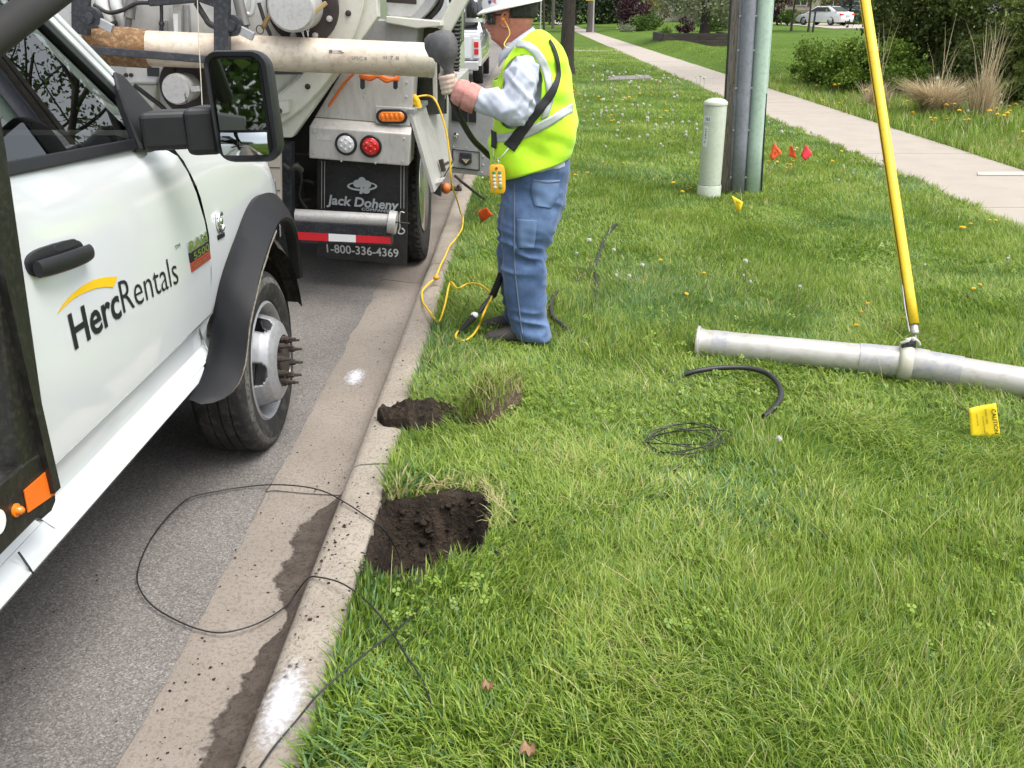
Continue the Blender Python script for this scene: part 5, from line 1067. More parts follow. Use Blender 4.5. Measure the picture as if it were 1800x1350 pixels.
for Yl in (4.53, 4.74): mb.tube([gy(930, 360, Yl), gy(918, 440, Yl), gy(928, 540, Yl), V(gy(930, 590, Yl).x, Yl, .08)], [.075, .065, .05, .04], 12); mb.tube([V(.03, Yl, .07), V(-.12, Yl, .05)], .035, 10)
body = finish('body', remeshed(mb, .0058, 2), M_skin, W_, smooth=180, fixn=False)
# mouth line, eyes behind the glasses
MB().tube([gy(863.5, 55.5, WYC - .01), gy(868, 56.5, WYC - .035), gy(873, 58.5, WYC - .052)], .0022, 6).build('mouth', mat('lip', (.30, .10, .085), .5), W_)
# --- jeans
mb = MB(); mb.loft([row(276, 884, 1002, .172, tilt=.10), row(300, 882, 1002, .176), row(330, 881, 1000, .178), row(362, 881, 994, .176), row(392, 881, 984, .165), row(408, 890, 972, .14)])
Lg = lambda Yl, dx: [row(335, 884 + dx, 994 + dx, .085, Yl), row(372, 882 + dx, 988 + dx, .098, Yl), row(405, 878 + dx, 976 + dx, .100, Yl), row(440, 877 + dx, 965 + dx, .095, Yl), row(480, 881 + dx, 962 + dx, .088, Yl), row(520, 887 + dx, 961 + dx, .085, Yl), row(555, 894 + dx, 963 + dx, .086, Yl), row(580, 899 + dx, 966 + dx, .090, Yl), row(594 if Yl < 4.6 else 590, 901 + dx, 968 + dx, .092, Yl)]
mb.loft(Lg(4.53, 0)); mb.loft(Lg(4.735, -6))
def denim_fold(co, nn):
    x, y, z = co.T; low = np.exp(-((z - .06) / .12) ** 2); knee = np.exp(-((z - .52) / .12) ** 2); hip = np.exp(-((z - .80) / .12) ** 2)
    f = (.006 - .022 * np.abs(vn(z * 20 + 3.5 * x, y * 4 + x * 7, 1, 3))) * (low * 1.6 + knee * .9 + .25) - .014 * np.abs(vn(z * 13 + x * 10, y * 6, 1, 5)) * (hip + knee) + .003 * vn(x * 14, z * 9 + y * 10, 1, 8)
    return f
jm = remeshed(mb, .007, 9, denim_fold); jeans = finish('jeans', jm, M_denim, W_, smooth=180, fixn=False)
# --- shirt: tail under the vest, sleeves
mb = MB(); mb.loft([row(74, 884, 946, .082), row(84, 884, 960, .12), row(100, 888, 974, .17), row(150, 884, 988, .185), row(220, 876, 992, .185), row(270, 884, 999, .180), row(290, 890, 1001, .178, tilt=.05)])
def sleeve(sh, el_, wr, r):
    pts = smoothpath([sh + V(.0, (WYC - sh.y) * .35, .01), sh, sh.lerp(el_, .5), el_, el_.lerp(wr, .5), wr], 5); n = len(pts); rr = [float(np.interp(i / (n - 1), np.linspace(0, 1, len(r)), r)) for i in range(n)]; mb.tube(pts, rr, 20)
sleeve(SH[0][0], SH[0][1], SH[0][2], [.066, .084, .086, .080, .066, .050]); sleeve(SH[1][0], SH[1][1], SH[1][2], [.09, .10, .09, .08, .07, .05])
def shirt_fold(co, nn):
    x, y, z = co.T; arm = sstep(4.52, 4.44, y)
    return arm * (-.018 * np.abs(vn((x * .9 - z * .5) * 26, (z + x) * 7 + y * 6, 1, 2)) + .006 + .009 * vn((x + z) * 34, y * 12, 1, 6) + .004 * vn(x * 30, z * 30, 1, 4))
shm = remeshed(mb, .0065, 4, shirt_fold); shirt = finish('shirt', shm, M_shirt, W_, smooth=180, fixn=False)
col = [gy(877, 100, 4.535), gy(880, 92, 4.53), gy(893, 79, 4.525), gy(912, 64, 4.53), (gy(937, 47, 4.60))]; inn = [gy(876, 118, 4.53), gy(886, 104, 4.51), gy(903, 88, 4.50), gy(922, 72, 4.51), gy(943, 56, 4.60)]
rows = []
for a, b in zip(smoothpath(col, 5), smoothpath(inn, 5)): rows.append([a + V(.004, .012, .002), a, a.lerp(b, .5) + V(0, -.004, .004), b])
MB().grid(rows).build('collar', M_shirt, W_, smooth=60, solid=.004)
mir_ = lambda p: V(p.x, 2 * WYC - p.y, p.z)
MB().grid([[mir_(p) for p in r] for r in rows]).build('collar', M_shirt, W_, smooth=60, solid=.004)
# --- vest with arm openings
VR = [(54, 918, 950, .085, 0), (60, 905, 962, .120, 0), (70, 893, 973, .155, 0), (84, 884, 983, .186, 0), (105, 878, 993, .205, 0), (140, 873, 1000, .212, 0), (180, 869, 1005, .216, 0), (215, 866, 1008, .216, 0), (250, 864, 1009, .214, .02), (275, 866, 1006, .208, .14), (293, 868, 1003, .202, .30)]
rings = [row(y, f, b, ry, tilt=t, p=2.45, n=110) for y, f, b, ry, t in VR]
fine = []
for a, b in zip(rings[:-1], rings[1:]):
    for t in np.linspace(0, 1, max(3, int((a[0] - b[0]).length / .009)))[:-1]: fine.append([p.lerp(q_, t) for p, q_ in zip(a, b)])
fine.append(rings[-1])
ahc = [gy(x, y, 4.42) for x, y in ((884, 128), (896, 108), (918, 97), (938, 104), (950, 124), (953, 152), (948, 182), (934, 208), (912, 224), (888, 226), (875, 205), (876, 165))]
ahp = [((p.x), (p.z)) for p in smoothpath(ahc + [ahc[0]], 4)[:-1]]
NECK = [(gy(x, y, 4.52).x, gy(x, y, 4.52).z) for x, y in ((840, 40), (936, 40), (942, 52), (925, 64), (908, 80), (894, 98), (884, 118), (877, 142), (840, 146))]
n = len(fine[0]); verts = [p for r in fine for p in r]; co = np.array([tuple(p) for p in verts])
cenx = co[:, 0].mean(); nz_ = vn(co[:, 0] * 9 + co[:, 1] * 5, co[:, 2] * 10, 1, 3) * .012 + vn(co[:, 0] * 6 + co[:, 2] * 15, co[:, 1] * 6, 1, 7) * .018
dirv = co - np.array([cenx, WYC, 0]); dirv[:, 2] = 0; dirv /= np.linalg.norm(dirv, axis=1)[:, None]; co += dirv * nz_[:, None]
faces = []; allf = []
for k in range(len(fine) - 1):
    for i in range(n):
        j = (i + 1) % n; f_ = (k * n + i, k * n + j, (k + 1) * n + j, (k + 1) * n + i); c = co[list(f_)].mean(0); allf.append(f_)
        if abs(c[1] - WYC) > .135 and float(poly_sd(np.array([c[0]]), np.array([c[2]]), ahp)[0]) < 0: continue
        if float(poly_sd(np.array([c[0]]), np.array([c[2]]), NECK)[0]) < 0: continue
        faces.append(f_)
me = bpy.data.meshes.new('vest'); me.from_pydata([tuple(p) for p in co], [], faces); bvh_v = BVHTree.FromPolygons([tuple(p) for p in co], allf)
bm = bmesh.new(); bm.from_mesh(me); bmesh.ops.delete(bm, geom=[v for v in bm.verts if not v.link_faces], context='VERTS')
for _ in range(14):
    new = {}
    for v in bm.verts:
        nb = [e.other_vert(v).co for e in v.link_edges if e.is_boundary]
        if len(nb) == 2: new[v] = v.co * .5 + (nb[0] + nb[1]) * .25
    for v, c in new.items(): v.co = c
bm.to_mesh(me); bm.free()
vest = finish('vest', me, M_vest, W_, smooth=180); ss = vest.modifiers.new('s', 'SUBSURF'); ss.levels = ss.render_levels = 1; sm_ = vest.modifiers.new('m', 'SMOOTH'); sm_.iterations = 2; sf = vest.modifiers.new('t', 'SOLIDIFY'); sf.thickness = .006; sf.offset = 1
def cast(bvh, x, y, off):
    d = Vector(_ray(x, y)).normalized(); h, nrm, _, _ = bvh.ray_cast(Vector((0, 0, CAM_H)), d)
    if h is None: return None
    if nrm.dot(d) > 0: nrm = -nrm
    return h + nrm * off
def ribbon(name, L, Rr, m, parent, bvh, off, n=8, th=.002, w=4):
    """a strip laid on the cloth, measured along its two edges"""
    def dens(P): P = smoothpath([V(p[0], p[1], 0) for p in P], n); return P
    rows = []
    for a, b in zip(dens(L), dens(Rr)):
        r = [cast(bvh, a.x + (b.x - a.x) * k / w, a.y + (b.y - a.y) * k / w, off) for k in range(w + 1)]
        if all(p is not None for p in r): rows.append(r)
    return MB().grid(rows).build(name, m, parent, smooth=80, solid=th)
ribbon('silver_stripe', [(872, 236), (900, 232), (930, 222), (965, 205), (985, 192), (1003, 181)], [(872, 252), (900, 249), (930, 240), (965, 222), (985, 209), (1004, 199)], M_silv, vest, bvh_v, .009)
ribbon('silver_stripe', [(912, 74), (930, 76), (950, 92), (962, 115), (969, 145), (971, 175), (962, 205)], [(909, 84), (924, 86), (938, 97), (949, 118), (957, 145), (960, 172), (950, 210)], M_silv, vest, bvh_v, .009)
ribbon('shoulder_strap', [(964, 72), (974, 90), (981, 115), (981, 145), (970, 172), (948, 203), (925, 235), (905, 268)], [(961, 74), (969, 92), (975, 118), (972, 142), (957, 166), (932, 197), (908, 227), (888, 255)], M_strap, W_, bvh_v, .013, th=.003)
ribbon('front_strap', [(867, 198), (868, 225), (868, 258)], [(874, 202), (876, 228), (876, 262)], M_strap, W_, bvh_v, .013, th=.003)
sB = cast(bvh_v, 896, 262, .016); sA = cast(bvh_v, 872, 262, .016); rm = gy(870, 283, 4.40)
MB().tube([sB, (sB + rm) / 2 + V(0, -.01, -.01), rm], .0035, 6).build('snap_hook', M_chrome, W_, smooth=60); MB().tube([sA, (sA + rm) / 2 + V(-.004, -.008, 0), rm], .0035, 6).build('snap_hook', M_chrome, W_, smooth=60)
# jeans details laid on the denim
bvh_j = BVHTree.FromPolygons([tuple(v.co + P0) for v in jeans.data.vertices], [tuple(p.vertices) for p in jeans.data.polygons])
M_stitch = mat('denim_stitching', (.15, .19, .27), .8); M_dseam = mat('denim_patch', (.105, .175, .33), .85, c2=(.16, .25, .42), ns=9, nmix=.7)
ribbon('side_seam', [(903, 320), (903, 400), (904, 470), (911, 540), (917, 588)], [(905.5, 320), (905.5, 400), (906.5, 470), (913.5, 540), (919.5, 588)], M_stitch, jeans, bvh_j, .003, th=.001, w=1)
ribbon('back_pocket', [(936, 316), (934, 340), (940, 362)], [(982, 316), (980, 345), (968, 366)], M_dseam, jeans, bvh_j, .004, th=.002)
ribbon('pocket_edge', [(936, 314), (960, 318), (983, 316)], [(936, 318), (960, 322), (983, 320)], M_stitch, jeans, bvh_j, .006, th=.001, w=1)
ribbon('cargo_pocket', [(909, 385), (909, 410), (911, 436)], [(944, 387), (942, 412), (938, 436)], M_dseam, jeans, bvh_j, .004, th=.002)
# --- boots
for Yl, xs_ in ((4.53, 0), (4.735, -.02)):
    mb = MB(); rings = []
    for t, hw, zt in ((0, .030, .07), (.1, .044, .10), (.3, .046, .105), (.5, .044, .085), (.7, .048, .07), (.88, .044, .055), (.97, .03, .04), (1, .012, .028)):
        x = .06 + xs_ - .285 * t; rings.append([V(x, Yl + hw * math.cos(a), .012 + max(0, zt * .5 + zt * .5 * math.sin(a))) for a in np.linspace(0, 6.283, 16, endpoint=False)])
    mb.loft(rings); finish('boot', remeshed(mb, .008, 3), M_boot, W_, smooth=180, fixn=False)
# --- hard hat, glasses, hair, ear plug
hc = gy(895, 10, WYC); tl = Matrix.Rotation(R_(-11.5), 3, 'Y'); rings = []
for rx, ry, z in ((.155, .132, -.012), (.160, .137, -.010), (.160, .137, -.005), (.140, .120, .004), (.128, .108, .010), (.126, .106, .03), (.120, .100, .06), (.105, .087, .09), (.08, .066, .112), (.045, .036, .125), (.008, .007, .129)): rings.append([hc + tl @ V(rx * math.cos(a), ry * math.sin(a), z) for a in np.linspace(0, 6.283, 40, endpoint=False)])
rings = [[hc + tl @ V(.122 * math.cos(a), .102 * math.sin(a), -.004) for a in np.linspace(0, 6.283, 40, endpoint=False)]] + rings
hat = MB().loft(rings, cap=False).build('hard_hat', M_hat, W_, smooth=45)
def on_hat(u, z): a = R_(u); return hc + tl @ V(.1275 * math.cos(a), .1075 * math.sin(a), z)
fl_ = lambda u0, u1, z0, z1, m: MB().add([on_hat(u0, z0), on_hat(u1, z0), on_hat(u1, z1), on_hat(u0, z1)], [(0, 1, 2, 3)]).build('hat_sticker', m, hat)
fl_(-136, -116, .014, .040, mat('sticker_red', (.55, .10, .12), .5, c2=(.75, .70, .70), ns=70, nmix=.8)); MB().add([on_hat(-137, .0265), on_hat(-128, .0265), on_hat(-128, .041), on_hat(-137, .041)], [(0, 1, 2, 3)]).build('hat_sticker', mat('sticker_blue', (.06, .08, .32), .5), hat)
rings = []
for y, f, b, ry in ((2, 893, 944, .084), (10, 893, 945, .086), (18, 894, 944.5, .0855), (26, 897, 942.5, .084), (31, 903, 939, .080)):
    A, B, H = gy(f, y, WYC), gy(b, y, WYC), gy(856, y, WYC); cx = (H.x + B.x) / 2; rx = (B.x - H.x) / 2
    rings.append([V(cx + rx * math.copysign(abs(math.cos(a)) ** .9, math.cos(a)) , WYC + ry * math.copysign(abs(math.sin(a)) ** .9, math.sin(a)), A.z) for a in np.linspace(-R_(93), R_(93), 30)])
MB().grid(rings).build('hair', M_hair, W_, smooth=80, solid=-.004)
gl = []
for s in (-1, 1):
    rows = []
    for j in range(5):
        t = j / 4; yy = 21 + 21 * t; r = []
        for i in range(7):
            q_ = i / 6; a = R_(8 + 62 * q_); p = gy(860, yy, WYC); r.append(V(p.x + .045 - .062 * math.cos(a) - .004 * math.sin(math.pi * t) + .010 * t * q_, WYC + s * .080 * math.sin(a) , p.z - .002 * q_))
        rows.append(r)
    MB().grid(rows).build('sunglass_lens', mat('dark_lens', (.010, .010, .012), .08, coat=.8), W_, smooth=80, solid=.003)
    MB().tube([rows[1][-1], gy(872, 26, WYC - .0) + V(0, s * .080, 0), gy(889, 26, WYC) + V(0, s * .084, 0)], .003, 6).build('temple_arm', M_inkb, W_)
e0 = V(earc.x - .004, WYC - .110, earc.z - .002); MB().ball(e0, (.009, .010, .009), 10, 8).build('ear_plug', mat('orange_foam', (.85, .20, .02), .8), W_, smooth=70)
MB().tube(smoothpath([e0, gy(888, 38, 4.52), gy(894, 50, 4.515), gy(896, 60, 4.51), gy(890, 70, 4.505), gy(886, 78, 4.49), gy(890, 83, 4.485), gy(897, 84, 4.48)], 6), .0022, 6).build('ear_plug_cord', mat('yellow_plug_cord', (.85, .70, .10), .5), W_)
# --- glove closing round the lance handle
hp, ax = gy(790, 148, 4.42), (gy(784, 115, 4.42) - gy(797, 180, 4.42)).normalized()
M_glv = mat('tan_leather_glove', (.52, .44, .35), .85, c2=(.42, .33, .25), ns=14, nmix=.7, c3=(.50, .25, .22), ns3=20, nmix3=.35, bump=.0015, bs=120); M_cuff = mat('pink_striped_cuff', (.52, .24, .21), .9, c2=(.62, .34, .30), ns=9, nmix=.7, c3=(.34, .13, .12), ns3=50, nmix3=.4, bump=.001, bs=300)
fwd = V(-1, 0, 0); fwd = (fwd - ax * fwd.dot(ax)).normalized(); sd = ax.cross(fwd)      # fwd: away from the wearer, sd: across
if sd.y > 0: sd = -sd
mb = MB(); wrp = gy(812, 160, 4.41)
mb.loft([[p + (u * math.cos(a) * ra + w_ * math.sin(a) * rb) for a in np.linspace(0, 6.283, 16, endpoint=False)] for p, u, w_, ra, rb in ((wrp, ax, sd, .042, .036), (wrp.lerp(hp, .45) - fwd * .002, ax, sd, .050, .036), (hp - fwd * .030, ax, sd, .050, .028), (hp - fwd * .016, ax, sd, .044, .018))])
for k, (h, L) in enumerate(((.033, 1.0), (.011, 1.05), (-.011, 1.0), (-.032, .85))):
    c = hp + ax * h; pts = []
    for a in np.linspace(R_(150), R_(-95) + .3 * (1 - L), 9): pts.append(c + fwd * math.cos(a) * .036 + sd * math.sin(a) * .036)
    mb.tube(pts, [.0135, .013, .0135, .0125, .0125, .012, .0115, .011, .009], 10)
mb.tube(smoothpath([hp - fwd * .03 + ax * .03 - sd * .01, hp - fwd * .01 + ax * .052 - sd * .034, hp + fwd * .022 + ax * .050 - sd * .036, hp + fwd * .040 + ax * .038 - sd * .020], 4), [.017] * 6 + [.0155] * 4 + [.014, .013, .010], 10)
finish('glove', remeshed(mb, .0045, 3), M_glv, W_, smooth=180, fixn=False)
c0, c1 = gy(838, 176, 4.40), gy(800, 157, 4.41); dcf = (c1 - c0).normalized(); u = dcf.orthogonal().normalized(); w_ = dcf.cross(u); rings = []
for t, r in ((-.05, .060), (0, .066), (.30, .068), (.48, .066), (.52, .058), (.56, .058), (.6, .064), (.85, .060), (1.02, .050)): rings.append([c0 + (c1 - c0) * t + (u * math.cos(a) + w_ * math.sin(a)) * r * (1 + .04 * math.sin(7 * a)) for a in np.linspace(0, 6.283, 28, endpoint=False)])
MB().loft(rings, cap=False).build('glove_cuff', M_cuff, W_, smooth=60, solid=.004)
# far hand, relaxed at the side
mb = MB(); hf = SH[1][2] + V(-.012, 0, -.05); mb.loft([[hf + V(.038 * math.cos(a) * s, .018 * math.sin(a) * s, dz) for a in np.linspace(0, 6.283, 12, endpoint=False)] for s, dz in ((.8, .06), (1, .01), (1.05, -.03), (.8, -.045))])
for k in range(4): b = hf + V(-.030 + .019 * k, 0, -.04); mb.tube([b, b + V(-.004, .004, -.035), b + V(-.014, .014, -.062), b + V(-.022, .022, -.072 - .004 * (k in (1, 2)))], [.010, .0095, .009, .007], 8)
mb.tube([hf + V(-.03, 0, .02), hf + V(-.055, .008, -.01), hf + V(-.062, .014, -.045)], [.013, .011, .008], 8)
finish('glove', remeshed(mb, .0045, 3), M_glv, W_, smooth=180, fixn=False)

# ================================================================== things the worker carries
RC = thing('remote_control', 'yellow handheld remote control with round buttons hanging from a strap on the worker', 'remote control', tuple(gy(872, 341, 4.38)))
def onr(u, v, o=0): return gy(858 + 29 * u + 3.5 * v, 289 + 52 * v, 4.37) + V(0, -o, 0)
rings = []
for o, s in ((-.030, .90), (-.024, 1.0), (.0, 1.0), (.007, .95), (.010, .84)):
    ring = []
    for k in range(28):
        a = 2 * math.pi * k / 28; c, sn = math.cos(a), math.sin(a); uu = .5 + .5 * s * math.copysign(abs(c) ** .45, c) * (1 - .06 * (sn > 0)); vv = .5 + .5 * (1 - (1 - s) * .5) * math.copysign(abs(sn) ** .45, sn); ring.append(onr(uu, vv, o))
    rings.append(ring)
MB().loft(rings).build('case', mat('yellow_remote_shell', (.80, .42, .015), .4, coat=.3), RC, smooth=40)
bm_ = mat('pale_button', (.55, .62, .52), .5); bg_ = mat('green_button', (.08, .32, .12), .5)
for r_ in range(5):
    for c_ in range(2): p = onr(.33 + .34 * c_, .26 + .125 * r_, .010); MB().lathe([(.0085, 0), (.0085, -.003), (.006, -.005), (.0005, -.0055)], p, (0, 1, 0), 12).build('button', bg_ if r_ == 0 or (r_ == 4 and c_) else bm_, RC, smooth=40)
MB().lathe([(.007, 0), (.007, -.004), (.0005, -.005)], onr(.5, .12, .010), (0, 1, 0), 12).build('stop_button', mat('red_button', (.5, .06, .01), .5), RC)
MB().tube([onr(.5, 0, -.01) + V(.012 * math.cos(a), 0, .008 + .012 * math.sin(a)) for a in np.linspace(0, 6.283, 12)], .0025, 6, cap=False).build('ring', M_chrome, RC)
LN = thing('water_lance', 'black rubber-headed lance with a long hose gripped in the worker glove', 'lance', tuple(gy(812, 588, 4.5)))
b0 = gy(779, 81, 4.42); bx = (gy(772, 56, 4.42) - gy(784, 108, 4.42)).normalized()
M_bulb = mat('grey_rubber_bulb', (.075, .075, .078), .75, c2=(.11, .11, .112), ns=7, nmix=.8, c3=(.16, .155, .15), ns3=30, nmix3=.3, bump=.0015, bs=90)
def bulbring(c, rx, ry): sdb = bx.cross(V(0, 1, 0)).normalized(); return [c + sdb * math.cos(a) * rx + V(0, 1, 0) * math.sin(a) * ry for a in np.linspace(0, 6.283, 24, endpoint=False)]
MB().loft([bulbring(b0 + bx * h, rx, ry) for h, rx, ry in ((-.155, .022, .022), (-.105, .024, .024), (-.080, .034, .034), (-.058, .054, .050), (-.025, .066, .062), (.010, .069, .064), (.040, .062, .058), (.060, .045, .042), (.070, .018, .018))]).build('bulb_head', M_bulb, LN, smooth=60)
MB().loft([bulbring(b0 + V(-.036, .03, 0) + bx * h, rx, ry) for h, rx, ry in ((-.055, .02, .02), (-.04, .045, .03), (0, .056, .04), (.04, .048, .034), (.058, .02, .016))]).build('bulb_back', M_bulb, LN, smooth=60)
MB().tube(smoothpath([gy(784, 108, 4.42), gy(790, 150, 4.42), gy(797, 182, 4.43), gy(812, 213, 4.46), gy(832, 246, 4.56), gy(856, 270, 4.70), gy(880, 300, 4.92), gy(888, 400, 4.95), gy(886, 468, 4.80), gy(881, 484, 4.70)], 6), .0150, 12).build('hose', M_hoseb, LN, smooth=60)
P = smoothpath([gy(881, 482, 4.70), gy(873, 503, 4.66), gy(866, 520, 4.62)], 14); MB().tube(P, [.0165 if k % 2 else .021 for k in range(len(P))], 10).build('corrugated_sleeve', M_hoseb, LN, smooth=25)
MB().tube([gy(866, 520, 4.62), gy(850, 538, 4.58), gy(843, 549, 4.56)], [.014, .013, .011], 10).build('barrel', M_blksteel, LN, smooth=50)
MB().ball(gy(834, 554, 4.555), (.022, .016, .018), 12, 8).ball(gy(829, 558, 4.555), .012, 10, 6).build('white_fitting', mat('white_plastic_cap', (.72, .72, .70), .5), LN, smooth=70)
MB().tube([gy(834, 556, 4.55), gy(822, 568, 4.54), gy(810, 581, 4.53), gy(803, 588, 4.52)], [.019, .017, .010, .005], 12).build('tip', M_hoseb, LN, smooth=50)

# ================================================================== THINGS ON AND BESIDE THE LAWN
def lz(p, dz=0): return V(p.x, p.y, float(hz(p.x, p.y)) + dz)
# --- turned sods
def lump(name, label, cx, cy, rx, ry, h, ang, m, seed):
    mb = MB(); rings = []; nu, nv = 96, 26; ca, sa = math.cos(ang), math.sin(ang)
    for j in range(nv + 1):
        t = j / nv; row_ = []
        for k in range(nu):
            a = 2 * math.pi * k / nu; q_ = 1 + .22 * float(vn(math.cos(a) * 1.7, math.sin(a) * 1.7, 1, seed)) + .10 * float(vn(math.cos(a) * 6, math.sin(a) * 6, 1, seed + 1)); r = (1 - t ** 2.2) * q_
            x, y = rx * r * math.cos(a), ry * r * math.sin(a); z = h * (t ** .55) + .022 * float(vn(x * 24, y * 24, 1, seed + 3)) * min(1, t * 6) + .014 * float(vn(x * 60, y * 60, 1, seed + 5)) * min(1, t * 6) + .008 * float(vn(x * 150, y * 150, 1, seed + 7))
            row_.append((cx + x * ca - y * sa, cy + x * sa + y * ca, float(hz(cx, cy)) - .01 + max(0, z)))
        rings.append(row_)
    return mb.loft(rings).build(name, m, None, smooth=60)
g1 = gz(735, 738, .02)
sod = tag(lump('soil_clump', None, g1.x, g1.y + .03, .175, .115, .095, .1, M_soil, 61), 'dark crumbly sod of earth lying on the kerb edge', 'sod')
M_root = mat('rooty_turf_edge', (.085, .058, .038), .95, c2=(.20, .145, .085), ns=30, nmix=.9, c3=(.06, .042, .03), ns3=50, nmix3=.7, bump=.01, bs=120)
path = smoothpath([gz(808, 752, .02), gz(838, 754, .03), gz(870, 742, .04), (gz(900, 720, .05)), gz(930, 690, .06)], 6)
SOD2 = thing('turf_sod', 'curved flap of dug turf with brown roots beside the hole', 'sod', tuple(path[12]))
rings = []
for i, p in enumerate(path):
    d = (path[min(i + 1, len(path) - 1)] - path[max(i - 1, 0)]).normalized(); s = V(0, 0, 1).cross(d).normalized(); k = math.sin(math.pi * (i + .5) / len(path)) ** .4; b = lz(p); w = .050 * k; h = (.085 + .055 * i / len(path)) * k + .012; r = []
    for a in np.linspace(0, 2 * math.pi, 18, endpoint=False):
        q_ = 1 + .35 * float(vn(i * .9, a * 2, 1, 4)) + .18 * float(vn(i * 2.3, a * 5, 1, 9)); r.append(b + s * (w * math.cos(a) * q_ + .05) + V(0, 0, max(-.01, h * .6 + h * .75 * math.sin(a) * q_ + .02 * math.cos(a))))
    rings.append(r)
sod2 = MB().loft(rings).build('turf_slab', M_root, SOD2, smooth=60)
tops, rts = [], []
for i in range(2600):
    k = random.randrange(len(rings)); a = random.randrange(18); p = rings[k][a]; up = a in (2, 3, 4, 5, 6, 7, 8)
    if not up and random.random() < .6: continue
    (tops if up else rts).append((p.x + random.gauss(0, .012), p.y + random.gauss(0, .012), p.z))
tp = np.array(tops); n = len(tp); g1_ = blades(tp[:, 0], tp[:, 1], tp[:, 2] - .004, RNG.uniform(.045, .10, n), RNG.uniform(.003, .005, n), RNG.uniform(0, 6.28, n), RNG.uniform(.2, 1, n), np.where(RNG.random(n) < .30, RNG.uniform(.86, 1, n), RNG.uniform(.18, .7, n)), 3)
rp = np.array(rts); n2 = len(rp); g2_ = blades(rp[:, 0], rp[:, 1], rp[:, 2] - .02, RNG.uniform(.02, .05, n2), RNG.uniform(.002, .0035, n2), RNG.uniform(0, 6.28, n2), RNG.uniform(.5, 1.2, n2), RNG.uniform(.93, 1, n2), 3)
v, f, t = merge([g1_, g2_]); me = np_mesh('turf_grass', v, f, 3, M_grass); pt_attr(me, 'tint', t); tg = finish('turf_grass', me, None, SOD2, fixn=False); tg['kind'] = 'stuff'
# --- cut cable ends
M_cable = mat('black_cable', (.014, .014, .015), .5, c2=(.025, .025, .026), ns=30)
tag(MB().tube(smoothpath([lz(gz(1203, 664, .04), .03), lz(gz(1225, 660, .05), .045), lz(gz(1265, 657, .05), .05), lz(gz(1310, 657, .05), .05), lz(gz(1345, 665, .05), .05), lz(gz(1366, 682, .05), .048), lz(gz(1372, 702, .05), .045), lz(gz(1362, 722, .04), .035), lz(gz(1342, 738, .03), .02)], 7), .0125, 12).build('cut_cable', M_cable, smooth=60), 'thick black cable end curving over the grass before the metal tube', 'cable')
pts = []
c = lz(gz(1205, 787, .02), .03)
for k in range(120):
    a = k * .26; rr = .125 + .022 * math.sin(k * .11) + .02 * float(vn(k * .09, 0, 1, 3)); pts.append(c + V(rr * 1.15 * math.cos(a) - .01 + .02 * math.sin(k * .05), rr * .75 * math.sin(a), .020 * math.sin(k * .37) + .016 * math.cos(a) + .012))
tag(MB().tube(pts, .0022, 5).build('wire_coil', M_cable, smooth=60), 'loose coil of thin black wire half sunk in the grass', 'wire')
# --- long thin cable looping from the grass over kerb and road into the hole
loop = [(760, 1245, .06), (742, 1195, .05), (716, 1155, .06), (690, 1113, .07), (650, 1062, .065), (602, 1026, .04), (556, 1014, .012), (540, 1018, -.03), (522, 1040, -.10), (505, 1062, -.125), (482, 1080, -.128), (450, 1097, -.118), (415, 1108, -.112), (380, 1112, -.112), (340, 1103, -.110), (300, 1085, -.108), (270, 1066, -.106), (250, 1043, -.104), (241, 1015, -.104), (250, 978, -.104), (270, 940, -.104), (298, 905, -.104), (325, 880, -.106), (345, 871, -.106), (385, 863, -.108), (430, 856, -.112), (480, 852, -.10), (530, 855, -.06), (570, 864, .0), (608, 884, .014), (640, 905, .014), (654, 914, .014), (668, 925, -.01), (684, 944, -.08), (698, 968, -.15), (706, 992, -.2)]
tag(MB().tube(smoothpath([gz(*q_) for q_ in loop], 6), .0026, 7).build('cable_loop', M_cable, smooth=60), 'thin black cable looping over the gutter and kerb into the hole', 'cable')
tag(MB().tube(smoothpath([gz(448, 1362, .012), gz(480, 1315, .014), gz(520, 1268, .03), (gz(560, 1220, .07)), gz(605, 1180, .08), gz(650, 1143, .08), gz(690, 1113, .075), gz(722, 1085, .06), gz(735, 1068, .03)], 6), .0028, 7).build('straight_cable', M_cable, smooth=60), 'thin black cable rising from the kerb at the bottom edge of the picture', 'cable')
# half buried black hose behind the worker
P = smoothpath([lz(gz(1012, 600), .0), lz(gz(990, 588), .03), lz(gz(972, 574), .035), lz(gz(968, 552), .035), lz(gz(976, 532), .03), lz(gz(985, 520), .01), lz(gz(1003, 505), -.01), lz(gz(1030, 488), .015), lz(gz(1045, 478), .03), lz(gz(1053, 458), .03), lz(gz(1062, 428), .015), lz(gz(1077, 408), .03), lz(gz(1085, 400), .02)], 8)
tag(MB().tube(P, [.0125 if k % 2 else .0145 for k in range(len(P))], 10).build('lawn_hose', M_hoseb, smooth=25), 'black ribbed hose snaking through the grass behind the worker boots', 'hose')
P = smoothpath([lz(gz(1046, 490), .02), lz(gz(1048, 515), .035), lz(gz(1046, 540), .035), lz(gz(1047, 565), .01)], 8)
tag(MB().tube(P, [.011 if k % 2 else .013 for k in range(len(P))], 10).build('lawn_hose', M_hoseb, smooth=25), 'short piece of black hose showing in the grass right of the worker', 'hose')
tag(MB().tube(smoothpath([gy(800, 309, 6.9), gy(825, 330, 6.9), gz(855, 352, .03), lz(gz(885, 372), .03), lz(gz(925, 392), .0)], 6), .011, 8).build('black_lead', M_hoseb, smooth=60), 'black lead running from the vacuum truck down into the grass', 'cable')
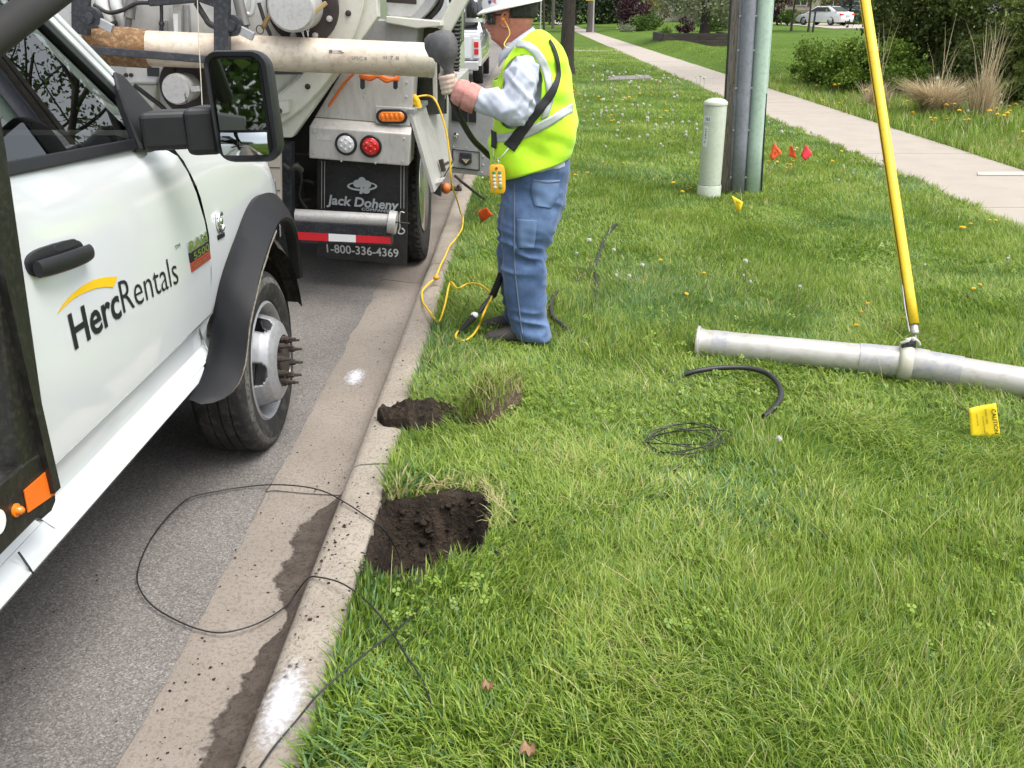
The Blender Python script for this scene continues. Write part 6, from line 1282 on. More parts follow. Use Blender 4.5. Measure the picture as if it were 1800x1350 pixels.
# yellow cord from the toolbox down over the kerb to the lance
ycord = [gy(733, 170, 5.95), gy(752, 168, 6.0), gy(765, 176, 5.9), gy(777, 205, 5.9), gy(786, 240, 5.9), gy(791, 285, 5.9), gy(794, 325, 6.0), gz(803, 350, .35), gz(810, 375, .12), lz(gz(814, 395), .06), lz(gz(812, 413), .05), lz(gz(800, 430), .04), lz(gz(790, 445), .05), lz(gz(783, 462), .05), lz(gz(775, 478), .05), gz(765, 488, .05), gz(752, 500, .035), gz(742, 513, .025), gz(743, 530, .02), lz(gz(748, 552), .05), lz(gz(758, 566), .05), lz(gz(771, 578), .04), lz(gz(782, 556), .06), lz(gz(792, 525), .10), gz(804, 507, .14), gz(822, 499, .16), gz(842, 500, .18), gz(857, 510, .20), gy(864, 522, 4.60), gy(856, 538, 4.57), gy(848, 556, 4.53), gz(842, 572, .09), gz(832, 588, .06), gz(818, 598, .05), gz(804, 597, .05), gz(801, 589, .06), gz(806, 582, .07)]
tag(MB().tube(smoothpath(ycord, 6), .0062, 8).build('yellow_cord', M_yel, smooth=60), 'yellow cord hanging from the truck toolbox and looping over the grass', 'cord')
tag(MB().ball(gz(767, 488, .06), (.022, .022, .016), 10, 6).build('plug_end', mat('orange_plug', (.72, .30, .02), .5), smooth=60), 'small orange plug on the yellow cord at the kerb', 'plug')
# --- marker flags
def flag(name, label, pts, wire, m, text=None, group=None, curve=.01):
    F = thing(name, label, 'flag', tuple(wire[-1]), group); A, B, C, D = pts; rows = []
    for j in range(7):
        t = j / 6; L, Rr = A.lerp(D, t), B.lerp(C, t); nrm = (B - A).cross(D - A).normalized(); rows.append([L.lerp(Rr, i / 8) + nrm * curve * math.sin(i / 8 * 4.2 + t * 1.5) for i in range(9)])
    fo = MB().grid(rows).build('flag_sheet', m, F, smooth=80, solid=.0008)
    MB().tube(smoothpath(wire, 5), .0022, 5).build('wire_stake', mat('flag_wire', (.30, .22, .15), .6, metal=.4), F)
    if text:
        for (s, u0, v0, u1, v1, h, mm) in text:
            e = lambda u, v: A.lerp(B, u).lerp(D.lerp(C, u), v); a, b = e(u0, v0), e(u1, v1); d = (b - a).normalized(); nrm = (B - A).cross(D - A).normalized()
            if nrm.y > 0: nrm = -nrm
            up = nrm.cross(d)
            fit_text('flag_print', s, a + nrm * (curve + .0015), b + nrm * (curve + .0015), h, mm, fo, warp=None, up=up, offset=.01)
    return F
M_fy = mat('yellow_flag', (.85, .62, .01), .6, c2=(.80, .56, .01), ns=9); M_fo = mat('orange_flag', (.90, .11, .02), .6, c2=(.85, .15, .04), ns=9); M_fr = mat('red_flag', (.80, .035, .06), .6)
Yf = 3.42
flag('marker_flag', 'large yellow CAUTION flag in the grass before the metal tube', [gy(1703, 718, Yf), gy(1750, 708, Yf - .01), gy(1758, 768, Yf - .03), gy(1708, 777, Yf - .03)], [gy(1709, 778, Yf - .03), gy(1706, 740, Yf), gy(1700, 722, Yf + .01), gy(1683, 702, Yf + .05), lz(gz(1657, 684), .03), lz(gz(1650, 684), -.03)], M_fy,
     [('CAUTION', .80, .16, .82, .88, .017, M_inkb), ('BURIED CABLE', .56, .12, .58, .55, .006, M_inkb), ('CALL BEFORE DIGGING', .44, .3, .46, .8, .005, M_inkb), ('NOTICE', .22, .2, .24, .55, .005, M_inkb)], curve=.004)
flag('marker_flag', 'small yellow flag at the foot of the utility pole', [gy(1285, 343, 7.7), gy(1306, 355, 7.7), gy(1301, 369, 7.68), gy(1296, 374, 7.7)], [gy(1285, 342, 7.7), gy(1291, 356, 7.7), gy(1296, 376, 7.7), lz(V(gy(1299, 392, 7.7).x, 7.7, 0), -.02)], M_fy, [('CAUTION', .25, .35, .75, .35, .014, M_inkb)])
flag('marker_flag', 'leftmost of three bright flags beyond the utility pole, orange with black print', [gy(1361, 250, 10), gy(1374, 268, 10), gy(1358, 282, 10), gy(1353, 274, 10)], [gy(1362, 250, 10), gy(1356, 280, 10), lz(V(gy(1357, 296, 10).x, 10, 0), -.02)], M_fo, [('CABLE', .25, .25, .85, .3, .022, M_inkb), ('TV', .3, .6, .7, .6, .022, M_inkb)])
flag('marker_flag', 'middle of three bright flags beyond the utility pole, plain orange', [gy(1388, 255, 10.1), gy(1392, 257, 10.1), gy(1401, 279, 10.1), gy(1386, 274, 10.1)], [gy(1389, 255, 10.1), gy(1386, 276, 10.1), lz(V(gy(1386, 294, 10.1).x, 10.1, 0), -.02)], M_fo)
flag('marker_flag', 'red flag beyond the utility pole, rightmost of three', [gy(1416, 253, 10.0), gy(1428, 270, 10.0), gy(1415, 283, 10.0), gy(1408, 273, 10.0)], [gy(1416, 253, 10), gy(1411, 278, 10), lz(V(gy(1410, 298, 10).x, 10, 0), -.02)], M_fr)
flag('marker_flag', 'orange flag low in the grass between worker and vacuum truck', [gy(839, 372, 7.3), gy(856, 364, 7.25), gy(867, 377, 7.2), gy(846, 392, 7.3)], [gy(838, 369, 7.3), gy(846, 393, 7.3), lz(V(gy(838, 400, 7.3).x, 7.3, 0), -.02)], M_fo)
# --- vacuum tube lying on the grass: two lengths and a clamp
M_tube = mat('weathered_alu_tube', (.44, .425, .385), .36, metal=.35, c2=(.52, .505, .47), ns=4, nmix=.8, c3=(.34, .29, .225), ns3=22, nmix3=.4, bump=.0008, bs=60, stretch=(.5, 1, 1)); M_tubed = mat('scuffed_tube_collar', (.36, .36, .37), .5, metal=.3, c2=(.46, .44, .39), ns=14, nmix=.9, c3=(.28, .29, .35), ns3=34, nmix3=.6)
ta, tc_, te = gz(1233, 604, .085), gz(1590, 638, .095), gz(1800, 674, .090); te = tc_ + (te - tc_).normalized() * 1.9
def tube_seg(parent, name, a, b, r0, r1, m, n=44): return MB().cyl(a, b, r0, r1, n).build(name, m, parent, smooth=40)
d1, d2 = (tc_ - ta).normalized(), (te - tc_).normalized(); r = .0735
TB1 = thing('vacuum_tube', 'grey metal vacuum tube with flanged open end lying on the lawn', 'tube', tuple(ta - V(0, 0, .08)))
L1 = (tc_ - ta).length
MB().lathe([(.090, -.004), (.092, .002), (.090, .008), (.080, .014), (.0755, .03), (r + .001, .05), (r + .001, .10), (r, .11)], ta - d1 * .02, d1, 44, cap=False).build('end_flange', M_tube, TB1, smooth=40)
MB().lathe([(.086, -.003), (.070, .012), (.069, .4)], ta - d1 * .02, d1, 36, cap=False).build('bore', M_dark, TB1)
tube_seg(TB1, 'tube_barrel', ta + d1 * .06, tc_ - d1 * .20, r, r, M_tube); tube_seg(TB1, 'collar', ta + d1 * .055, ta + d1 * .13, r + .0022, r + .0022, M_tubed); tube_seg(TB1, 'collar', tc_ - d1 * .21, tc_ - d1 * .03, r + .004, r + .004, M_tubed)
TB2 = thing('vacuum_tube', 'grey metal vacuum tube running out of the picture at the right edge', 'tube', tuple(tc_ - V(0, 0, .09)))
tube_seg(TB2, 'tube_barrel', tc_ + d2 * .24, te, r, r, M_tube); tube_seg(TB2, 'collar', tc_ + d2 * .09, tc_ + d2 * .25, r + .004, r + .004, M_tubed); tube_seg(TB2, 'collar', tc_ + d2 * .02, tc_ + d2 * .10, r + .008, r + .008, M_tubed); MB().lathe([(r + .008, .0), (r + .016, .01), (r + .016, .02), (r + .008, .03)], tc_, d2, 40).build('bead', M_tubed, TB2, smooth=40)
CL = thing('tube_clamp', 'quick clamp with latch and knotted cord joining the two metal tubes', 'clamp', tuple(tc_ - V(0, 0, .09)))
MB().lathe([(r + .004, -.034), (r + .014, -.030), (r + .021, -.018), (r + .021, .018), (r + .014, .030), (r + .004, .034)], tc_, d1, 44, cap=False).build('band', mat('pale_clamp_band', (.50, .49, .40), .5, metal=.2, c2=(.40, .38, .30), ns=12), CL, smooth=40)
tp_ = tc_ + V(0, -.01, r + .02); MB().bar(tp_ + V(-.035, 0, 0), tp_ + V(.03, 0, .006), .03, .03).bar(tp_ + V(-.02, -.012, .02), tp_ + V(.025, .0, .024), .022, .02).build('latch', M_blksteel, CL, bevel=.004)
MB().tube(smoothpath([tp_ + V(-.045, -.01, .015), tp_ + V(-.02, -.02, .03), tp_ + V(.005, 0, .036), tp_ + V(.03, -.012, .03), tp_ + V(.05, -.005, .005)], 5), .007, 8).ball(tp_ + V(-.018, -.014, .032), .012, 8, 6).ball(tp_ + V(.012, -.008, .036), .012, 8, 6).build('cord', mat('grey_rope', (.50, .49, .46), .9, bump=.002, bs=300), CL, smooth=60)
# --- guy wire with its yellow guard
gB = gz(1606, 570, .11); gT = gy(1521, 5, gB.y + 1.05); gd = (gT - gB).normalized()
GU = thing('guy_wire_guard', 'yellow plastic guard on the slanting guy wire above the tube clamp', 'guy guard', (gB.x, gB.y, 0))
u = gd.cross(V(0, 1, 0)).normalized(); w_ = gd.cross(u)
M_yg = mat('yellow_guard_plastic', (.86, .60, .03), .42, c2=(.80, .54, .025), ns=6, nmix=.6, c3=(.62, .42, .04), ns3=50, nmix3=.3, coat=.15)
rings = [[gB + gd * h + (u * math.cos(a) + w_ * math.sin(a)) * .029 for a in np.linspace(R_(25), R_(335), 30)] for h in np.linspace(0, 2.45, 14)]
MB().grid(rings).build('guard_sleeve', M_yg, GU, smooth=60, solid=.004)
MB().tube([gB - gd * .42, gB + gd * 6.4], .0055, 8).build('guy_wire', M_cap, GU, smooth=60)
MB().tube([gB - gd * .04 + V(-.03, -.004, 0), gB + gd * .10 + V(-.034, -.004, 0), gB + gd * .22 + V(-.03, -.002, 0)], .0042, 6).build('wire_tail', M_cap, GU)
MB().lathe([(.012, 0), (.020, -.01), (.020, -.05), (.009, -.06)], gB, gd, 12).build('end_fitting', M_cap, GU, smooth=40)
# --- utility pole with riser guards
UP = thing('utility_pole', 'weathered wooden utility pole with grey and green cable risers', 'pole', tuple(lz(gz(1296, 346))))
pb_ = gz(1297, 344, 0) + V(0, .16, 0); ln = V(-.036, 0, 1)
M_pole = mat('weathered_pole_wood', (.32, .27, .23), .9, c2=(.44, .385, .33), ns=5, nmix=.9, c3=(.085, .062, .05), ns3=16, nmix3=.7, bump=.03, bs=14, stretch=(7, 7, .55))
rings = []
for k in range(26):
    z = -.3 + k * .36; c = pb_ + ln * z; rings.append([(c + V(math.cos(a), math.sin(a), 0) * ((.145 - .006 * z) * (1 + .03 * float(vn(a * 5, z * .8, 1, 3))))) for a in np.linspace(0, 6.283, 36, endpoint=False)])
MB().loft(rings).build('shaft', M_pole, UP, smooth=50)
def riser(name, px, y, w, dep, m, zt, yoff):
    c0 = gz(px, 346, 0) + V(0, yoff, 0); prof = [(-w / 2 - .024, dep), (-w / 2 - .002, dep), (-w / 2 + .004, dep * .45), (-w * .33, .012), (-w * .16, 0), (w * .16, 0), (w * .33, .012), (w / 2 - .004, dep * .45), (w / 2 + .002, dep), (w / 2 + .024, dep)]
    rows = [[c0 + ln * z + V(x, yy, 0) for x, yy in prof] for z in (-.1, .5, 1, 1.5, 2.0, zt)]
    return MB().grid(rows).build(name, m, UP, smooth=50, solid=.004), c0
M_rg = mat('grey_riser_steel', (.215, .225, .265), .5, metal=.2, c2=(.27, .28, .32), ns=4, nmix=.8, c3=(.16, .165, .19), ns3=26, nmix3=.5); M_rgn = mat('pale_green_riser', (.43, .55, .46), .5, c2=(.37, .49, .41), ns=4, nmix=.7, c3=(.26, .34, .29), ns3=24, nmix3=.35)
gr_, gc0 = riser('grey_riser', 1297, 0, .115, .075, M_rg, 6.0, -.03); gn_, gc1 = riser('green_riser', 1323, 0, .135, .09, M_rgn, 6.0, -.01)
for z in (.18, .62, 1.0, 1.33, 1.62, 1.95):
    for s in (-1, 1): MB().lathe([(.011, 0), (.011, -.008), (.001, -.012)], gc0 + ln * z + V(s * .070, .068, 0), (0, 1, 0), 8).build('lag_screw', M_cap, gr_)
c = gc0 + ln * 1.5; MB().grid([[c + ln * z + V(x, yy - .004, 0) for x, yy in ((-.062, .07), (-.05, .028), (-.02, -.001), (.02, -.001), (.05, .028), (.062, .07))] for z in (0, .08)]).build('riser_joint', M_rg, gr_, smooth=50)
MB().tube([gz(1268, 346, 0) + V(-.012, .05, 0), gz(1268, 346, 0) + ln * 1.2 + V(-.004, .05, 0), gz(1268, 346, 0) + ln * 6 + V(.02, .1, 0)], .010, 8).build('pole_cable', M_cable, UP)
MB().tube([gc1 + V(.10, .09, 0), gc1 + ln * .5 + V(.088, .09, 0), gc1 + ln * .95 + V(.08, .09, 0)], .010, 8).build('pole_cable', M_cable, UP)
# pedestal
PD = thing('telecom_pedestal', 'pale green round telecom pedestal beside the utility pole', 'pedestal', tuple(lz(gz(1245, 348))))
M_ped = mat('pale_green_pedestal', (.50, .545, .44), .5, c2=(.44, .485, .39), ns=5, nmix=.6, c3=(.36, .38, .31), ns3=34, nmix3=.3); pc = gz(1246, 349, 0) + V(0, .02, 0); lp = V(-.008, 0, 1).normalized()
MB().lathe([(.112, -.05), (.112, .125), (.109, .13), (.106, .132)], pc, lp, 40, cap=False).build('base_sleeve', M_ped, PD, smooth=40)
MB().lathe([(.105, .120), (.105, .86), (.103, .868)], pc, lp, 40, cap=False).build('dome_cover', M_ped, PD, smooth=40)
MB().lathe([(.104, .862), (.110, .864), (.110, .885), (.104, .893), (.082, .910), (.045, .921), (.002, .924)], pc, lp, 40).build('cap', M_ped, PD, smooth=50)
MB().lathe([(.1075, .130), (.1075, .135)], pc, lp, 40, cap=False).build('seam', M_inkb, PD)
def cyl_label(name, h0, h1, a0, a1, m, off=.0012):
    rows = []
    for i in range(6):
        a = R_(a0 + (a1 - a0) * i / 5); rows.append([pc + lp * h + V(math.sin(a), -math.cos(a), 0) * (.105 + off) for h in (h0, h1)])
    return MB().grid(rows).build(name, m, PD, smooth=60)
M_stk = mat('white_label', (.74, .76, .76), .5); cyl_label('number_sticker', .715, .77, -75, -28, M_stk); cyl_label('code_sticker', .49, .68, -68, -40, M_stk)
def cylwarp(a_c, h_c): return lambda p: pc + lp * (h_c + p.z) + V(math.sin(R_(a_c) + p.x / .105), -math.cos(R_(a_c) + p.x / .105), 0) * .1075
fit_text('sticker_number', '365', V(-.026, 0, -.014), V(.028, 0, -.014), .030, M_inkb, PD, warp=cylwarp(-48, .742)); fit_text('sticker_code', 'T(6)I', V(.010, 0, -.07), V(.010, 0, .07), .018, M_inkb, PD, warp=cylwarp(-54, .585), up=(-1, 0, 0))
# flat vault lid in the lawn
P = [gz(1065, 144), gz(1078, 137.5), gz(1141, 135), gz(1146, 140.5)]
tag(MB().prism([(p.x, p.y) for p in P], 'z', -.02, .055).build('vault_lid', mat('vault_concrete', (.24, .225, .205), .9, c2=(.18, .165, .15), ns=4, bump=.004, bs=40), bevel=.01), 'flat grey concrete vault lid set in the lawn near the tree', 'vault lid')
# --- dandelions
def two_mat(mb1, mb2, name, m1, m2):
    me = bpy.data.meshes.new(name); n = len(mb1.v); me.from_pydata(mb1.v + mb2.v, [], mb1.f + [tuple(i + n for i in q_) for q_ in mb2.f]); me.materials.append(m1); me.materials.append(m2)
    me.polygons.foreach_set('material_index', np.array([0] * len(mb1.f) + [1] * len(mb2.f), dtype=np.int32)); me.shade_smooth(); me.set_sharp_from_angle(angle=R_(50)); me.update(); return me
M_stem = mat('flower_stem', (.20, .20, .07), .7, c2=(.26, .15, .09), ns=9); M_puff = mat('seed_head', (.58, .58, .53), .95, c2=(.45, .45, .40), ns=300, bump=.002, bs=400); M_dand = mat('yellow_petals', (.85, .52, .01), .7, c2=(.75, .38, .01), ns=200)
puffs, yels = [], []
for k in range(3):
    a, b = MB(), MB(); h = .15 + .05 * k; bd_ = V(.02 * (k - 1), .012 * k, 0); a.tube([(0, 0, -.02), V(0, 0, h * .5) + bd_ * .4, V(0, 0, h) + bd_], [.0028, .0024, .002], 5); c = V(0, 0, h + .012) + bd_; b.ball(c, (.013, .013, .012), 9, 7)
    for q_ in range(26): t_, p_ = math.acos(1 - 2 * (q_ + .5) / 26), q_ * 2.4; d = V(math.sin(t_) * math.cos(p_), math.sin(t_) * math.sin(p_), math.cos(t_)); s = d.orthogonal().normalized() * .004; w2 = d.cross(s); b.add([c + d * .011 + s, c + d * .011 - s, c + d * .019 + w2, c + d * .019 - w2], [(0, 2, 1), (0, 1, 3)])
    puffs.append(two_mat(a, b, 'dandelion_clock', M_stem, M_puff))
    a, b = MB(), MB(); h = .05 + .045 * k; a.tube([(0, 0, -.02), (.004 * k, 0, h * .6), (.01 * k, 0, h)], [.0028, .0024, .002], 5); c = V(.01 * k, 0, h)
    for lay, (rr, zz, n_) in enumerate(((.021, .002, 13), (.017, .006, 11), (.011, .009, 8))):
        for q_ in range(n_): an = 6.283 * q_ / n_ + lay; d = V(math.cos(an), math.sin(an), 0); s = V(-math.sin(an), math.cos(an), 0) * rr * .22; b.add([c + V(0, 0, .003), c + d * rr * .7 + s + V(0, 0, zz + .003), c + d * rr + V(0, 0, zz), c + d * rr * .7 - s + V(0, 0, zz + .003)], [(0, 1, 2, 3)])
    yels.append(two_mat(a, b, 'dandelion_flower', M_stem, M_dand))
def plant(me, name, x, y, label, cat, group, sc):
    o = bpy.data.objects.new(name, me); COL.objects.link(o); o.location = (x, y, float(hz(x, y))); o.rotation_euler = (random.gauss(0, .12), random.gauss(0, .12), random.uniform(0, 6.28)); o.scale = (sc, sc, sc); return tag(o, label, cat, group)
def scatter(n, x0, x1, y0, y1, kind, place='in the mown grass'):
    for _ in range(n):
        p = gz(random.uniform(x0, x1), random.uniform(y0, y1))
        if X_SW0 - .02 < p.x < X_SW1 + .02 or p.x < X_CURB_B + .03: continue
        if p.x > .7 and abs(p.y - float(np.interp(p.x, [ta.x, tc_.x, te.x], [ta.y, tc_.y, te.y]))) < .16: continue
        me = random.choice(puffs if kind == 'w' else yels); L_ = ('white dandelion seed head ' + place, 'dandelion', 'seed heads ' + place) if kind == 'w' else ('yellow dandelion flower ' + place, 'dandelion', 'yellow flowers ' + place); plant(me, 'dandelion_clock' if kind == 'w' else 'dandelion_flower', p.x, p.y, *L_, random.uniform(.75, 1.25) * (.42 + .055 * min(p.y, 20)) * (1.35 if p.x > X_SW1 else 1))
for a in ((34, 1040, 1245, 150, 180, 'w', 'near the concrete vault lid'), (20, 1020, 1190, 165, 225, 'w', 'in the patch right of the worker'), (34, 1015, 1190, 205, 255, 'w', 'among brown stalks between worker and pedestal'), (9, 1040, 1240, 265, 300, 'w', 'in the grass left of the pedestal'), (7, 1190, 1232, 255, 290, 'w', 'in the grass left of the pedestal'), (6, 1350, 1450, 235, 320, 'w', 'around the three bright flags'), (6, 1450, 1600, 300, 350, 'w', 'around the three bright flags'), (6, 1000, 1130, 470, 560, 'w', 'in the lawn behind the metal tube'), (4, 1250, 1400, 480, 560, 'w', 'in the lawn left of the guy guard'), (2, 1600, 1760, 480, 540, 'w', 'in the lawn near the yellow guy guard'), (2, 900, 1500, 600, 900, 'w', 'in the lawn behind the metal tube'), (6, 820, 860, 320, 370, 'w', 'by the kerb behind the vacuum truck'), (9, 1640, 1790, 170, 220, 'w', 'beyond the sidewalk by the dry grasses'),
          (9, 1000, 1060, 165, 185, 'y', 'in the patch right of the worker'), (10, 1080, 1160, 160, 190, 'y', 'in the patch right of the worker'), (6, 1060, 1180, 215, 235, 'y', 'in the patch right of the worker'), (4, 1010, 1100, 290, 330, 'y', 'in the grass left of the pedestal'), (9, 1350, 1420, 275, 325, 'y', 'around the three bright flags'), (3, 1440, 1510, 265, 330, 'y', 'around the three bright flags'), (4, 1185, 1218, 340, 352, 'y', 'in the grass left of the pedestal'), (5, 1670, 1790, 405, 430, 'y', 'in the lawn near the yellow guy guard'), (4, 1480, 1580, 560, 600, 'y', 'in the lawn near the yellow guy guard'), (3, 1150, 1240, 460, 560, 'y', 'in the lawn behind the metal tube'), (2, 1700, 1730, 520, 540, 'y', 'in the lawn near the yellow guy guard'), (38, 1590, 1800, 180, 240, 'y', 'beyond the sidewalk by the dry grasses'), (12, 1400, 1560, 155, 200, 'y', 'beyond the sidewalk by the dry grasses'), (8, 1740, 1800, 210, 260, 'y', 'beyond the sidewalk by the dry grasses')): scatter(*a)
# fallen brown leaves
M_leaf = mat('dead_leaf', (.24, .145, .08), .85, c2=(.32, .21, .12), ns=60)
for k, (x, y, s, lab) in enumerate(((927, 1332, .019, 'curled brown dead leaf in the grass at the bottom edge'), (857, 1218, .015, 'pale brown leaf fragment in the grass below the hole'))):
    p = lz(gz(x, y, .05), .055); rows = [[p + V(s * (i / 4 - .5) * 2 * (1 - abs(j / 3 - 1) ** 2 * .6), s * (j / 3 - 1), .010 * math.sin(i * 1.7) + .008 * math.cos(j * 1.3 + k)) for i in range(5)] for j in range(7)]
    tag(MB().grid(rows).build('dead_leaf', M_leaf, smooth=80), lab, 'leaf')

# ================================================================== TREES, SHRUBS AND HOUSES
def leaf_mat(name, cols, trans=.3): return blade_material(name, [(i / (len(cols) - 1), c) for i, c in enumerate(cols)], trans, .5)
M_lmid = leaf_mat('leaves_mid_green', [(.030, .065, .012), (.075, .140, .020), (.15, .23, .035)]); M_ldark = leaf_mat('leaves_dark_green', [(.010, .022, .008), (.024, .048, .014), (.06, .095, .025)], .15)
M_lyew = leaf_mat('needles_dark', [(.045, .066, .016), (.10, .135, .028), (.20, .24, .052)], .3); M_lspr = leaf_mat('needles_spruce', [(.075, .11, .026), (.155, .21, .045), (.28, .32, .08)], .3)
M_lpale = leaf_mat('leaves_pale_blossom', [(.13, .16, .08), (.24, .27, .15), (.40, .41, .28)]); M_lyel = leaf_mat('leaves_yellow_green', [(.10, .15, .02), (.20, .27, .03), (.32, .38, .06)]); M_lpur = leaf_mat('leaves_purple', [(.018, .006, .010), (.045, .012, .020), (.09, .03, .04)], .2)
M_lrust = leaf_mat('leaves_bronze', [(.06, .05, .02), (.13, .10, .035), (.22, .17, .06)]); M_lblue = leaf_mat('needles_blue', [(.03, .05, .045), (.07, .105, .10), (.13, .18, .17)], .15); M_lbush = leaf_mat('leaves_fresh_green', [(.07, .13, .016), (.15, .24, .028), (.26, .36, .055)])
M_bark = mat('dark_bark', (.060, .048, .038), .95, c2=(.105, .086, .07), ns=6, nmix=.9, c3=(.03, .024, .02), ns3=20, nmix3=.7, bump=.03, bs=12, stretch=(5, 5, .8)); M_barkg = mat('grey_bark', (.13, .115, .10), .95, c2=(.19, .17, .15), ns=6, nmix=.9, c3=(.07, .06, .05), ns3=18, nmix3=.6, bump=.03, bs=12, stretch=(5, 5, .8))
def leaf_cloud(pts, size, m, name, rs, aspect=.6, droop=0.0, tint=None):
    """leaf-sized faces at the given points, random facing"""
    pts = np.asarray(pts); n = len(pts); d = rs.normal(0, 1, (n, 3)); d[:, 2] -= droop; d /= np.linalg.norm(d, axis=1)[:, None]; r = rs.normal(0, 1, (n, 3)); s = np.cross(d, r); s /= np.linalg.norm(s, axis=1)[:, None]
    L = size * rs.uniform(.6, 1.3, n)[:, None]; a = pts - d * L * .5; b = pts + d * L * .5; w = s * L * aspect * .5; up = np.cross(d, s) * L * .12
    A = np.stack([a, pts + w + up, b, pts - w + up], 1).reshape(-1, 3); F = (np.arange(n)[:, None] * 4 + np.array([0, 1, 2, 0, 2, 3])[None]).ravel(); me = np_mesh(name, A, F, 3, m, smooth=False)
    t = rs.uniform(0, 1, n) * .6 + .2 if tint is None else tint; pt_attr(me, 'tint', np.repeat(np.clip(t, 0, 1), 4)); return me
def clump_pts(rs, n, centre, rad, nclump, csize):
    """leaves gathered in clumps through an ellipsoid: uneven outline and gaps"""
    c = rs.normal(0, 1, (nclump, 3)); c /= np.linalg.norm(c, axis=1)[:, None]; c *= (rs.random(nclump) ** .28)[:, None]; k = rs.integers(0, nclump, n); cs = csize * rs.uniform(.5, 1.35, nclump)
    p = c[k] * np.array(rad) + rs.normal(0, 1, (n, 3)) * cs[k][:, None] * np.array([1, 1, .75]); hue = rs.uniform(-.22, .22, nclump)[k] + rs.normal(.45, .16, n)
    return p + np.array(centre), np.clip(hue, 0, 1)
def branches(mb, rs, p, d, r, L, depth, tips, spread=.6):
    segs = 4; pts = [p]; q_ = p; dd = d
    for _ in range(segs): dd = (dd + V(*rs.normal(0, .10, 3))).normalized(); q_ = q_ + dd * L / segs; pts.append(q_)
    mb.tube(pts, [r * (1 - .5 * k / segs) for k in range(segs + 1)], 8 if depth > 1 else 5)
    if depth == 0: tips += pts[1:]; return
    for _ in range(3 if depth > 1 else 4):
        k = rs.integers(2, segs + 1); nd = (dd + V(*rs.normal(0, spread, 3)) + V(0, 0, .12)).normalized(); branches(mb, rs, pts[k], nd, r * .52, L * rs.uniform(.6, .8), depth - 1, tips, spread)
def tree(name, label, x, y, trunk_r, trunk_h, crown, m_leaf, m_bark, nleaf, lsize, seed, limbs=5, group=None, clumps=40, base=None):
    """tapered trunk with limbs, crown of leaf clumps. crown = (z centre, rx, rz)"""
    rs = np.random.default_rng(seed); z0 = float(hz(x, y)) if base is None else base; Tt = thing(name, label, 'tree', (x, y, z0), group); mb = MB(); rings = []
    for k in range(9):
        z = trunk_h * k / 8; rr = trunk_r * (1 + .45 * math.exp(-z / .25)) * (1 - .30 * k / 8); rings.append([V(x + rr * math.cos(a) * (1 + .06 * math.sin(5 * a + seed)) + .03 * math.sin(z + seed), y + rr * math.sin(a), z0 - .1 + z) for a in np.linspace(0, 6.283, 18, endpoint=False)])
    mb.loft(rings); mb.build('trunk', m_bark, Tt, smooth=50)
    tips = []; mbl = MB()
    for k in range(limbs): a = 6.283 * k / limbs + rs.uniform(-.4, .4); branches(mbl, rs, V(x, y, z0 + trunk_h * .93), V(math.cos(a) * .75, math.sin(a) * .75, .8).normalized(), trunk_r * .5, crown[1] * .75, 2, tips)
    li = mbl.build('limbs', m_bark, Tt, smooth=50); li['kind'] = 'stuff'
    p, hue = clump_pts(rs, nleaf, (x, y, z0 + crown[0]), (crown[1], crown[1], crown[2]), clumps, lsize * 3.2)
    tp = np.array([tuple(t_) for t_ in tips]); kk = rs.integers(0, len(tp), nleaf // 3); p2 = tp[kk] + rs.normal(0, lsize * 1.6, (len(kk), 3)); p = np.concatenate([p, p2]); hue = np.concatenate([hue, rs.uniform(.2, .7, len(kk))])
    me = leaf_cloud(p, lsize, m_leaf, 'crown', rs, tint=hue); finish('crown', me, None, Tt, fixn=False); return Tt
def bush(name, label, x, y, rx, rz, m, n, ls, seed, cat='shrub', group=None, base=None, stems=6, zc=None, clumps=26):
    rs = np.random.default_rng(seed); z0 = float(hz(x, y)) if base is None else base; B_ = thing(name, label, cat, (x, y, z0), group); mb = MB()
    for k in range(stems): a = 6.283 * k / stems; mb.tube([(x, y, z0 - .05), (x + rx * .25 * math.cos(a), y + rx * .25 * math.sin(a), z0 + rz * .6), (x + rx * .5 * math.cos(a), y + rx * .5 * math.sin(a), z0 + rz * 1.3)], [.02 * rz + .006, .015 * rz + .004, .004], 5)
    st_ = mb.build('stems', M_bark, B_); st_['kind'] = 'stuff'
    p, hue = clump_pts(rs, n, (x, y, z0 + (rz if zc is None else zc)), (rx * .88, rx * .88, rz * .88), clumps, rx * .19); p[:, 2] = np.maximum(p[:, 2], z0 + .02)
    me = leaf_cloud(p, ls, m, 'foliage', rs, tint=hue); finish('foliage', me, None, B_, fixn=False); return B_
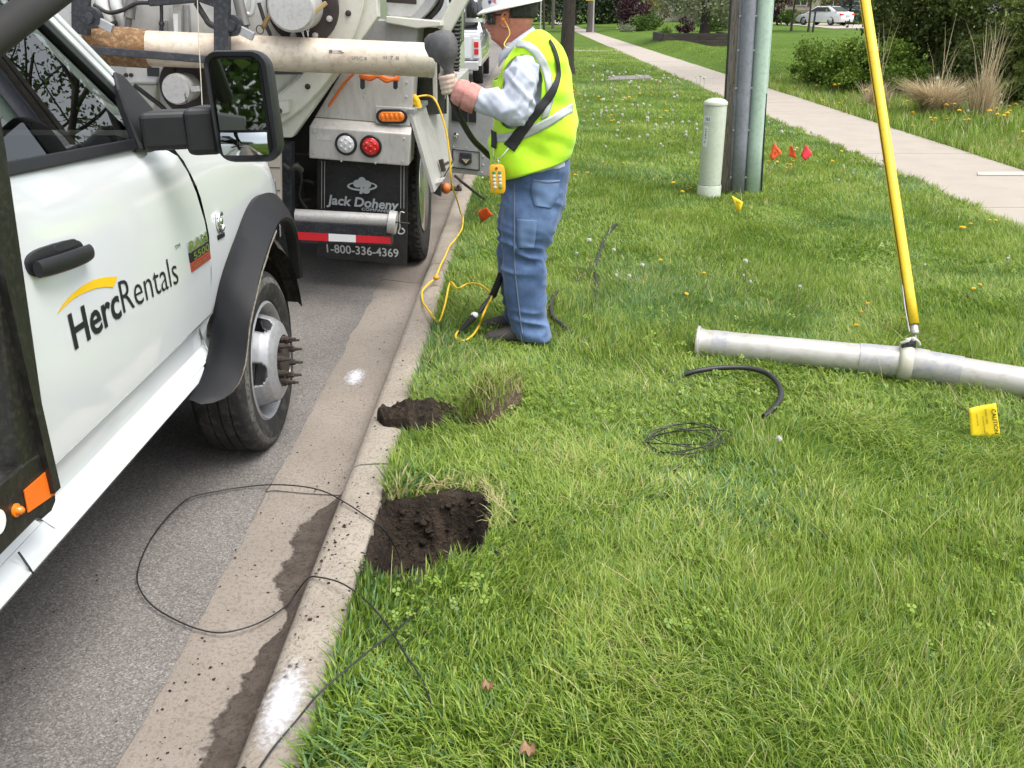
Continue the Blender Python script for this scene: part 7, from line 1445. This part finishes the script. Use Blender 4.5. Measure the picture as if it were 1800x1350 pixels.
def conifer(name, label, x, y, r, h, m, seed, droop=.25, tiers=16, per=16, ls=.16, base=None, lean=.55, cat='tree'):
    rs = np.random.default_rng(seed); z0 = float(hz(x, y)) if base is None else base; Tt = thing(name, label, cat, (x, y, z0)); MB().tube([(x, y, z0 - .1), (x, y, z0 + h * .5), (x, y, z0 + h)], [r * .09, r * .05, .01], 8).build('trunk', M_bark, Tt, smooth=50)
    P, H_ = [], []
    for k in range(tiers):
        t = k / (tiers - 1); z = z0 + h * (.03 + .95 * t); rr = r * (1 - t) ** .8 * rs.uniform(.85, 1.1) + .05
        for j in range(per):
            a = 6.283 * (j + rs.uniform(-.4, .4)) / per; Lb = rr * rs.uniform(.75, 1.12); ns_ = max(4, int(Lb / ls * 3.2)); s = np.linspace(.15, 1, ns_)
            bx_ = x + Lb * s * math.cos(a); by_ = y + Lb * s * math.sin(a); bz_ = z - droop * Lb * s ** 1.6 + .10 * Lb * s; w = .16 * Lb * (1 - s) + .03
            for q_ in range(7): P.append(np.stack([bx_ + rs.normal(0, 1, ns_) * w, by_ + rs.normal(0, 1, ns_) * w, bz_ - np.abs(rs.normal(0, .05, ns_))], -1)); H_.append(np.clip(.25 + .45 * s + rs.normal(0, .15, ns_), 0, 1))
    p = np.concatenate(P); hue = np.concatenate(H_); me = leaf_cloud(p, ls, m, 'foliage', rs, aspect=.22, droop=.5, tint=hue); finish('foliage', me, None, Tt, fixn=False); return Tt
# near trees
tree('street_tree', 'dark-barked street tree standing right behind the worker shoulder', 1.15, 26.0, .20, 3.4, (6.2, 3.6, 2.6), M_lyel, M_bark, 5200, .17, 5)
tree('slender_tree', 'slender young tree beyond the worker, left of the dark street tree', .95, 52, .075, 2.6, (4.6, 1.6, 1.9), M_lyel, M_bark, 2200, .14, 8)
tree('shade_tree', 'tall open-crowned shade tree rising behind the dark evergreens', 10.2, 23.5, .24, 4.2, (7.5, 5.0, 3.2), M_lmid, M_bark, 4200, .16, 12, limbs=6, clumps=60)
tree('garden_tree', 'thick-trunked tree by the distant yellow sign', 5.3, 79, .30, 5, (8.5, 4.2, 3.2), M_lyel, M_barkg, 4200, .34, 14)
tree('garden_tree', 'grey trunk beside the purple bush in the far garden', 9.3, 93, .27, 6, (10, 5, 3.5), M_lmid, M_barkg, 4200, .40, 15)
tree('blossom_tree', 'low pale blossoming tree growing in the timber planter', 9.15, 49.0, .27, 1.45, (1.95, 2.5, 1.15), M_lpale, M_bark, 9000, .15, 16, base=.35, clumps=60)
# timber planter
PT = thing('timber_planter', 'low dark timber planter wall around the pale blossoming tree', 'planter', (8.3, 47.5, 0)); M_tim = mat('old_timber', (.055, .045, .038), .9, c2=(.10, .085, .07), ns=4, nmix=.9, c3=(.03, .025, .02), ns3=12, nmix3=.6, bump=.015, bs=14, stretch=(.6, 3, 6))
for k in range(4):
    z = .02 + .155 * k; MB().box((8.35 + .03 * k, 47.0 + .02 * k, z + .075), (3.35, .15, .148)).build('timber', M_tim, PT, bevel=.012); MB().box((10.0, 48.6, z + .075), (.15, 3.1, .148)).build('timber', M_tim, PT, bevel=.012); MB().box((6.72, 48.6, z + .075), (.15, 3.1, .148)).build('timber', M_tim, PT, bevel=.012)
MB().box((8.35, 48.6, .28), (3.2, 3.0, .56)).build('planter_soil', M_soil, PT)
# shrubs by the walk
bush('green_shrub', 'leafy green shrub just right of the green riser', 6.75, 21.8, .62, .52, M_lbush, 5200, .075, 21); bush('green_shrub', 'broad leafy green shrub, middle of the three by the walk', 7.05, 20.4, .78, .56, M_lbush, 7000, .075, 22); bush('green_shrub', 'leafy green shrub touching the dark evergreens left of the yellow guard', 7.75, 19.8, .72, .52, M_lbush, 6000, .075, 23)
bush('evergreen_shrub', 'tall dark evergreen behind the yellow guy guard', 8.7, 21.4, 1.15, 1.75, M_lyew, 12000, .10, 24, clumps=60); bush('evergreen_shrub', 'dark evergreen between the guy guard and the spruce', 9.3, 19.8, 1.05, 1.7, M_lyew, 11000, .10, 25, clumps=60); bush('evergreen_shrub', 'low dark evergreen spreading behind the tall dry grasses', 9.0, 18.4, .8, .62, M_lyew, 6500, .09, 26, clumps=40)
conifer('spruce', 'drooping green spruce at the right edge', 9.75, 17.3, 1.75, 4.6, M_lspr, 27, droop=.30, tiers=17, per=17, ls=.13)
bush('evergreen_shrub', 'dark evergreen mass filling the gap behind the spruce', 12.4, 21.0, 1.6, 1.9, M_lyew, 11000, .12, 28, clumps=60)
# dry ornamental grasses
M_dry = blade_material('dry_grass_blades', [(0, (.34, .26, .15)), (.5, (.54, .43, .27)), (1, (.70, .60, .42))], .25, .7)
def tuft(label, x, y, n, h, spread, seed, tall=0, sweep=0):
    rs = np.random.default_rng(seed); T_ = thing('dry_grass_clump', label, 'grass clump', (x, y, float(hz(x, y))), 'dry ornamental grass clumps'); bx_ = x + rs.normal(0, .10, n); by_ = y + rs.normal(0, .10, n)
    v, f, t = blades(bx_, by_, hz(bx_, by_), h * rs.uniform(.55, 1.2, n), rs.uniform(.006, .011, n), rs.uniform(0, 6.28, n), np.clip(rs.normal(spread, .25, n), .05, 1.25), rs.uniform(0, 1, n), 3, 1.5)
    parts_ = [(v, f, t)]
    if tall: bx_ = x + rs.normal(0, .07, tall); by_ = y + rs.normal(0, .07, tall); parts_.append(blades(bx_, by_, hz(bx_, by_), rs.uniform(.9, 1.75, tall), rs.uniform(.007, .011, tall), rs.normal(.4, 1.2, tall), rs.uniform(.02, .32, tall), rs.uniform(.4, 1, tall), 3, 2.2))
    if sweep: bx_ = x + rs.normal(0, .08, sweep); by_ = y + rs.normal(0, .08, sweep); parts_.append(blades(bx_, by_, hz(bx_, by_) + .08, rs.uniform(.6, 1.0, sweep), rs.uniform(.006, .010, sweep), rs.normal(math.pi + .25, .16, sweep), rs.uniform(1.0, 1.2, sweep), rs.uniform(.3, 1, sweep), 3, 1.25))
    v, f, t = merge(parts_); me = np_mesh('dry_blades', v, f, 3, M_dry); pt_attr(me, 'tint', t); o = finish('dry_blades', me, None, T_, fixn=False); o['kind'] = 'stuff'; return T_
p = gz(1645, 205); tuft('wide tan mound of dry grass between guy guard and spruce', p.x, p.y, 1700, .66, .85, 31, 12, 260); p = gz(1538, 192); tuft('small tan clump of dry grass just left of the guy guard', p.x, p.y, 420, .48, .5, 32, 8); p = gz(1722, 210); tuft('tall upright tan grass with long plumes before the spruce', p.x, p.y, 420, .70, .25, 33, 60)
# far planting, from left to right
far = [('far_tree', 'tree crown far down the street behind the worker hat', -2.5, 120, 3.2, M_lyel, 0), ('far_tree', 'dark evergreen far off behind the slender tree', 3.2, 150, 4.2, M_ldark, 1), ('far_tree', 'dark evergreen wall left of the yellow sign', 6.0, 118, 4.5, M_ldark, 2), ('far_tree', 'dark evergreen right behind the yellow sign', 9.5, 122, 4.6, M_ldark, 3), ('far_tree', 'dark green tree behind the grey trunk', 14, 125, 4.6, M_ldark, 4), ('far_tree', 'green tree above the clipped garden shrubs', 22, 130, 4.2, M_lmid, 5), ('far_tree', 'green tree behind the blossoming tree', 30, 118, 4.5, M_lmid, 6), ('far_tree', 'dark tree behind the utility pole', 36, 120, 4.6, M_ldark, 7), ('far_tree', 'yellow green tree by the house with the white car', 48, 125, 3.6, M_lyel, 8), ('far_tree', 'dark tree behind the blue spruce', 58, 118, 5, M_ldark, 9), ('far_tree', 'dark tree at the far left side of the street', -14, 110, 5, M_ldark, 10), ('far_tree', 'green tree across the street beyond the trucks', -16, 60, 4.5, M_lmid, 11), ('far_tree', 'green tree across the street beside the vacuum truck', -15, 30, 4.2, M_lmid, 12), ('far_tree', 'green tree across the street opposite the white truck cab', -15, 8, 4.0, M_lmid, 13), ('far_tree', 'green street tree behind the camera seen in the truck mirror', -4.6, -24, 4.4, M_lmid, 14), ('far_tree', 'dark street tree behind the camera seen in the truck mirror', -.6, -31, 4.6, M_lmid, 15)]
for nm, lab, x, y, r, m, k in far: tree(nm, lab, x, y, .28, 2.0, (r * (.8 if m is M_ldark else 1.1), r, r * .95), m, M_bark, 3400, .42, 60 + k, limbs=4, base=float(hz(x, y)) if x > X_SW0 else -.05, clumps=46)
def pxb(x, y, Y): return gy(x, y, Y)
for nm, lab, px, Y, rx, rz, m, n, ls in (('purple_bush', 'dark purple-leaved bush beside the grey trunk', 1112, 84, 1.75, 1.35, M_lpur, 3200, .22), ('garden_shrub', 'clipped green shrub left of the blossoming tree', 1142, 80, 1.1, .62, M_lmid, 1800, .16), ('garden_shrub', 'small round green shrub beside the purple bush', 1124, 78, .8, .6, M_lmid, 1400, .16), ('garden_shrub', 'bronze-leaved shrub above the clipped hedge', 1150, 90, 1.3, 1.3, M_lrust, 2000, .2), ('garden_shrub', 'low white flowering shrub under the purple bush', 1103, 74, .75, .26, M_lpale, 900, .12), ('garden_shrub', 'yellow green shrub behind the bronze one', 1140, 98, 1.3, 1.6, M_lyel, 2000, .22), ('garden_shrub', 'dark round shrub behind the planter', 1206, 66, .62, .55, M_lpur, 1200, .15), ('garden_shrub', 'wide green shrub right of the blossoming tree', 1250, 70, 1.6, .85, M_lmid, 2600, .18), ('garden_shrub', 'orange-tinged shrub left of the pole', 1283, 74, .6, .55, M_lrust, 900, .15), ('garden_shrub', 'low green plant by the planter edge', 1168, 62, .55, .32, M_lmid, 800, .13),
    ('purple_bush', 'dark red-purple bush right of the green riser', 1366, 82, 1.0, 1.25, M_lpur, 2200, .18), ('garden_shrub', 'round green shrub beside the dark red bush', 1384, 80, .75, .75, M_lmid, 1600, .16), ('garden_shrub', 'low green hedge in front of the far house', 1404, 86, 1.1, .45, M_lmid, 1500, .16), ('garden_shrub', 'bronze tree-like shrub behind the white car', 1468, 92, 1.6, 1.7, M_lrust, 2400, .22), ('garden_shrub', 'small yellow green shrub right of the white car', 1478, 80, .4, .55, M_lyel, 900, .14)):
    p = gy(px, 40, Y); bush(nm, lab, p.x, Y, rx, rz, m, n, ls, int(px * 7 + Y), base=float(hz(p.x, Y)))
p = gy(1493, 30, 84); conifer('blue_spruce', 'small blue spruce at the end of the driveway', p.x, 84, 1.5, 4.2, M_lblue, 71, droop=.2, tiers=13, per=12, ls=.24, base=float(hz(p.x, 84)))
for px, Y, lab in ((1393, 66, 'slim young tree left of the parked white car'), (1422, 64, 'slim young tree in front of the parked white car')):
    p = gy(px, 40, Y); tree('slim_tree', lab, p.x, Y, .075, 2.2, (3.6, 1.5, 1.3), M_lyel, M_bark, 1500, .2, int(px), limbs=4)
# bollard, street poles, yellow sign
p = gy(1430, 45, 63); z0 = float(hz(p.x, 63)); tag(MB().tube([(p.x, 63, z0), (p.x + .02, 63, z0 + 1.2)], [.07, .06], 10).ball((p.x + .02, 63, z0 + 1.2), .08, 10, 6).build('driveway_post', M_blksteel, smooth=50), 'black post beside the slim tree at the driveway', 'post')
for px, Y, r, h, lab, m in ((972, 92, .16, 9, 'wooden utility pole far down the parkway', M_barkg), (966, 120, .15, 9, 'second far wooden utility pole, the farther one', M_barkg), (950, 70, .05, 5, 'thin grey lamp post beyond the worker', M_cap)):
    p = gy(px, 40, Y); tag(MB().tube([(p.x, Y, -.1), (p.x + .05, Y, h)], [r, r * .75], 12).build('far_pole', m, smooth=50), lab, 'pole')
p = gy(1043, 40, 73); SG = thing('street_sign', 'yellow sign on a thin grey post by the far tree', 'sign', (p.x, 73, float(hz(p.x, 73))))
MB().box((p.x, 73, 1.3), (.09, .06, 2.9)).build('sign_post', M_cap, SG); MB().box((p.x - .32, 72.94, 2.72), (.62, .03, .75)).build('sign_board', M_yg, SG, bevel=.01)
# driveway, house, parked car
hd_ = float(hz(27, 80)); P = [gy(1406, 42, 80), gy(1520, 42, 80)]
tag(MB().grid([[(x, y, float(hz(x, y)) + .03) for x in np.linspace(P[0].x - .3, P[1].x + 8, 24)] for y in np.linspace(70, 90, 12)]).build('driveway', M_walk), kind='structure')
HS = thing('house', 'beige house with brown shutters behind the parked white car', 'house', (27, 104, .4)); M_hw = mat('beige_siding', (.42, .36, .30), .85, c2=(.36, .31, .26), ns=2); M_hb = mat('brown_brick', (.20, .14, .115), .9, c2=(.28, .22, .18), ns=12, nmix=.8, bump=.01, bs=20)
MB().box((27, 108, 2.2), (17, 7, 4.6)).build('wall', M_hw, HS); MB().box((27, 104.3, .9), (17.1, .5, 1.6)).build('brick_base', M_hb, HS)
MB().prism([(17.5, 4.4), (36.5, 4.4), (33, 7.4), (21, 7.4)], 'y', 103.6, 112).build('roof', mat('dark_shingles', (.06, .055, .05), .9), HS)
for k, x in enumerate((20.5, 24.3, 29.5, 33.0)):
    w_o = MB().box((x, 104.42, 2.75), (1.5, .12, 1.3)).build('window', M_vwhite, HS, bevel=.02); MB().box((x, 104.34, 2.75), (1.3, .04, 1.1)).build('pane', M_int, w_o); MB().box((x, 104.31, 2.75), (.06, .03, 1.1)).build('mullion', M_vwhite, w_o)
    for s in (-1, 1): MB().box((x + s * 1.02, 104.40, 2.75), (.42, .08, 1.35)).build('shutter', mat('maroon_shutter', (.07, .03, .03), .6), w_o)
HS2 = thing('house', 'pale house far behind the clipped garden shrubs', 'house', (17.5, 112, .3)); MB().box((17.5, 115, 2.4), (9, 6, 4.6)).build('wall', mat('pale_siding', (.52, .49, .42), .85), HS2)
MB().prism([(12.5, 4.6), (22.5, 4.6), (17.5, 7.6)], 'y', 111.6, 118.5).build('roof', MATS['dark_shingles'], HS2)
for x in (14.8, 17.6, 20.4): w_o = MB().box((x, 111.95, 2.2), (1.2, .12, 1.5)).build('window', M_vwhite, HS2); MB().box((x, 111.87, 2.2), (1.0, .04, 1.3)).build('pane', M_int, w_o)
# parked car, three-quarter rear view
cp = gy(1447, 43, 80); CZ = float(hz(cp.x, 80)) + .04; CR = thing('parked_car', 'white sedan parked on the far driveway', 'car', (cp.x, 80, CZ)); cr = Matrix.Rotation(R_(33), 3, 'Z')
def cpt(x, y, z): q_ = cr @ V(x, y, 0); return V(cp.x + q_.x, 80 + q_.y, CZ + z)
def csec(y, zt, hw, zb=.25): return [cpt(-hw * .96, y, zb), cpt(-hw, y, .5), cpt(-hw * .95, y, zt - .06), cpt(-hw * .82, y, zt), cpt(hw * .82, y, zt), cpt(hw * .95, y, zt - .06), cpt(hw, y, .5), cpt(hw * .96, y, zb)]
MB().loft([csec(-2.35, .85, .78, .4), csec(-2.25, 1.0, .86), csec(-1.5, 1.02, .91), csec(0, .98, .92), csec(1.2, .92, .91), csec(2.0, .80, .87), csec(2.35, .62, .75, .35)]).build('body', M_white, CR, smooth=40)
gsec = lambda y, z, hw: [cpt(-hw, y, z), cpt(hw, y, z)]
MB().add([cpt(-.84, -1.9, .99), cpt(.84, -1.9, .99), cpt(.64, -1.0, 1.43), cpt(-.64, -1.0, 1.43), cpt(-.64, .3, 1.45), cpt(.64, .3, 1.45), cpt(.84, 1.25, .93), cpt(-.84, 1.25, .93)], [(0, 1, 2, 3), (3, 2, 5, 4), (4, 5, 6, 7), (0, 3, 4, 7), (1, 6, 5, 2)]).build('cabin', M_white, CR, bevel=.05, segs=3)
MB().add([cpt(-.70, -1.83, 1.06), cpt(.70, -1.83, 1.06), cpt(.58, -1.12, 1.40), cpt(-.58, -1.12, 1.40)], [(0, 1, 2, 3)]).build('rear_window', M_int, CR)
for s in (-1, 1): MB().add([cpt(s * .845, -1.35, 1.05), cpt(s * .845, .95, 1.03), cpt(s * .70, .22, 1.38), cpt(s * .70, -.85, 1.37)], [(0, 1, 2, 3)]).build('side_window', M_int, CR); MB().box(cpt(s * .68, -2.30, .82), (.36, .12, .14), cr).build('tail_light', M_red, CR, bevel=.02)
MB().box(cpt(0, -2.36, .72), (.5, .03, .13), cr).build('number_plate', M_cap, CR)
for y in (-1.42, 1.38):
    for s in (-1, 1): w_o = MB().lathe([(.18, -.2), (.31, -.2), (.33, -.17), (.33, -.03), (.31, 0), (.19, .003)], cpt(s * .90, y, .33), cr @ V(s, 0, 0), 28, cap=False).build('wheel', M_rub, CR, smooth=40); MB().lathe([(.2, -.01), (.18, -.04), (.01, -.03)], cpt(s * .90, y, .33), cr @ V(s, 0, 0), 20).build('rim', M_steel, w_o)
